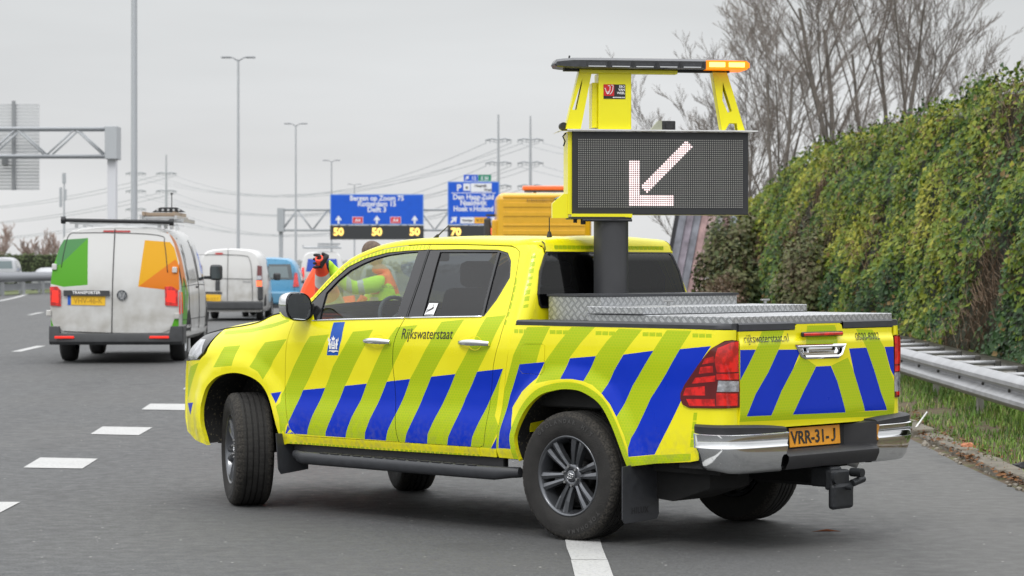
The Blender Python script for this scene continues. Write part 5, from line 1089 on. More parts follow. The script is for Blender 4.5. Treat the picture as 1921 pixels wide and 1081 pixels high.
for k in range(13):
    y = 16.5 + k * 2.667; mb = MB(); mb.box((bx(y) + .055, y, .12 + gz(y) * .5), (.012, .10, .80)); mb.box((bx(y) + .085, y - .045, .12 + gz(y) * .5), (.05, .01, .80)); part('barrier_post', mb, GALVD, BR)
for k in range(20):
    y = 17.2 + k * 1.33
    mb = MB(); mb.box((bx(y) - .008, y, bz(y)), (.012, .035, .055), bev=.004); mb.cyl((bx(y) - .004, y, bz(y) + .0), (bx(y) - .022, y, bz(y)), .013, n=8); part('beam_bolt', mb, mat('dark_weathered_bracket', (.06, .058, .052)), BR)
# ------------------------------------------------------------------ leaves
def leaf_mats(tag_, cols): return [mat('%s_leaf_%d' % (tag_, i), c_, rough=.55, spec=.22) for i, c_ in enumerate(cols)]
IV = leaf_mats('ivy', [(.018, .048, .011), (.045, .092, .011), (.095, .140, .011), (.155, .185, .015), (.26, .26, .03), (.15, .10, .035)])
TWIG = mat('brown_twigs', (.13, .085, .05), rough=.9, var=.3, vscale=20)
def leaf(mb, p, n, s, mi):
    u = n.orthogonal().normalized(); u.rotate(Matrix.Rotation(random.uniform(0, 6.28), 3, n)); v_ = n.cross(u)
    mb.add([p - u * s, p - v_ * s * .62 - u * s * .25 + n * s * .12, p + u * s * .9, p + v_ * s * .62 - u * s * .25 + n * s * .12], [[0, 1, 2, 3]], mi)
def ivy_x(y, z):
    t = max(0, min(1, (z - .3) / 4.0)); return 6.15 + 1.25 * t ** 1.3
def ivy_top(y): return 4.30 + .26 * noise.noise(Vector((y * .35, 0, 5))) + .10 * noise.noise(Vector((y * 1.7, 3, 0))) + .004 * (y - 30) - max(0, (y - 62)) * .09
IW = empty('ivy_wall', (6.15, 30, 0), 0, 'tall sloping noise wall fully overgrown with green ivy behind the crash barrier', 'ivy wall')
mb = MB(); rows = []
for i in range(100):
    y = 18 + i * .55; tp = ivy_top(y) - .15; rows.append([(ivy_x(y, z) + .10 + .34 * noise.noise(Vector((y * .8, z * 1.1, 0))) - 6.15, y - 30, z) for z in [tp * k / 14 for k in range(15)]] + [(ivy_x(y, tp) + 1.2 - 6.15, y - 30, tp + .02), (ivy_x(y, tp) + 2.2 - 6.15, y - 30, 0)])
mb.loft(rows, closed=False); part('wall_core', mb, mat('dark_undergrowth', (.022, .028, .012), rough=1., var=.5, vscale=3), IW)
mb = MB(); tw = MB(); random.seed(21); n_l = 0
while n_l < 125000:
    y = 21 + 52 * random.random() ** 1.4; z = random.random() ** .9 * (ivy_top(y) + .05)
    px = 960.5 + 4591 * (ivy_x(y, z)) / y
    if px > 2500: continue
    n_l += 1
    lump = noise.noise(Vector((y * .45, z * .7, 2))); brown = noise.noise(Vector((y * .25 + z * .22, z * .55 - y * .05, 9)))
    x_ = ivy_x(y, z) + .34 * noise.noise(Vector((y * .8, z * 1.1, 0))) - .16 * lump - random.uniform(-.06, .14)
    if brown > .13 and random.random() < .30 + 2.2 * (brown - .13):
        if random.random() < .45:
            a = random.uniform(-.9, .9); L = random.uniform(.15, .5); tw.tube([(x_ - 6.15, y - 30, z), (x_ - 6.15 + random.uniform(-.05, .05), y - 30 + L * math.cos(a), z + L * math.sin(a) - .1)], .004, 3, caps=False)
        continue
    nrm = Vector((-1, -.35, .55 + random.uniform(-.2, .3))) + Vector((random.uniform(-.7, .7), random.uniform(-.7, .7), random.uniform(-.7, .7)))
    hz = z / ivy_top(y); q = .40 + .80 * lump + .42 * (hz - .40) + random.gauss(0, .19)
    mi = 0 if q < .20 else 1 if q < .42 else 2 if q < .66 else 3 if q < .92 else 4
    if random.random() < .06: mi = 5
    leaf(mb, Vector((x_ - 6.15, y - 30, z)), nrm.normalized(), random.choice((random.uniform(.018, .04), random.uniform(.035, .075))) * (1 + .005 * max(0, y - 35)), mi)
for k in range(2600):       # the ragged crest
    y = 26 + 44 * random.random(); z = ivy_top(y) + random.random() ** 2.2 * .22 * (1 + 1.2 * max(0, noise.noise(Vector((y * .9, 7, 0))))); leaf(mb, Vector((ivy_x(y, z) - 6.15 + random.uniform(-.2, .5), y - 30, z)), Vector((random.uniform(-1, 1), random.uniform(-1, 1), random.uniform(.1, 1))).normalized(), random.uniform(.03, .06), random.choice((0, 1, 1, 2, 2, 3)))
tag(part('ivy_leaves', mb, IV, IW), kind='stuff')
tag(part('bare_stems', tw, TWIG, IW), kind='stuff')
# ------------------------------------------------------------------ leaning plank wall and shrubs beyond it
PL = [mat('plank_paint_%s' % n_, c_, rough=.85, var=.35, vscale=3) for n_, c_ in (('slate', (.24, .25, .29)), ('mauve', (.30, .27, .32)), ('rose', (.44, .30, .30)), ('pink', (.50, .38, .37)), ('grey', (.42, .41, .42)), ('blue', (.36, .41, .47)), ('sky', (.44, .48, .53)))]  # plank colours paled and greyed, distance haze mixed into the paint
PWl = empty('plank_noise_wall', (5.2, 80, 0), 0, 'leaning noise wall of faded slate, pink and blue painted planks beyond the arrow board', 'plank wall')
for k, c_ in enumerate([0, 1, 0, 2, 3, 4, 2, 5, 6]):
    x0 = -.32 + k * .245; mb = MB(); mb.prism([(x0, .2), (x0 + .225, .2), (x0 + .225 + .66, 3.65), (x0 + .66, 3.65)], Matrix(((1, 0, 0, 0), (0, 0, 1, k * .05), (0, 1, 0, 0), (0, 0, 0, 1))), .08); part('wall_plank', mb, PL[c_], PWl)
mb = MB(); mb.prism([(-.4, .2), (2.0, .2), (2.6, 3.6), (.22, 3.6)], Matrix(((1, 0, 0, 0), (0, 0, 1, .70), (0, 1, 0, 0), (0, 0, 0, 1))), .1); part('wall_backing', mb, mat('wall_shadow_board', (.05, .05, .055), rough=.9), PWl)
def shrub(name, loc, rx, ry, h, n, mats, label, cat, size=(.05, .09), twigs=120, group=None, seed=1, dens=None):
    random.seed(seed); root = empty(name, loc, 0, label, cat, group); lb = MB(); tb = MB()
    for k in range(n):
        a = random.uniform(0, 6.283); e = random.random() ** .5; rr_ = (.55 + .45 * random.random() ** .4)
        th = math.acos(random.uniform(-.2, 1)); d = Vector((math.cos(a) * math.sin(th), math.sin(a) * math.sin(th), math.cos(th)))
        lum = 1 + .35 * noise.noise(d * 2.2 + Vector((seed, 0, 0))) + .15 * noise.noise(d * 6)
        p = Vector((d.x * rx, d.y * ry, h * .25 + d.z * h * .75)) * lum * rr_
        if p.z < .02: p.z = random.uniform(.02, .3)
        m_ = int(max(0, min(len(mats) - 1, len(mats) * (.45 + .5 * noise.noise(p * 1.1 + Vector((0, seed, 0))) + random.gauss(0, .18) + .12 * d.z))))
        leaf(lb, p, (d + Vector((random.uniform(-.8, .8), random.uniform(-.8, .8), random.uniform(-.5, .8)))).normalized(), random.uniform(*size), m_)
    for k in range(twigs):
        a = random.uniform(0, 6.283); d = Vector((math.cos(a) * random.uniform(0, 1), math.sin(a) * random.uniform(0, 1), random.uniform(.7, 1.4))); e_ = Vector((d.x * rx, d.y * ry, d.z * h * .78))
        tb.tube([(d.x * .1, d.y * .1, 0), e_ * .55 + Vector((random.uniform(-.1, .1), 0, .1)), e_], [.02, .010, .004], 3, caps=False)
    part('foliage', lb, mats, root); part('branches', tb, TWIG, root); return root
SH = leaf_mats('shrub', [(.030, .045, .020), (.055, .075, .025), (.09, .10, .035), (.11, .115, .05), (.12, .10, .055)])
SHB = leaf_mats('dry_shrub', [(.07, .055, .035), (.12, .085, .055), (.16, .11, .075), (.10, .10, .05), (.20, .13, .10)])
shrub('evergreen_shrub', (5.95, 66, .2), 1.05, 1.3, 2.95, 6200, SH, 'dark green shrub where the ivy wall ends, right of the plank wall', 'shrub', seed=2, twigs=60)
shrub('evergreen_shrub', (5.75, 62, .2), .75, 1.0, 1.75, 3600, SH, 'grey green shrub low before the foot of the plank wall', 'shrub', seed=5, twigs=80)
shrub('dry_shrub', (5.15, 60, .2), .62, .9, 1.2, 2000, SHB, 'brown half-bare bush beside the rear right roof corner of the pickup', 'shrub', seed=8, twigs=160, size=(.03, .06))
shrub('evergreen_shrub', (6.0, 50, .2), .65, 1.2, 2.2, 4200, SH, 'grey green bush leaning against the ivy wall above the box lids', 'shrub', seed=14, twigs=50, size=(.035, .065))
# ------------------------------------------------------------------ bare trees
BARK = mat('bare_bark', (.14, .125, .11), rough=.95, var=.25, vscale=5); TWG2 = mat('bare_twigs', (.19, .165, .145), rough=.95)
def bare_tree(name, loc, h, seed, label, stems=1, spread=.32, r0=.13, levels=5, group=None, cat='tree', mats=None, n1=5, twig_r=.006):
    random.seed(seed); root = empty(name, loc, 0, label, cat, group); tr = MB(); cr_ = MB()
    def grow(p, d, L, r, lev):
        mbt = tr if lev < 2 else cr_
        k = 4; pts = [p]; dirs = [d]; q = p.copy(); dd = d.copy()
        for i in range(k):
            dd = (dd + Vector((random.gauss(0, .07), random.gauss(0, .07), .05 + random.gauss(0, .04)))).normalized(); q = q + dd * L / k; pts.append(q.copy()); dirs.append(dd.copy())
        mbt.tube(pts, [max(twig_r, r * (1 - .55 * i / k)) for i in range(k + 1)], 6 if lev < 2 else 3, caps=False)
        if lev >= levels: return
        nb = n1 if lev < levels - 1 else n1 + 1
        for j in range(nb):
            t = .25 + .75 * (j + random.random()) / nb; i = min(k - 1, int(t * k)); pp = pts[i].lerp(pts[i + 1], t * k - i)
            a = random.uniform(0, 6.283); s_ = Vector((math.cos(a), math.sin(a), 0)); nd = (dirs[i] + s_ * random.uniform(.35, .75) * (spread / .32)).normalized()
            grow(pp, nd, L * random.uniform(.42, .62), r * (1 - .55 * t) * .55, lev + 1)
    for s_ in range(stems):
        a = 6.283 * s_ / stems + random.uniform(-.4, .4); lean = random.uniform(.05, .24) if stems > 1 else .05
        grow(Vector((math.cos(a) * .15 * stems, math.sin(a) * .1, 0)), Vector((math.cos(a) * lean, math.sin(a) * lean * .6, 1)).normalized(), h * random.uniform(.62, .8), r0 * random.uniform(.8, 1.1), 0)
    part('trunk', tr, mats[0] if mats else BARK, root); part('crown', cr_, mats[1] if mats else TWG2, root); return root
GT = 'bare winter trees behind the ivy wall'
bare_tree('bare_tree', (8.6, 74, 0), 9.6, 4, 'leftmost bare tree, standing behind the right end of the arrow board', 3, group=GT, r0=.09, spread=.28, n1=4)
bare_tree('bare_tree', (10.6, 76, 0), 13.0, 9, 'tallest bare tree, its crown cut off by the top of the photo', 3, group=GT, r0=.12, spread=.30, n1=4)
bare_tree('bare_tree', (12.6, 80, 0), 11.5, 15, 'bare tree right of the tallest one, above the middle of the ivy wall', 3, group=GT, r0=.11, spread=.30, n1=4)
bare_tree('bare_tree', (14.6, 84, 0), 7.6, 23, 'rightmost bare tree, sloping down behind the ivy crest', 3, group=GT, r0=.09, spread=.28, n1=4)
bare_tree('bare_tree', (8.0, 82, 0), 8.8, 44, 'bare tree between the arrow board end and the leftmost thick trunks', 3, group=GT, r0=.08, spread=.30, n1=4)
bare_tree('bare_tree', (6.9, 84, 0), 5.8, 31, 'smallest bare tree, with pale thin twigs just above the road camera', 4, group=GT, r0=.05, spread=.26, n1=4)

# ------------------------------------------------------------------ far road furniture
PGREY = mat('galvanised_mast', (.42, .44, .46), rough=.6, metal=.3); FARG = mat('hazy_steel', (.36, .38, .40), rough=.8)
def mast(x_, y_, h, r0, r1, label, arms=True):
    root = empty('lamp_mast', (x_, y_, .2), 0, label, 'lamp mast', 'lamp masts along the median')
    mb = MB(); mb.cyl((0, 0, 0), (0, 0, h), r0, r1, n=10); part('pole', mb, PGREY, root)
    if arms:
        for s_ in (-1, 1):
            mb = MB(); mb.tube([(0, 0, h - .1), (s_ * .35, 0, h + .12), (s_ * .55, 0, h + .15)], .04, 6); mb.box((s_ * .78, 0, h + .14), (.62, .26, .11), bev=.03); part('lamp_head', mb, mat('lamp_head_grey', (.25, .26, .28), rough=.6), root)
    return root
mast(-12.35, 80, 20, .11, .085, 'tallest and nearest lamp mast, running off the top edge above the white van')
mast(-17.56, 157, 14.8, .11, .07, 'lamp mast with twin heads right of the tallest mast'); mast(-20.23, 229, 14.8, .12, .07, 'third lamp mast with twin heads, above the small white van')
mast(-22.64, 307, 14.8, .14, .08, 'distant lamp mast just left above the wide blue sign'); mast(-25.36, 394, 14.8, .15, .09, 'farthest lamp mast, its heads just above the wide blue sign')
# gantry at left, seen from behind
def truss(mb, x0, x1, y_, z0, z1, dy, n, r):
    for z_ in (z0, z1):
        for yy in (0, dy): mb.tube([(x0, y_ + yy, z_), (x1, y_ + yy, z_)], r, 6)
    for k in range(n):
        a = x0 + (x1 - x0) * k / n; b = x0 + (x1 - x0) * (k + 1) / n; m_ = (a + b) / 2
        for yy in (0, dy): mb.tube([(a, y_ + yy, z0), (m_, y_ + yy, z1)], r * .6, 5); mb.tube([(m_, y_ + yy, z1), (b, y_ + yy, z0)], r * .6, 5)
        mb.tube([(a, y_, z0), (a, y_ + dy, z0)], r * .5, 4)
G1 = empty('sign_gantry', (-16.4, 100, .2), 0, 'grey lattice gantry at left carrying the back of a large sign', 'gantry')
mb = MB(); truss(mb, -34, -.25, 0, 6.0, 7.12, .9, 14, .07); part('truss_beam', mb, PGREY, G1)
mb = MB(); mb.box((0, .45, 3.3), (.34, .5, 6.6)); part('gantry_leg', mb, mat('pale_steel', (.60, .61, .64), rough=.5), G1)
mb = MB(); mb.box((.02, .45, 6.55), (.50, 1.1, 1.35), bev=.02); part('leg_head', mb, PGREY, G1)
mb = MB(); 
for k in range(26): mb.box((-5.5, 1.5, 4.72 + k * .138), (4.6, .04, .115))
mb.box((-4.25, 1.42, 6.5), (.14, .10, 3.7), 1); mb.box((-4.6, 1.35, 5.85), (.22, .2, .3), 1); part('sign_back', mb, [mat('bare_sign_back', (.52, .53, .54), rough=.55, metal=.3), mat('sign_back_brace', (.24, .25, .26), rough=.6)], G1)
# gantry with the two blue signs
G2 = empty('sign_gantry', (-22.6, 240, .25), 0, 'far lattice gantry spanning the road with two blue direction signs', 'gantry')
mb = MB(); truss(mb, 0, 27, 0, 5.1, 7.1, 1.0, 9, .10); part('truss_beam', mb, FARG, G2)
mb = MB(); mb.box((-.1, .5, 3.4), (.35, .6, 6.9)); mb.box((-.1, .5, 6.1), (.65, 1.2, 2.3)); part('gantry_leg', mb, FARG, G2)
mb = MB(); mb.box((27, .5, 3.4), (.5, .6, 6.9)); part('gantry_leg', mb, FARG, G2)
SB = mat('sign_blue', (.0, .085, .56), rough=.5, var=.05, vscale=2); SBE = mat('sign_edge_blue', (.16, .30, .62), rough=.5); SW = mat('sign_white', (.72, .74, .78), rough=.5); SR = mat('sign_red', (.62, .03, .05), rough=.5)
LEDY = mat('lit_yellow_digits', (1, .75, .2), emit=(1., .62, .12), estr=1.05); LEDR = mat('lit_red_cross', (1, .1, .05), emit=(1., .10, .06), estr=1.6); DKP = mat('matrix_board_black', (.03, .033, .036), rough=.6)
def sign_board(name, x0, x1, z0, z1, label):
    root = empty(name, (x0, 239.6, z0), 0, label, 'direction sign'); w = x1 - x0; h = z1 - z0
    mb = MB(); mb.box((w / 2, 0, h / 2), (w, .16, h), 1); mb.box((w / 2, -.085, h / 2), (w - .18, .02, h - .18), 0); part('sign_face', mb, [SB, SBE], root); return root, w, h
def st(root, txt, cx, z_, size, m_=SW, y_=-.105, align='CENTER', nm='sign_lettering', sx=1., bold=.012):
    mb = MB(); put_text(mb, txt, size, lambda u_, v_: (cx + u_, y_, z_ + v_), 0, align=align, sx=sx, bold=bold); part(nm, mb, m_, root)
B1, w, h = sign_board('direction_sign', -17.8, -8.65, 5.86, 8.86, 'wide blue motorway sign listing Bergen op Zoom, Rotterdam and Delft')
PIX = w / 175.
st(B1, 'Bergen op Zoom 75', w * .50, h - .62, .70, bold=.02, sx=.92); st(B1, 'Rotterdam 15', w * .50, h - 1.18, .70, bold=.02, sx=.95); st(B1, 'Delft 3', w * .50, h - 1.74, .70, bold=.02, sx=.95)
def arrow_up(root, cx, z_, s_, ang=0):
    mb = MB(); M = Matrix.Translation((cx, -.105, z_)) @ Matrix.Rotation(R(ang), 4, 'Y'); pl = [(-.10, -.5), (.10, -.5), (.13, 0), (.36, -.12), (.36, .02), (0, .5), (-.36, .02), (-.36, -.12), (-.13, 0)]
    mb.add([M @ Vector((a * s_, 0, b * s_)) for a, b in pl], [list(range(9))]); part('lane_arrow', mb, SW, root)
for fx in (.09, .50, .905): arrow_up(B1, w * fx, .50, .82)
for fx in (.295, .70):
    mb = MB(); mb.box((w * fx, -.10, .46), (1.05, .02, .66), 1); mb.box((w * fx, -.112, .46), (.97, .02, .58), 0); part('route_shield', mb, [SR, SW], B1); st(B1, 'A4', w * fx, .30, .46, y_=-.126, nm='route_number')
B2, w, h = sign_board('direction_sign', -6.3, -1.25, 5.86, 10.1, 'tall blue exit sign for Den Haag-Zuid with parking symbol on top')
st(B2, 'Den Haag-Zuid', w / 2, h - 1.75, .72, bold=.02, sx=.90); st(B2, 'Naaldwijk', w / 2, h - 2.32, .72, bold=.02, sx=.90); st(B2, 'Hoek v.Holland', w / 2, h - 2.90, .72, bold=.02, sx=.86)
mb = MB(); mb.box((w / 2, -.10, h - 1.12), (w * .86, .02, .06)); part('dividing_line', mb, SW, B2)
st(B2, 'P', w * .22, h - .90, .88, nm='parking_symbol', bold=.03); mb = MB(); mb.box((w * .37, -.10, h - .55), (.66, .02, .70), 0); mb.box((w * .37, -.115, h - .60), (.22, .02, .22), 1); part('parking_pictogram', mb, [SW, DKP], B2)
mb = MB(); mb.box((w * .65, -.10, h - .60), (2.05, .02, .86)); part('place_panel', mb, SW, B2); st(B2, 'Haagwijk', w * .64, h - .53, .34, DKP, -.118, sx=.95); st(B2, 'West', w * .78, h - .93, .34, DKP, -.118)
arrow_up(B2, w * .12, .50, .85, 45); arrow_up(B2, w * .88, .50, .85, 45)
mb = MB(); mb.box((w * .38, -.10, .44), (1.35, .02, .62)); part('place_panel', mb, SW, B2); st(B2, 'Wateringen', w * .38, .34, .30, DKP, -.118, sx=.72); mb = MB(); mb.box((w * .64, -.10, .44), (1.22, .02, .62)); part('route_shield', mb, mat('sign_orange', (.85, .42, .02), rough=.5), B2); st(B2, 'N 211', w * .64, .30, .42, DKP, -.118, nm='route_number', sx=.8)
EX = empty('exit_number_sign', (-4.75, 239.7, 10.14), 0, 'small blue and green number plates on top of the tall blue sign', 'number sign')
mb = MB(); mb.box((.72, 0, .32), (1.4, .1, .62)); part('exit_plate', mb, SB, EX); mb = MB(); mb.box((2.08, 0, .32), (1.26, .1, .62)); part('route_plate', mb, mat('sign_green', (.0, .22, .12), rough=.5), EX)
st(EX, '12', 1.0, .12, .48, y_=-.06)
st(EX, 'E 30', 2.08, .12, .48, y_=-.06, sx=.85); arrow_up(EX, .35, .32, .5, 45)
def lane_signal(x0, x1, items, label):
    root = empty('lane_signal', (x0, 239.5, 4.42), 0, label, 'lane signal'); w = x1 - x0; mb = MB(); mb.box((w / 2, .2, .69), (w, .5, 1.38), bev=.03); part('signal_housing', mb, DKP, root)
    for fx, t, m_ in items:
        if t == 'x':
            mb = MB(); mb.box((w * fx, -.08, .8), (1.0, .03, .20), rot=Matrix.Rotation(R(45), 4, 'Y')); mb.box((w * fx, -.085, .8), (1.0, .03, .20), rot=Matrix.Rotation(R(-45), 4, 'Y')); part('lit_cross', mb, m_, root)
        else: mb = MB(); put_text(mb, t, 1.0, lambda u_, v_: (w * fx + u_, -.08, .42 + v_), 0, align='CENTER', bold=.04); part('lit_digits', mb, m_, root)
lane_signal(-17.8, -8.65, ((.09, '50', LEDY), (.50, '50', LEDY), (.905, '50', LEDY)), 'black lane signal row showing yellow 50 three times under the wide sign')
lane_signal(-6.3, -1.25, ((.16, '70', LEDY), (.88, 'x', LEDR)), 'black lane signal showing yellow 70 and a red cross under the tall sign')
# pylons and their wires
def pylon(x_, y_, h, arms, label, s_=1.):
    root = empty('power_pylon', (x_, y_, 0), 0, label, 'pylon', 'slender power pylons on the horizon'); mb = MB(); mb.cyl((0, 0, 0), (0, 0, h), .62 * s_, .22 * s_, n=8); part('pylon_shaft', mb, FARG, root)
    for z_ in arms:
        mb = MB(); mb.tube([(-3.4 * s_, 0, z_ - .2), (-1.7 * s_, 0, z_ + .25), (0, 0, z_ - .1), (1.7 * s_, 0, z_ + .25), (3.4 * s_, 0, z_ - .2)], .22 * s_, 5); mb.tube([(-3.2 * s_, 0, z_ - .2), (0, 0, z_ - .8), (3.2 * s_, 0, z_ - .2)], .12 * s_, 4)
        for sx_ in (-3.3, -2.2, -1.1, 1.1, 2.2, 3.3): mb.cyl((sx_ * s_, 0, z_), (sx_ * s_, 0, z_ - .9), .09 * s_, n=5)
        part('cross_arm', mb, FARG, root)
    return root
A1 = (35.1, 29.1, 23.1)
pylon(-3.54, 637, 41.6, A1, 'slender power pylon above the tall blue exit sign'); pylon(4.8, 637, 41.2, A1, 'slender power pylon left of the arrow board, above the orange beacon')
pylon(-121.5, 860, 41.5, (35.0, 28.8, 22.4), 'distant power pylon above the roof ladder of the white van', 1.05); pylon(-132.2, 860, 41.8, (35.0, 28.8, 22.4), 'distant power pylon half behind the tallest lamp mast', 1.05)
def wires(a, b, sag, r, label, offs=(-3.2, 3.2)):
    root = empty('power_lines', (0, 0, 0), 0, label, 'power line', 'power lines between the pylons')
    for zi in range(3):
        for o_ in offs:
            pts = [(a[0] + (b[0] - a[0]) * t + o_, a[1] + (b[1] - a[1]) * t, (a[2][zi] * (1 - t) + b[2][zi] * t) - sag * 4 * t * (1 - t) - .9) for t in [i / 24 for i in range(25)]]
            mb = MB(); mb.tube(pts, r, 4, caps=False); part('wire', mb, FARG, root)
B_ = (35.0, 28.8, 22.4)
wires((-3.54, 637, A1), (-121.5, 860, B_), 10.5, .075, 'sagging power lines from the pylon above the exit sign to the left')
wires((4.8, 637, A1), (-132.2, 860, B_), 10.0, .07, 'sagging power lines crossing behind from the pylon by the arrow board', offs=(-2, 2))
wires((4.8, 637, A1), (95, 520, (38, 32, 26)), 9, .07, 'power lines leaving the pylon by the arrow board to the right'); wires((-121.5, 860, B_), (-330, 1150, (36, 30, 24)), 9, .10, 'power lines fading out at the far left')
CT = empty('phone_mast', (-73.2, 400, 0), 0, 'slim phone mast with antennas left of the white van roof', 'antenna mast'); mb = MB(); mb.cyl((0, 0, 0), (0, 0, 16.5), .22, .12, 6); part('mast_pole', mb, FARG, CT)
mb = MB(); mb.box((0, 0, 16.3), (.55, .4, 1.7)); mb.box((-.55, 0, 13.2), (.4, .3, 3.2)); mb.box((.2, 0, 13.6), (.35, .3, 1.8)); part('antenna_panels', mb, FARG, CT)
# median barrier, hedge and traffic beyond, at left
MB_ = empty('median_barrier', (-25.9, 122, .25), 0, 'double steel crash barrier on the median at left', 'crash barrier')
mb = MB(); 
for o_, z_ in ((0, .92), (.9, .92)): 
    mb.loft([[(o_, y_, z_ + .24), (o_ - .06, y_, z_ + .12), (o_ - .02, y_, z_), (o_ - .06, y_, z_ - .12), (o_, y_, z_ - .24), (o_ + .03, y_, z_)] for y_ in (-32, 0, 40, 110)])
part('barrier_beam', mb, mat('dull_barrier_steel', (.26, .27, .29), rough=.6, metal=.4), MB_)
mb = MB(); mb.box((.45, 40, .40), (.10, 150, .34)); part('lower_rail', mb, mat('post_grey', (.24, .25, .26), rough=.7), MB_)
for k in range(48):
    y_ = -30 + k * 2.6; mb = MB(); mb.box((.1 + .7 * (k % 2), y_, .36), (.14, .14, .75)); part('barrier_post', mb, mat('post_grey', (.24, .25, .26), rough=.7), MB_)
mb = MB(); mb.add([(-25.0, 85, .27), (-31, 85, .27), (-34, 260, .27), (-26.5, 260, .27)], [[3, 2, 1, 0]]); tag(mb.build('median_verge', mat('median_grass', (.09, .11, .035), rough=1., var=.3, vscale=.8)), kind='structure')
HG = leaf_mats('hedge', [(.045, .065, .025), (.055, .080, .028), (.068, .092, .034), (.085, .105, .042)])
hd = empty('hedge', (-36, 165, .2), 0, 'long green hedge beyond the median barrier', 'hedge'); mb = MB(); random.seed(5)
for k in range(16000):
    x_ = random.uniform(-30, 14); y_ = random.uniform(-1.2, 1.2); tp = 2.75 - .035 * (x_ + 6) + .25 * noise.noise(Vector((x_ * .6, 0, 0))); z_ = tp * random.random() ** .6
    leaf(mb, Vector((x_, y_, z_)), Vector((random.uniform(-1, 1), -1, random.uniform(0, 1))).normalized(), random.uniform(.05, .10), random.randrange(4))
part('hedge_leaves', mb, HG, hd); mb = MB(); mb.box((-8, .3, 1.15), (44, 1.6, 2.3)); part('hedge_core', mb, mat('dark_undergrowth', (.02, .02, .01)), hd)
FT_ = [mat('far_bark', (.30, .26, .23), rough=.95), mat('far_twigs', (.40, .31, .27), rough=.95)]
for i, (x_, y_, h_, sd_, lb) in enumerate(((-36.4, 172, 3.9, 3, 'tallest bare tree above the hedge at the left edge'), (-34.2, 175, 2.9, 7, 'lower bare bush above the hedge, right of the tallest tree there'), (-32.4, 176, 2.7, 12, 'middle bare bush above the hedge'), (-30.8, 178, 2.7, 19, 'reddish bare bush just left of the white van'), (-38.2, 176, 3.0, 27, 'bare bush at the far left edge above the hedge'))):
    bare_tree('bare_shrub', (x_, y_, .3), h_, sd_, lb, 4 if i else 2, .25, .04, 4, 'bare trees above the hedge', 'bare tree', FT_, n1=5, twig_r=.012)
TL = MB(); random.seed(6)
for k in range(5000):
    x_ = random.uniform(-260, 150); tp = 3.2 + 1.8 * noise.noise(Vector((x_ * .03, 0, 0))); leaf(TL, Vector((x_, 700 + random.uniform(-5, 5), tp * random.random())), Vector((random.uniform(-.6, .6), -1, .3)).normalized(), random.uniform(.5, 1.3), random.randrange(2))
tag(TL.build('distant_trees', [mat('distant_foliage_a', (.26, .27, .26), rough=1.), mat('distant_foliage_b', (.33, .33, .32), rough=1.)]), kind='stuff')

# ------------------------------------------------------------------ other vehicles; own frame: x right, y forward from the tail, z up
CW = mat('van_white', (.55, .55, .54), rough=.3, coat=.5)
g = NG(CW); x = g.xyz(); dm = g.m('MULTIPLY', g.rng(g.noise(4, 6), .35, .7), g.rng(x[2], 1.5, .5)); g.to(g.mix(g.m('MULTIPLY', dm, .75), (.56, .56, .55), (.30, .28, .24)), 'Base Color')
VG1 = mat('graphic_green', (.075, .31, .012), rough=.4, coat=.05, spec=.3); VG2 = mat('graphic_dark_green', (.03, .19, .035), rough=.3, coat=.4); VO1 = mat('graphic_amber', (.66, .33, .003), rough=.4, coat=.05, spec=.3); VO2 = mat('graphic_orange', (.62, .17, .005), rough=.4, coat=.05, spec=.3)
VGL = mat('vehicle_glass', (.035, .05, .055), rough=.05, coat=1.); VTYR = mat('dull_tyre', (.025, .025, .026), rough=.8); VRIM = mat('silver_rim', (.45, .46, .48), rough=.35, metal=.8)
RL = mat('lit_tail_red', (.7, .02, .01), rough=.2, emit=(1, .015, .0), estr=.45, coat=1.); BLP = mat('bumper_plastic', (.045, .047, .05), rough=.6, var=.2, vscale=8); YPL = mat('yellow_plate', (.80, .48, .02), rough=.5); EUB = mat('plate_blue', (.01, .10, .50), rough=.5)
SEAM = mat('door_seam', (.05, .05, .05), rough=.9)
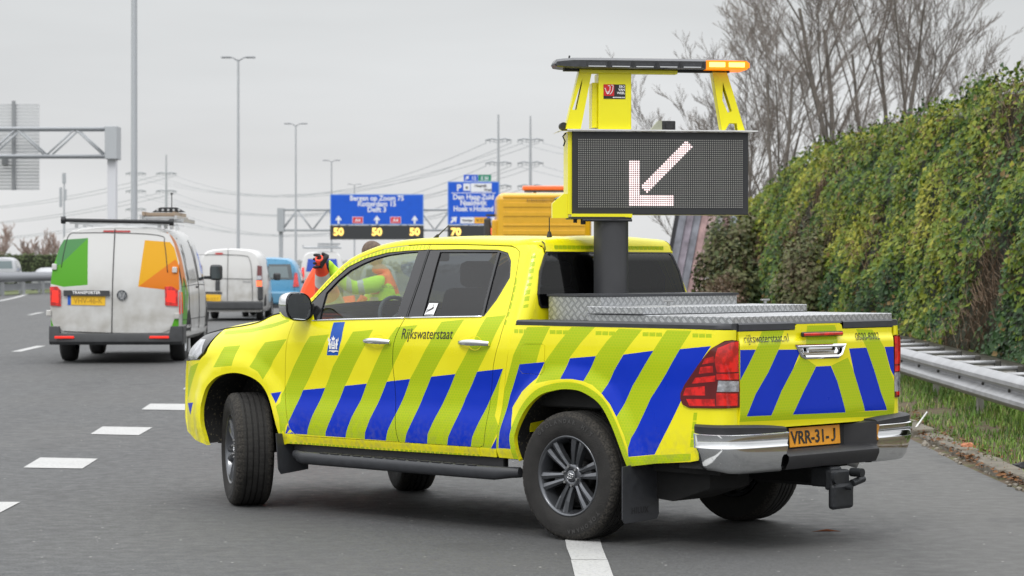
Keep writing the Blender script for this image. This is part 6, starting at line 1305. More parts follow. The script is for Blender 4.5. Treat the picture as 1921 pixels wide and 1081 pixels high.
class Veh:
    def __init__(s, name, label, loc, rz, prof, secs, tilt, body, cat='van'):
        s.prof = prof; s.secs = secs; s.tilt = tilt; s.root = empty(name, loc, rz, label, cat); s.H = prof[-1][0]; s.zb = prof[0][0]
        mb = MB(); rings = []
        for y, wf, zt in secs: rings.append(s.ring(y, wf, zt))
        full = [[p for p in r] + [(-p[0], p[1], p[2]) for p in r[::-1]] for r in rings]
        mb.loft(full, closed=False); n_ = len(full[0])
        for e_ in (0, -1): mb.add(full[e_], [[i, i + 1, n_ - 2 - i, n_ - 1 - i] if i + 1 < n_ - 2 - i else [i, i + 1, n_ - 1 - i] for i in range(n_ // 2)])
        s.body = part('body', mb, body, s.root, auto=32)
    def ring(s, y, wf, zt):
        k = (zt - s.zb) / (s.H - s.zb); out = []
        for z, w in s.prof:
            zz = s.zb + (z - s.zb) * k; out.append((w * wf, y + s.tilt(zz) * max(0, 1 - y / .8), zz))
        return out + [(s.prof[-1][1] * wf * .5, out[-1][1], out[-1][2] + .02), (0, out[-1][1], out[-1][2] + .03)]
    def wf(s, y): return interp([(a, b) for a, b, c in s.secs], y), interp([(a, c) for a, b, c in s.secs], y)
    def side(s, y, z, sg=1, off=.006):
        w, zt = s.wf(y); k = (zt - s.zb) / (s.H - s.zb); zz = s.zb + (z - s.zb) / k
        return (sg * (interp(s.prof, zz) * w + off), y + s.tilt(z) * max(0, 1 - y / .8), z)
    def sidepoly(s, name, poly, m, sg=1, off=.006, parent=None):
        mb = MB(); panel(mb, poly, lambda a, b: s.side(a, b, sg, off), step=.15, depth=0, flip=(sg < 0)); return part(name, mb, m, parent or s.root)
    def rearpoly(s, name, poly, m, off=.006, regions=(), parent=None, depth=0):
        mb = MB(); panel(mb, poly, lambda a, b: (a, s.tilt(b) - off, b), step=.12, depth=depth, regions=regions); return part(name, mb, m, parent or s.root)
    def wheels(s, ys, r=.33, half=.80, w=.21, rim=VRIM):
        for y in ys:
            for sg in (1, -1):
                wl = bpy.data.objects.new('wheel', None); COL.objects.link(wl); wl.parent = s.root; wl.location = (sg * half, y, r)
                wl.rotation_euler = (0, R(90 * sg), 0); mb = MB(); mb.lathe([(.19, w / 2 - .02), (r * .84, w / 2), (r * .97, w / 2 - .02), (r, w / 2 - .05), (r, -w / 2 + .04), (r * .95, -w / 2), (.19, -w / 2)], n=36); part('tyre', mb, VTYR, wl)
                mb = MB(); mb.lathe([(0, w / 2 - .03), (.05, w / 2 - .025), (.15, w / 2 - .06), (.19, w / 2 - .02), (.2, w / 2 - .015)], n=30)
                for k in range(5): mb.box((.10 * math.cos(1.2566 * k), .10 * math.sin(1.2566 * k), w / 2 - .035), (.05, .18, .015), rot=Matrix.Rotation(1.2566 * k + 1.57, 4, 'Z'))
                part('rim', mb, rim, wl)
                # arch recess
                mb = MB(); a = [(y + (r + .07) * math.cos(t), r + (r + .07) * math.sin(t)) for t in [math.pi * k / 14 for k in range(15)]] + [(y - r - .07, s.zb), (y + r + .07, s.zb)]
                panel(mb, a, lambda u_, v_, sg=sg: s.side(u_, v_, sg, .004), step=.2, depth=0, flip=(sg < 0)); part('wheel_arch', mb, UNDER, s.root)
def seams(v, segs, sg=1, w=.012):
    for pl in segs:
        mb = MB(); pts = smoothpoly(pl, k=4) if len(pl) > 2 else densify(pl, .2, False); mb.tube([v.side(a, b, sg, .004) for a, b in pts], w * .5, 4); part('panel_seam', mb, SEAM, v.root)
SO = .013
def rseams(v, segs, w=.012):
    for pl in segs:
        mb = MB(); pts = smoothpoly(pl, k=4) if len(pl) > 2 else densify(pl, .2, False); mb.tube([(a, v.tilt(b) - SO, b) for a, b in pts], w * .5, 4); part('panel_seam', mb, SEAM, v.root)
# --- white panel van with green and amber graphics
TPROF = [(.30, .86), (.36, .925), (.50, .950), (.75, .952), (1.0, .945), (1.12, .935), (1.30, .905), (1.50, .865), (1.65, .825), (1.78, .775), (1.86, .72), (1.92, .64), (1.95, .54)]
tilt = lambda z: .02 + .20 * max(0, (z - 1.08)) ** 1.3 + .03 * max(0, .5 - z)
VAN = Veh('panel_van', 'white panel van with green and amber graphics on its rear doors, nearest on the left', (-5.72, 35.3, .25), R(1.7), TPROF,
          [(0, .955, 1.93), (.06, .99, 1.95), (.5, 1.0, 1.96), (3.2, 1.0, 1.96), (3.7, .99, 1.90), (4.05, .975, 1.62), (4.35, .96, 1.28), (4.8, .90, 1.08), (4.95, .80, .95)], tilt, CW)
zz_ = lambda L: [((70 + x_ / 3.002 - 217) / 130., (683 - (360 + y_ / 3.002)) / 130.) for x_, y_ in L]
rear = zz_([(165, 235), (240, 218), (430, 212), (620, 220), (735, 240), (765, 300), (795, 400), (800, 560), (795, 760), (705, 800), (420, 800), (150, 790), (80, 760), (75, 560), (85, 440), (125, 310), (145, 262)])
gr = [(1, zz_([(280, 265), (285, 530), (150, 541), (70, 522), (85, 440), (125, 310), (145, 275)])), (2, zz_([(145, 275), (278, 267), (130, 415), (112, 420), (105, 390), (125, 310)])),
      (3, zz_([(600, 277), (742, 288), (768, 320), (790, 400), (800, 560), (745, 560), (568, 540)])), (4, zz_([(775, 385), (803, 430), (803, 560), (745, 560), (568, 540)])), (1, zz_([(73, 700), (94, 762), (73, 762)])), (1, zz_([(783, 690), (803, 690), (803, 780), (752, 775)]))]
v = VAN; v.rearpoly('rear_doors', rear, [CW, VG1, VG2, VO1, VO2], .010, gr)
rseams(v, [zz_([(430, 214), (425, 500), (420, 800)])], .018)
rseams(v, [zz_([(135, 430), (150, 330), (175, 245), (240, 236), (430, 236), (680, 250), (712, 300), (732, 460)]), zz_([(150, 790), (420, 800), (705, 805)])], .012)
for xs in ((75, 136), (718, 792)):
    v.rearpoly('tail_lamp', zz_([(xs[0], 540), (xs[0] + 40, 538), (xs[1], 560), (xs[1], 650), (xs[0] + 3, 645)]), REDL, .030, depth=.03); v.rearpoly('lit_tail_strip', zz_([(xs[0] + 14, 560), (xs[1] - 14, 562), (xs[1] - 12, 632), (xs[0] + 10, 625)]), RL, .034)
v.sidepoly('tail_lamp_side', [(.0, .70), (.14, .72), (.13, 1.02), (.0, 1.03)], RL, 1, .012)
v.rearpoly('high_brake_lamp', zz_([(365, 221), (517, 223), (517, 233), (365, 231)]), mat('brake_lamp_red', (.40, .03, .03), rough=.3), .016, depth=.01)
v.rearpoly('handle_bar', zz_([(152, 560), (408, 562), (410, 592), (152, 590)]), BLP, .045, depth=.04)
v.rearpoly('number_plate', zz_([(192, 590), (385, 594), (383, 646), (192, 642)]), YPL, .02, depth=.02); v.rearpoly('plate_band', zz_([(174, 590), (192, 590), (192, 642), (174, 642)]), EUB, .02, depth=.02)
def rtext(v, t, cx, z_, s_, m_, off=.05, nm='lettering', **k):
    mb = MB(); put_text(mb, t, s_, lambda u_, v_: (cx + u_, v.tilt(z_) - off, z_ + v_), 0, align='CENTER', **k); part(nm, mb, m_, v.root)
rtext(v, 'TRANSPORTER', (280 / 3.002 + 70 - 217) / 130, (683 - 360 - 580 / 3.002) / 130, .055, WHITE, .050, bold=.002, spacing=1.1)
rtext(v, 'VHV-46-K', (288 / 3.002 + 70 - 217) / 130, (683 - 360 - 634 / 3.002) / 130, .115, mat('blurred_plate_text', (.45, .25, .02), rough=.6), .024, sx=.85)
cx_, cz__ = zz_([(478, 587)])[0]; mb = MB(); yo = v.tilt(cz__) - .034
mb.tube([(cx_ + .066 * math.cos(t), yo, cz__ + .066 * math.sin(t)) for t in [2 * math.pi * k / 24 for k in range(25)]], .008, 5)
for pl in ([(-.026, .055), (0, .008), (.026, .055)], [(-.055, .030), (-.026, -.050), (0, -.004), (.026, -.050), (.055, .030)]): mb.tube([(cx_ + a, yo, cz__ + b) for a, b in pl], .007, 4)
part('badge', mb, mat('badge_grey', (.12, .13, .14), rough=.3, metal=.8), v.root); mb = MB(); mb.cyl((cx_, yo + .02, cz__), (cx_, yo + .004, cz__), .064, n=24); part('badge_disc', mb, mat('badge_pale', (.38, .39, .40), rough=.4, metal=.5), v.root)
for a, b in ((97, 428), (772, 445), (68, 688), (787, 705)):
    q = zz_([(a, b)])[0]; mb = MB(); mb.box((q[0], v.tilt(q[1]) - .02, q[1]), (.07, .05, .085), bev=.01); part('door_hinge', mb, CW, v.root)
mb = MB(); rings = []
for x_ in (-.955, -.93, -.80, -.78, -.6, 0, .6, .78, .80, .93, .955):
    e_ = abs(x_) > .79; yo = -.09 + .10 * max(0, abs(x_) - .75) / .2; rings.append([(x_, .10, .53 if e_ else .43), (x_, yo + .01, .53 if e_ else .43), (x_, yo, .50 if e_ else .41), (x_, yo, .31), (x_, yo + .04, .265), (x_, .2, .26)])
mb.loft(rings, closed=False, caps=False); mb.add(rings[0], [list(range(6))]); mb.add(rings[-1], [list(range(6))]); mb.box((.955, .30, .40), (.02, .42, .25)); mb.box((-.955, .30, .40), (.02, .42, .25)); part('rear_bumper', mb, BLP, v.root, auto=35)
for cx in (-.72, .64): mb = MB(); mb.box((cx, -.095, .375), (.28, .02, .035), bev=.005); part('reflector', mb, RL, v.root)
v.sidepoly('side_graphic', [(.16, .55), (.62, .55), (.95, 1.0), (.85, 1.2), (.45, 1.25), (.16, 1.1)], VG1); v.sidepoly('side_graphic', [(.16, 1.10), (.45, 1.25), (.70, 1.0), (.62, 1.75), (.36, 1.90), (.16, 1.88)], VO2, off=.016); v.sidepoly('side_graphic', [(.35, .75), (.75, .8), (.55, 1.15)], VG2, off=.009)
v.sidepoly('side_window', [(1.2, 1.20), (2.25, 1.20), (2.22, 1.72), (1.3, 1.74)], CW, off=.012); v.sidepoly('door_window', [(2.75, 1.18), (3.75, 1.18), (3.55, 1.52), (3.3, 1.70), (2.80, 1.73)], VGL, off=.012); v.sidepoly('door_window', [(2.75, 1.18), (3.75, 1.18), (3.55, 1.52), (3.3, 1.70), (2.80, 1.73)], VGL, -1, off=.012)
seams(v, [[(1.1, .5), (1.1, 1.82)], [(2.55, .45), (2.6, 1.1), (2.6, 1.80)], [(3.85, .55), (3.85, 1.15)], [(.2, 1.10), (2.5, 1.12), (3.8, 1.10)], [(.2, .62), (3.7, .60)]])
for sg in (1, -1): mb = MB(); mb.box((sg * 1.12, 3.62, 1.30), (.20, .10, .25), bev=.045); mb.box((sg * .98, 3.66, 1.22), (.12, .06, .05), bev=.01); mo = part('door_mirror', mb, BLP, v.root); mb = MB(); mb.box((sg * 1.12, 3.565, 1.30), (.155, .01, .20), bev=.004); part('mirror_glass', mb, VGL, mo)
mb = MB(); mb.box((.94, 2.35, 1.08), (.03, .22, .03), bev=.008); part('door_handle', mb, BLP, v.root)
v.wheels((1.0, 4.0), .34, .81, .22); mb = MB(); mb.box((0, 2.4, .36), (1.5, 4.2, .16)); mb.box((0, .30, .33), (1.0, .3, .12)); part('underbody', mb, UNDER, v.root)
RK = empty('roof_rack', (-5.72, 35.3, .25), R(1.7), 'black roller bar and aluminium rack on the roof of the nearest white van', 'roof rack')
mb = MB(); mb.cyl((-.78, .15, 2.065), (.80, .15, 2.035), .028, n=12); mb.cyl((-.80, .15, 2.065), (-.74, .15, 2.065), .055, n=12); mb.cyl((.76, .15, 2.035), (.82, .15, 2.035), .05, n=12); part('roller_bar', mb, CASE, RK)
for k in range(4):
    mb = MB(); y_ = .3 + k * .8; mb.box((0, y_, 2.025), (1.4, .04, .022)); [mb.box((sg * .60, y_, 1.99), (.05, .05, .07)) for sg in (1, -1)]; part('cross_bar', mb, ALU, RK)
LD = empty('roof_ladders', (-5.72, 35.3, .25), R(1.7), 'stack of aluminium and wooden ladders on the right of the white van roof', 'ladders')
for z_, w0, w1, m_, nm in ((2.065, .40, .95, ALU, 'ladder'), (2.105, .35, .85, ALU, 'ladder'), (2.16, .38, .82, mat('weathered_wood', (.35, .27, .20), rough=.8), 'plank_stack')):
    mb = MB()
    for s_ in (w0, w1): mb.box((s_, .95, z_), (.035, 1.6, .055))
    for k in range(6): mb.box(((w0 + w1) / 2, .25 + k * .26, z_), (w1 - w0, .03, .03))
    part(nm, mb, m_, LD)
BEAC = empty('warning_beacon_bar', (-5.72, 35.3, .25), R(1.7), 'low black trapezoid beacon bar with a thin aerial on the white van roof', 'beacon')
mb = MB(); mb.prism([(.42, 0), (.90, 0), (.78, .07), (.54, .07)], Matrix(((1, 0, 0, 0), (0, 0, 1, .9), (0, 1, 0, 2.20), (0, 0, 0, 1))), .2, bev=.01); part('beacon_housing', mb, CASE, BEAC)
for k in range(5): mb = MB(); mb.cyl((.50 + k * .08, .89, 2.23), (.50 + k * .08, .90, 2.23), .018, n=10); part('beacon_lens', mb, ALU, BEAC)
mb = MB(); mb.cyl((.70, 1.0, 2.26), (.70, 1.0, 2.46), .007, n=6); mb.cyl((.70, 1.0, 2.46), (.70, 1.0, 2.485), .018, n=8); part('aerial', mb, GLOSSB, BEAC)
# --- small white van
SPROF = [(.22, .80), (.32, .85), (.60, .862), (.95, .86), (1.15, .84), (1.35, .80), (1.52, .755), (1.62, .70), (1.70, .60), (1.74, .45)]
tilt2 = lambda z: .01 + .16 * max(0, (z - 1.0)) ** 1.4
S2 = Veh('small_van', 'small plain white van with red lit tail lamp, ahead of the panel van', (-7.33, 63.5, .25), R(.6), [(a * 1.06, b) for a, b in SPROF], [(0, .96, 1.82), (.08, 1., 1.85), (2.0, 1., 1.86), (2.6, .98, 1.80), (3.0, .96, 1.45), (3.3, .94, 1.15), (3.85, .82, .85)], tilt2, CW)
z3_ = lambda L: [((370 + x_ / 6.007 - 436) / 74., (606 - (440 + y_ / 6.007)) / 74.) for x_, y_ in L]
v = S2
rseams(v, [z3_([(375, 160), (370, 860)]), z3_([(0, 235), (330, 232), (570, 245), (620, 280), (650, 420), (660, 830), (620, 860), (100, 850)]), z3_([(100, 500), (660, 515)])], .014)
for sg in (1, -1): v.rearpoly('tail_lamp', [(sg * .70, .92), (sg * .845, .92), (sg * .84, 1.42), (sg * .72, 1.44)][::sg], REDD, .02, depth=.02); v.rearpoly('lit_tail_lamp', [(sg * .70, .90), (sg * .84, .90), (sg * .84, 1.04), (sg * .70, 1.04)][::sg], mat('lit_tail_orange_red', (1, .15, .05), emit=(1, .14, .05), estr=1.3), .026); v.rearpoly('lamp_inset', [(sg * .71, 1.07), (sg * .83, 1.07), (sg * .83, 1.17), (sg * .71, 1.17)][::sg], CLEARL, .026)
v.rearpoly('high_brake_lamp', z3_([(228, 210), (315, 210), (315, 232), (228, 232)]), mat('brake_lamp_red', (.40, .03, .03)), .02); v.rearpoly('door_handle', z3_([(235, 530), (285, 530), (285, 645), (235, 645)]), BLP, .03, depth=.03)
v.rearpoly('number_plate', z3_([(100, 690), (298, 695), (295, 772), (100, 765)]), YPL, .02, depth=.02); v.rearpoly('plate_trim', z3_([(90, 660), (310, 664), (310, 684), (90, 680)]), BLP, .03, depth=.02); rtext(v, '86-VKX-5', z3_([(198, 755)])[0][0], z3_([(198, 757)])[0][1], .10, mat('blurred_plate_text', (.45, .25, .02)), .024, sx=.8)
v.rearpoly('name_badge', z3_([(550, 540), (645, 543), (645, 552), (550, 549)]), STEEL, .014)
mb = MB(); mb.box((0, -.02, .40), (1.74, .16, .22), bev=.04); [mb.box((sg * .80, .0, .72), (.14, .10, .36), bev=.03) for sg in (1, -1)]; part('rear_bumper', mb, BLP, v.root)
v.sidepoly('door_window', [(1.9, 1.12), (2.85, 1.12), (2.6, 1.52), (1.95, 1.56)], VGL, off=.01)
mb = MB(); mb.box((1.0, 2.7, 1.14), (.20, .10, .20), bev=.05); part('door_mirror', mb, BLP, v.root); v.wheels((.75, 3.2), .31, .74, .19)
mb = MB(); mb.box((0, 1.8, .30), (1.4, 3.0, .14)); part('underbody', mb, UNDER, v.root)
# --- pale blue hatchback
CB = mat('pale_blue_paint', (.065, .25, .42), rough=.3, coat=.3, var=.05)
HPROF = [(.22, .76), (.32, .81), (.55, .83), (.80, .83), (.95, .80), (1.15, .745), (1.30, .68), (1.40, .60), (1.46, .46)]
tilt3 = lambda z: .22 * max(0, z - .78) ** 1.2 + .02
HB = Veh('hatchback', 'pale blue hatchback between the small white van and the traffic cones', (-6.80, 68.6, .25), R(1), [(a * 1.12, b * 1.04) for a, b in HPROF], [(0, .96, 1.60), (.1, 1, 1.63), (1.2, 1, 1.65), (1.9, 1, 1.60), (2.5, .98, 1.12), (2.8, .97, .95), (3.4, .86, .75)], tilt3, CB, 'car')
v = HB; v.rearpoly('rear_window', [(-.66, 1.05), (.66, 1.05), (.58, 1.48), (-.58, 1.48)], VGL, .012)
v.rearpoly('painted_reflection', [(-.54, 1.10), (.54, 1.10), (.48, 1.42), (-.48, 1.42)], mat('pale_reflection_glass', (.10, .14, .15), rough=.1, coat=1.), .016)  # paler patch on the rear window: a reflection put into the colour
for sg in (1, -1): v.rearpoly('tail_lamp', [(sg * .66, .85), (sg * .83, .85), (sg * .775, 1.24), (sg * .70, 1.24)][::sg], REDL, .022, depth=.02)
mb = MB(); mb.box((0, -.03, .54), (1.66, .16, .36), bev=.06); part('rear_bumper', mb, mat('blue_bumper', (.10, .26, .40), rough=.3, coat=.4), v.root)
mb = MB(); mb.box((0, -.06, .30), (1.4, .12, .10)); part('bumper_lip', mb, BLP, v.root); rseams(v, [[(-.75, .70), (.75, .70)], [(-.7, .72), (-.66, 1.38)], [(.7, .72), (.66, 1.38)]])
v.sidepoly('side_window', [(.5, .95), (2.3, .95), (1.8, 1.34), (.7, 1.36)], VGL, off=.01); mb = MB(); mb.cyl((.0, .45, 1.50), (0, .40, 1.66), .006, n=5); part('aerial', mb, BLP, v.root)
for sg in (1, -1): mb = MB(); mb.box((sg * .94, 2.3, .98), (.18, .10, .15), bev=.04); part('door_mirror', mb, BLP, v.root)
v.wheels((.55, 2.9), .29, .72, .17)
# --- white van with blue rear window further on
CVAN = Veh('service_van', 'white van with blue rear window and roof ladder, far ahead behind the cone', (-8.45, 109, .25), R(4.5), [(a * 1.06, b * 1.05) for a, b in TPROF], [(0, .95, 2.04), (.1, 1, 2.08), (3.2, 1., 2.08), (4., .97, 1.6), (4.9, .85, 1.)], tilt, CW)
v = CVAN; v.rearpoly('rear_window', [(-.72, 1.22), (.72, 1.22), (.64, 1.78), (-.64, 1.78)], mat('blue_film_window', (.01, .06, .38), rough=.2), .012)
for sg in (1, -1): v.rearpoly('tail_lamp', [(sg * .80, .95), (sg * .96, .95), (sg * .90, 1.40), (sg * .80, 1.40)][::sg], RL, .02)
mb = MB(); mb.box((0, -.05, .45), (1.9, .18, .30), bev=.03); part('rear_bumper', mb, BLP, v.root); v.wheels((.9, 4.0), .34, .82, .22)
RK2 = empty('roof_rack', (-8.45, 109, .25), R(4.5), 'grey rack with a stacked ladder on the far white service van', 'roof rack')
mb = MB(); mb.cyl((-.85, .2, 2.28), (.85, .2, 2.28), .04, n=8); mb.cyl((-.85, .2, 2.28), (-.85, .2, 2.40), .03); part('rack_bar', mb, PGREY, RK2); mb = MB(); mb.box((.25, 1.2, 2.36), (.95, 2.0, .05)); mb.box((.3, 1.2, 2.46), (1.0, 2.0, .05)); part('ladder', mb, PGREY, RK2)
CARB = Veh('estate_car', 'silver car roof just visible right of the far service van', (-6.1, 112, .25), R(4), HPROF, [(0, .97, 1.42), (.1, 1, 1.45), (1.6, 1, 1.50), (2.4, 1, 1.44), (3.1, .97, .95), (4.0, .86, .75)], tilt3, mat('silver_paint', (.38, .39, .41), rough=.3, metal=.5, coat=.5), 'car'); CARB.wheels((.6, 3.2), .3, .72, .18); CARB.rearpoly('rear_window', [(-.60, .95), (.60, .95), (.55, 1.32), (-.55, 1.32)], VGL, .012)
# --- yellow lorry cab seen from behind
YL = mat('lorry_yellow', (.68, .365, .003), rough=.35, coat=.5, var=.04)
LC = empty('lorry', (.70, 53, .37), R(2), 'amber yellow lorry cab behind the pickup roof, with an orange beacon bar', 'lorry')
mb = MB(); mb.box((0, 1.0, 1.75), (2.06, 1.9, 2.26), bev=.14); part('cab_shell', mb, YL, LC)
mb = MB()
for z_, h_ in ((2.62, .10), (2.42, .10), (2.18, .05), (2.02, .10)): mb.box((.0, .046, z_), (1.78, .02, h_), bev=.008)
mb.box((-.50, .045, 1.72), (.76, .02, .26), bev=.008); mb.box((.48, .045, 1.72), (.76, .02, .26), bev=.008); mb.box((0, .045, 2.79), (1.8, .02, .03)); part('pressed_ribs', mb, YL, LC)
mb = MB(); random.seed(2)
for k in range(20): mb.box((-.36 + k * .046, .018, 2.72), (random.uniform(.018, .032), .006, random.uniform(.035, .055)))
tag(part('faint_lettering', mb, mat('faint_brown_text', (.30, .17, .03), rough=.6), LC), kind='stuff')
mb = MB(); mb.box((-1.06, .35, 1.85), (.14, .30, .9), bev=.03); part('side_panel', mb, YL, LC); mb = MB(); mb.box((-1.20, 1.3, 2.15), (.16, .10, .42), bev=.04); mb.box((-1.12, 1.3, 2.42), (.22, .05, .05)); part('door_mirror', mb, BLP, LC)
mb = MB(); mb.box((0, -2.2, 1.05), (2.1, 4.3, .18)); mb.box((0, -1.0, .75), (.9, 6.2, .25)); part('load_bed', mb, BLP, LC)
for y_ in (-3.2, -2.2, 1.2):
    for sg in (1, -1): mb = MB(); mb.cyl((sg * .75, y_, .40), (sg * 1.02, y_, .40), .50, n=28); part('wheel', mb, VTYR, LC)
OB = empty('beacon_bar', (.70, 53, .33), R(2), 'orange beacon bar on the roof of the yellow lorry', 'beacon'); mb = MB(); mb.box((.32, .6, 3.04), (1.55, .28, .10), bev=.03); part('orange_lens', mb, mat('orange_lens', (.75, .14, .02), rough=.25, coat=.6), OB); mb = MB(); mb.box((.32, .6, 2.975), (1.45, .24, .04)); [mb.box((.32 + sg * .5, .6, 2.93), (.06, .1, .08)) for sg in (1, -1)]; part('bar_foot', mb, BLP, OB)
# --- oncoming cars behind the median barrier
for nm, x_, y_, hh_, lab, rz_ in (('suv', -29.2, 140, 1.12, 'silver white SUV passing behind the median barrier at the left edge', 4), ('oncoming_car', -28.6, 152, .92, 'low silver car roof above the median barrier beside the white van', 184)):
    c_ = Veh(nm, lab, (x_, y_, .55 if nm == 'suv' else .25), R(rz_), [(a * hh_, b) for a, b in HPROF], [(0, .97, 1.42 * hh_), (.1, 1, 1.45 * hh_), (1.6, 1, 1.50 * hh_), (2.4, 1, 1.44 * hh_), (3.1, .97, .95 * hh_), (4.2, .86, .75 * hh_)], tilt3, mat('silver_paint', (.38, .39, .41)), 'car')
    c_.rearpoly('rear_window', [(-.62, .93 * hh_), (.62, .93 * hh_), (.55, 1.32 * hh_), (-.55, 1.32 * hh_)], mat('pale_reflection_glass', (.20, .25, .26)), .012)
    for sg in (1, -1): c_.sidepoly('side_window', [(.5, .95 * hh_), (2.6, .95 * hh_), (2.1, 1.34 * hh_), (.7, 1.36 * hh_)], VGL, sg, .01)
    c_.wheels((.7, 3.3), .31, .74, .19)

# ------------------------------------------------------------------ road worker and cones behind the pickup
HVO = mat('hi_vis_orange', (.95, .17, .045), rough=.75, var=.12, vscale=9); HVY = mat('hi_vis_lime', (.50, .85, .04), rough=.75, var=.1, vscale=9); RFX = mat('reflective_tape', (.50, .52, .50), rough=.45); NAVY = mat('navy_cuff', (.012, .03, .10), rough=.8)
SKIN = mat('skin', (.45, .24, .17), rough=.55, var=.08, vscale=12); HAIR = mat('short_grey_brown_hair', (.13, .095, .075), rough=.9, var=.4, vscale=60, bump=.5, bscale=120); GLOVE = mat('black_glove', (.012, .012, .014), rough=.7)
def skin_mesh(name, verts, edges, radii, mats, fn, parent, sub=2):
    me = bpy.data.meshes.new(name); me.from_pydata([Vector(v) for v in verts], edges, []); o = bpy.data.objects.new(name, me); COL.objects.link(o)
    sk = o.modifiers.new('skin', 'SKIN'); sk.use_smooth_shade = True; sl = me.skin_vertices[0] if me.skin_vertices else None
    if sl is None:
        bpy.context.view_layer.objects.active = o; bm = bmesh.new(); bm.from_mesh(me); bm.verts.layers.skin.verify(); bm.to_mesh(me); bm.free(); sl = me.skin_vertices[0]
    for i, r in enumerate(radii): sl.data[i].radius = r if isinstance(r, tuple) else (r, r)
    sl.data[0].use_root = True
    sb = o.modifiers.new('sub', 'SUBSURF'); sb.levels = sb.render_levels = sub
    ev = o.evaluated_get(bpy.context.evaluated_depsgraph_get()); nm = bpy.data.meshes.new_from_object(ev); bpy.data.objects.remove(o)
    o = bpy.data.objects.new(name, nm); COL.objects.link(o); nm.materials.clear()
    for m_ in mats: nm.materials.append(m_)
    for p in nm.polygons: p.use_smooth = True; p.material_index = fn(p.center)
    o.parent = parent; return o
PX = empty('person', (-1.04, 21.0, gz(21)), 0, 'person in orange and lime hi-vis jacket reaching for a cone behind the pickup', 'person')
vs = [(0, 0, .98), (-.03, 0, 1.12), (-.04, 0, 1.28), (-.05, 0, 1.42), (-.08, 0, 1.55), (-.13, 0, 1.65),
      (-.06, -.17, 1.485), (-.31, -.30, 1.43), (-.49, -.34, 1.60), (-.52, -.41, 1.655),          # camera-side arm, reaching up to the cone
      (-.08, .17, 1.48), (-.25, .24, 1.26), (-.46, .18, 1.22), (-.52, .17, 1.22),
      (.02, -.11, .90), (-.03, -.12, .50), (.04, -.13, .10), (-.10, -.14, .06),
      (.02, .11, .90), (-.03, .12, .50), (.04, .13, .10), (-.10, .14, .06)]
es = [(0, 1), (1, 2), (2, 3), (3, 4), (4, 5), (3, 6), (6, 7), (7, 8), (8, 9), (3, 10), (10, 11), (11, 12), (12, 13), (0, 14), (14, 15), (15, 16), (16, 17), (0, 18), (18, 19), (19, 20), (20, 21)]
rs = [(.18, .14), (.19, .15), (.205, .16), (.21, .155), (.10, .09), .058, .088, .064, .050, .042, .088, .064, .050, .042, .105, .075, .055, .045, .105, .075, .055, .045]
def cloth(c):
    arm = c.y < -.20 and c.z > 1.30 or (c.x < -.17 and c.z > 1.12)
    if c.z > 1.60 and c.x > -.26: return 5
    if arm:
        d = math.hypot(c.x + .06, c.z - 1.48) + abs(c.y + .17) * .3
        if c.x < -.50: return 3
        return 2 if .20 < d < .255 or .31 < d < .355 else 1
    if c.z > 1.385: return 0
    if c.z > 1.0:
        if 1.300 < c.z < 1.36 or 1.17 < c.z < 1.22: return 2
        return 1
    return 4
skin_mesh('body', vs, es, rs, [HVO, HVY, RFX, NAVY, mat('work_trousers', (.02, .03, .06), rough=.85), SKIN], cloth, PX, 4)
bm = bmesh.new(); bmesh.ops.create_uvsphere(bm, u_segments=28, v_segments=20, radius=1)
for v_ in bm.verts:
    c = v_.co; z = c.z; c.x *= .090 * (1 + .10 * (z > 0)); c.y *= .072; c.z *= .112
    if z < -.2: c.x *= .88; c.y *= .86
    if c.x < -.07 and abs(c.y) < .018 and -.045 < c.z < .02: c.x -= .020          # nose
    if c.x < -.06 and abs(abs(c.y) - .033) < .014 and abs(c.z - .015) < .014: c.x += .010   # eye sockets
    if c.x < -.06 and abs(c.y) < .03 and abs(c.z + .062) < .007: c.x += .007
HM = Matrix.Translation((-.150, 0, 1.728)) @ Matrix.Rotation(R(-24), 4, 'Y') @ Matrix.Rotation(R(-28), 4, 'Z')
mb = MB(); mb.bm(bm, 0, HM, True)
for sg in (1, -1):
    mb.lathe([(.0, .010), (.016, .010), (.024, .0), (.020, -.010), (0, -.012)], HM @ Matrix.Translation((.005, sg * .079, -.005)) @ Matrix.Rotation(R(-90 * sg), 4, 'X') @ Matrix.Scale(1.4, 4, (0, 1, 0)), 14)
    mb.lathe([(0, .012), (.010, .006), (.012, 0)], HM @ Matrix.Translation((-.088, sg * .032, .015)) @ Matrix.Rotation(R(-90), 4, 'Y'), 10, mi=1)
part('head', mb, [SKIN, WHITE], PX)
bm = bmesh.new(); bmesh.ops.create_uvsphere(bm, u_segments=28, v_segments=20, radius=1)
bmesh.ops.delete(bm, geom=[v_ for v_ in bm.verts if (v_.co.z < .18 and v_.co.x < .25) or v_.co.z < -.45], context='VERTS')
for v_ in bm.verts: v_.co.x *= .097 * (1.07 if v_.co.z > 0 else 1.02); v_.co.y *= .077; v_.co.z *= .118
mb = MB(); mb.bm(bm, 0, HM, True); part('hair', mb, HAIR, PX)
mb = MB(); put_text(mb, 'Rijkswaterstaat', .052, lambda u_, v_: (-.165 + u_ * .80, -.150 - .10 * math.cos(min(1.4, abs(u_ - .2) * 4)) , 1.455 + v_ - u_ * .10), 0, sx=.9); part('jacket_lettering', mb, mat('jacket_print', (.20, .09, .06), rough=.7), PX)
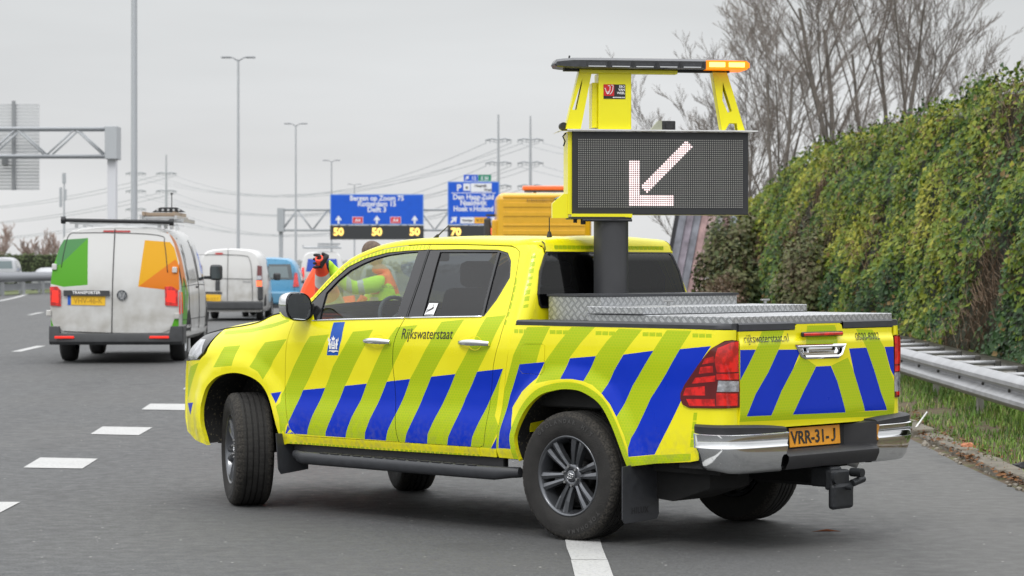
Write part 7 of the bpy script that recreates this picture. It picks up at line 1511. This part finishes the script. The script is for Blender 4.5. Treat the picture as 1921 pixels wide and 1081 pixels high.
for k, (hx, hy, hz, tip) in enumerate(((-.535, -.43, 1.665, (-.030, -.012, -.012)), (-.545, .17, 1.22, (-.05, 0, -.05)))):
    pts = [(hx, hy, hz), (hx + tip[0], hy + tip[1], hz + tip[2] * .7)]; eg = [(0, 1)]; rr_ = [(.058, .050), (.056, .046)]
    for j in range(4):
        o = (j - 1.5) * .020; b = len(pts)
        pts += [(hx + tip[0] * 1.3, hy - .035, hz + o * 1.6 + .004), (hx + tip[0] * 2.4, hy - .045, hz + o * 1.7), (hx + tip[0] * 3.1, hy - .020 - .003 * j, hz + o * 1.7)]
        eg += [(1, b), (b, b + 1), (b + 1, b + 2)]; rr_ += [.0150, .0140, .0125]
    b = len(pts); pts += [(hx + .01, hy - .02, hz + .050), (hx - .025, hy - .03, hz + .068)]; eg += [(0, b), (b, b + 1)]; rr_ += [.017, .014]
    skin_mesh('glove', pts, eg, rr_, [GLOVE], lambda c: 0, PX, 1)
CO = mat('cone_orange', (.88, .075, .03), rough=.5, var=.1, vscale=12); CWH = mat('cone_white_band', (.58, .57, .55), rough=.4, var=.15, vscale=14)
def cone(loc, rotm, label, h=.75):
    root = empty('traffic_cone', loc, 0, label, 'traffic cone', 'traffic cones by the worker'); root.rotation_euler = rotm
    mb = MB(); P_ = [(.155, .03), (.132, .16), (.131, .165), (.108, .30), (.107, .305), (.084, .44), (.083, .445), (.060, .58), (.059, .585), (.036, .72), (.034, .75), (.022, .75), (.022, .60)]
    vs_ = []; n = 36
    mb.lathe(P_, n=n, mi=0)
    mb.m = [1 if (f[0] % len(P_)) in (2, 6) else 0 for f in mb.f]
    part('cone_body', mb, [CO, CWH], root)
    mb = MB(); mb.box((0, 0, .015), (.42, .42, .032), bev=.012); part('cone_base', mb, CO, root); return root
cone((-1.545, 21.05, 1.19), (R(46), R(-8), R(0)), 'orange and white cone held up by its tip in the black glove')
cone((-1.62, 21.20, .72), (R(10), R(28), 0), 'orange and white cone lower down, seen through the front side window')
mb = MB(); 
ST_ = empty('cone_stack', (-1.92, 21.9, gz(21.9)), 0, 'orange cone trolley panel standing left of the held cone', 'cone stack')
mb = MB(); mb.prism([(-.12, .10), (.34, .10), (.32, 1.45), (.27, 1.62), (.16, 1.64), (.05, 1.45), (-.04, 1.20)], Matrix(((1, 0, 0, 0), (0, 0, 1, -.03), (0, 1, 0, 0), (0, 0, 0, 1))), .30, bev=.04); part('stack_panel', mb, mat('bright_orange_plastic', (.92, .10, .03), rough=.5), ST_)
mb = MB(); mb.box((.1, .1, .05), (.75, .5, .1), bev=.01); part('stack_base', mb, BLP, ST_)
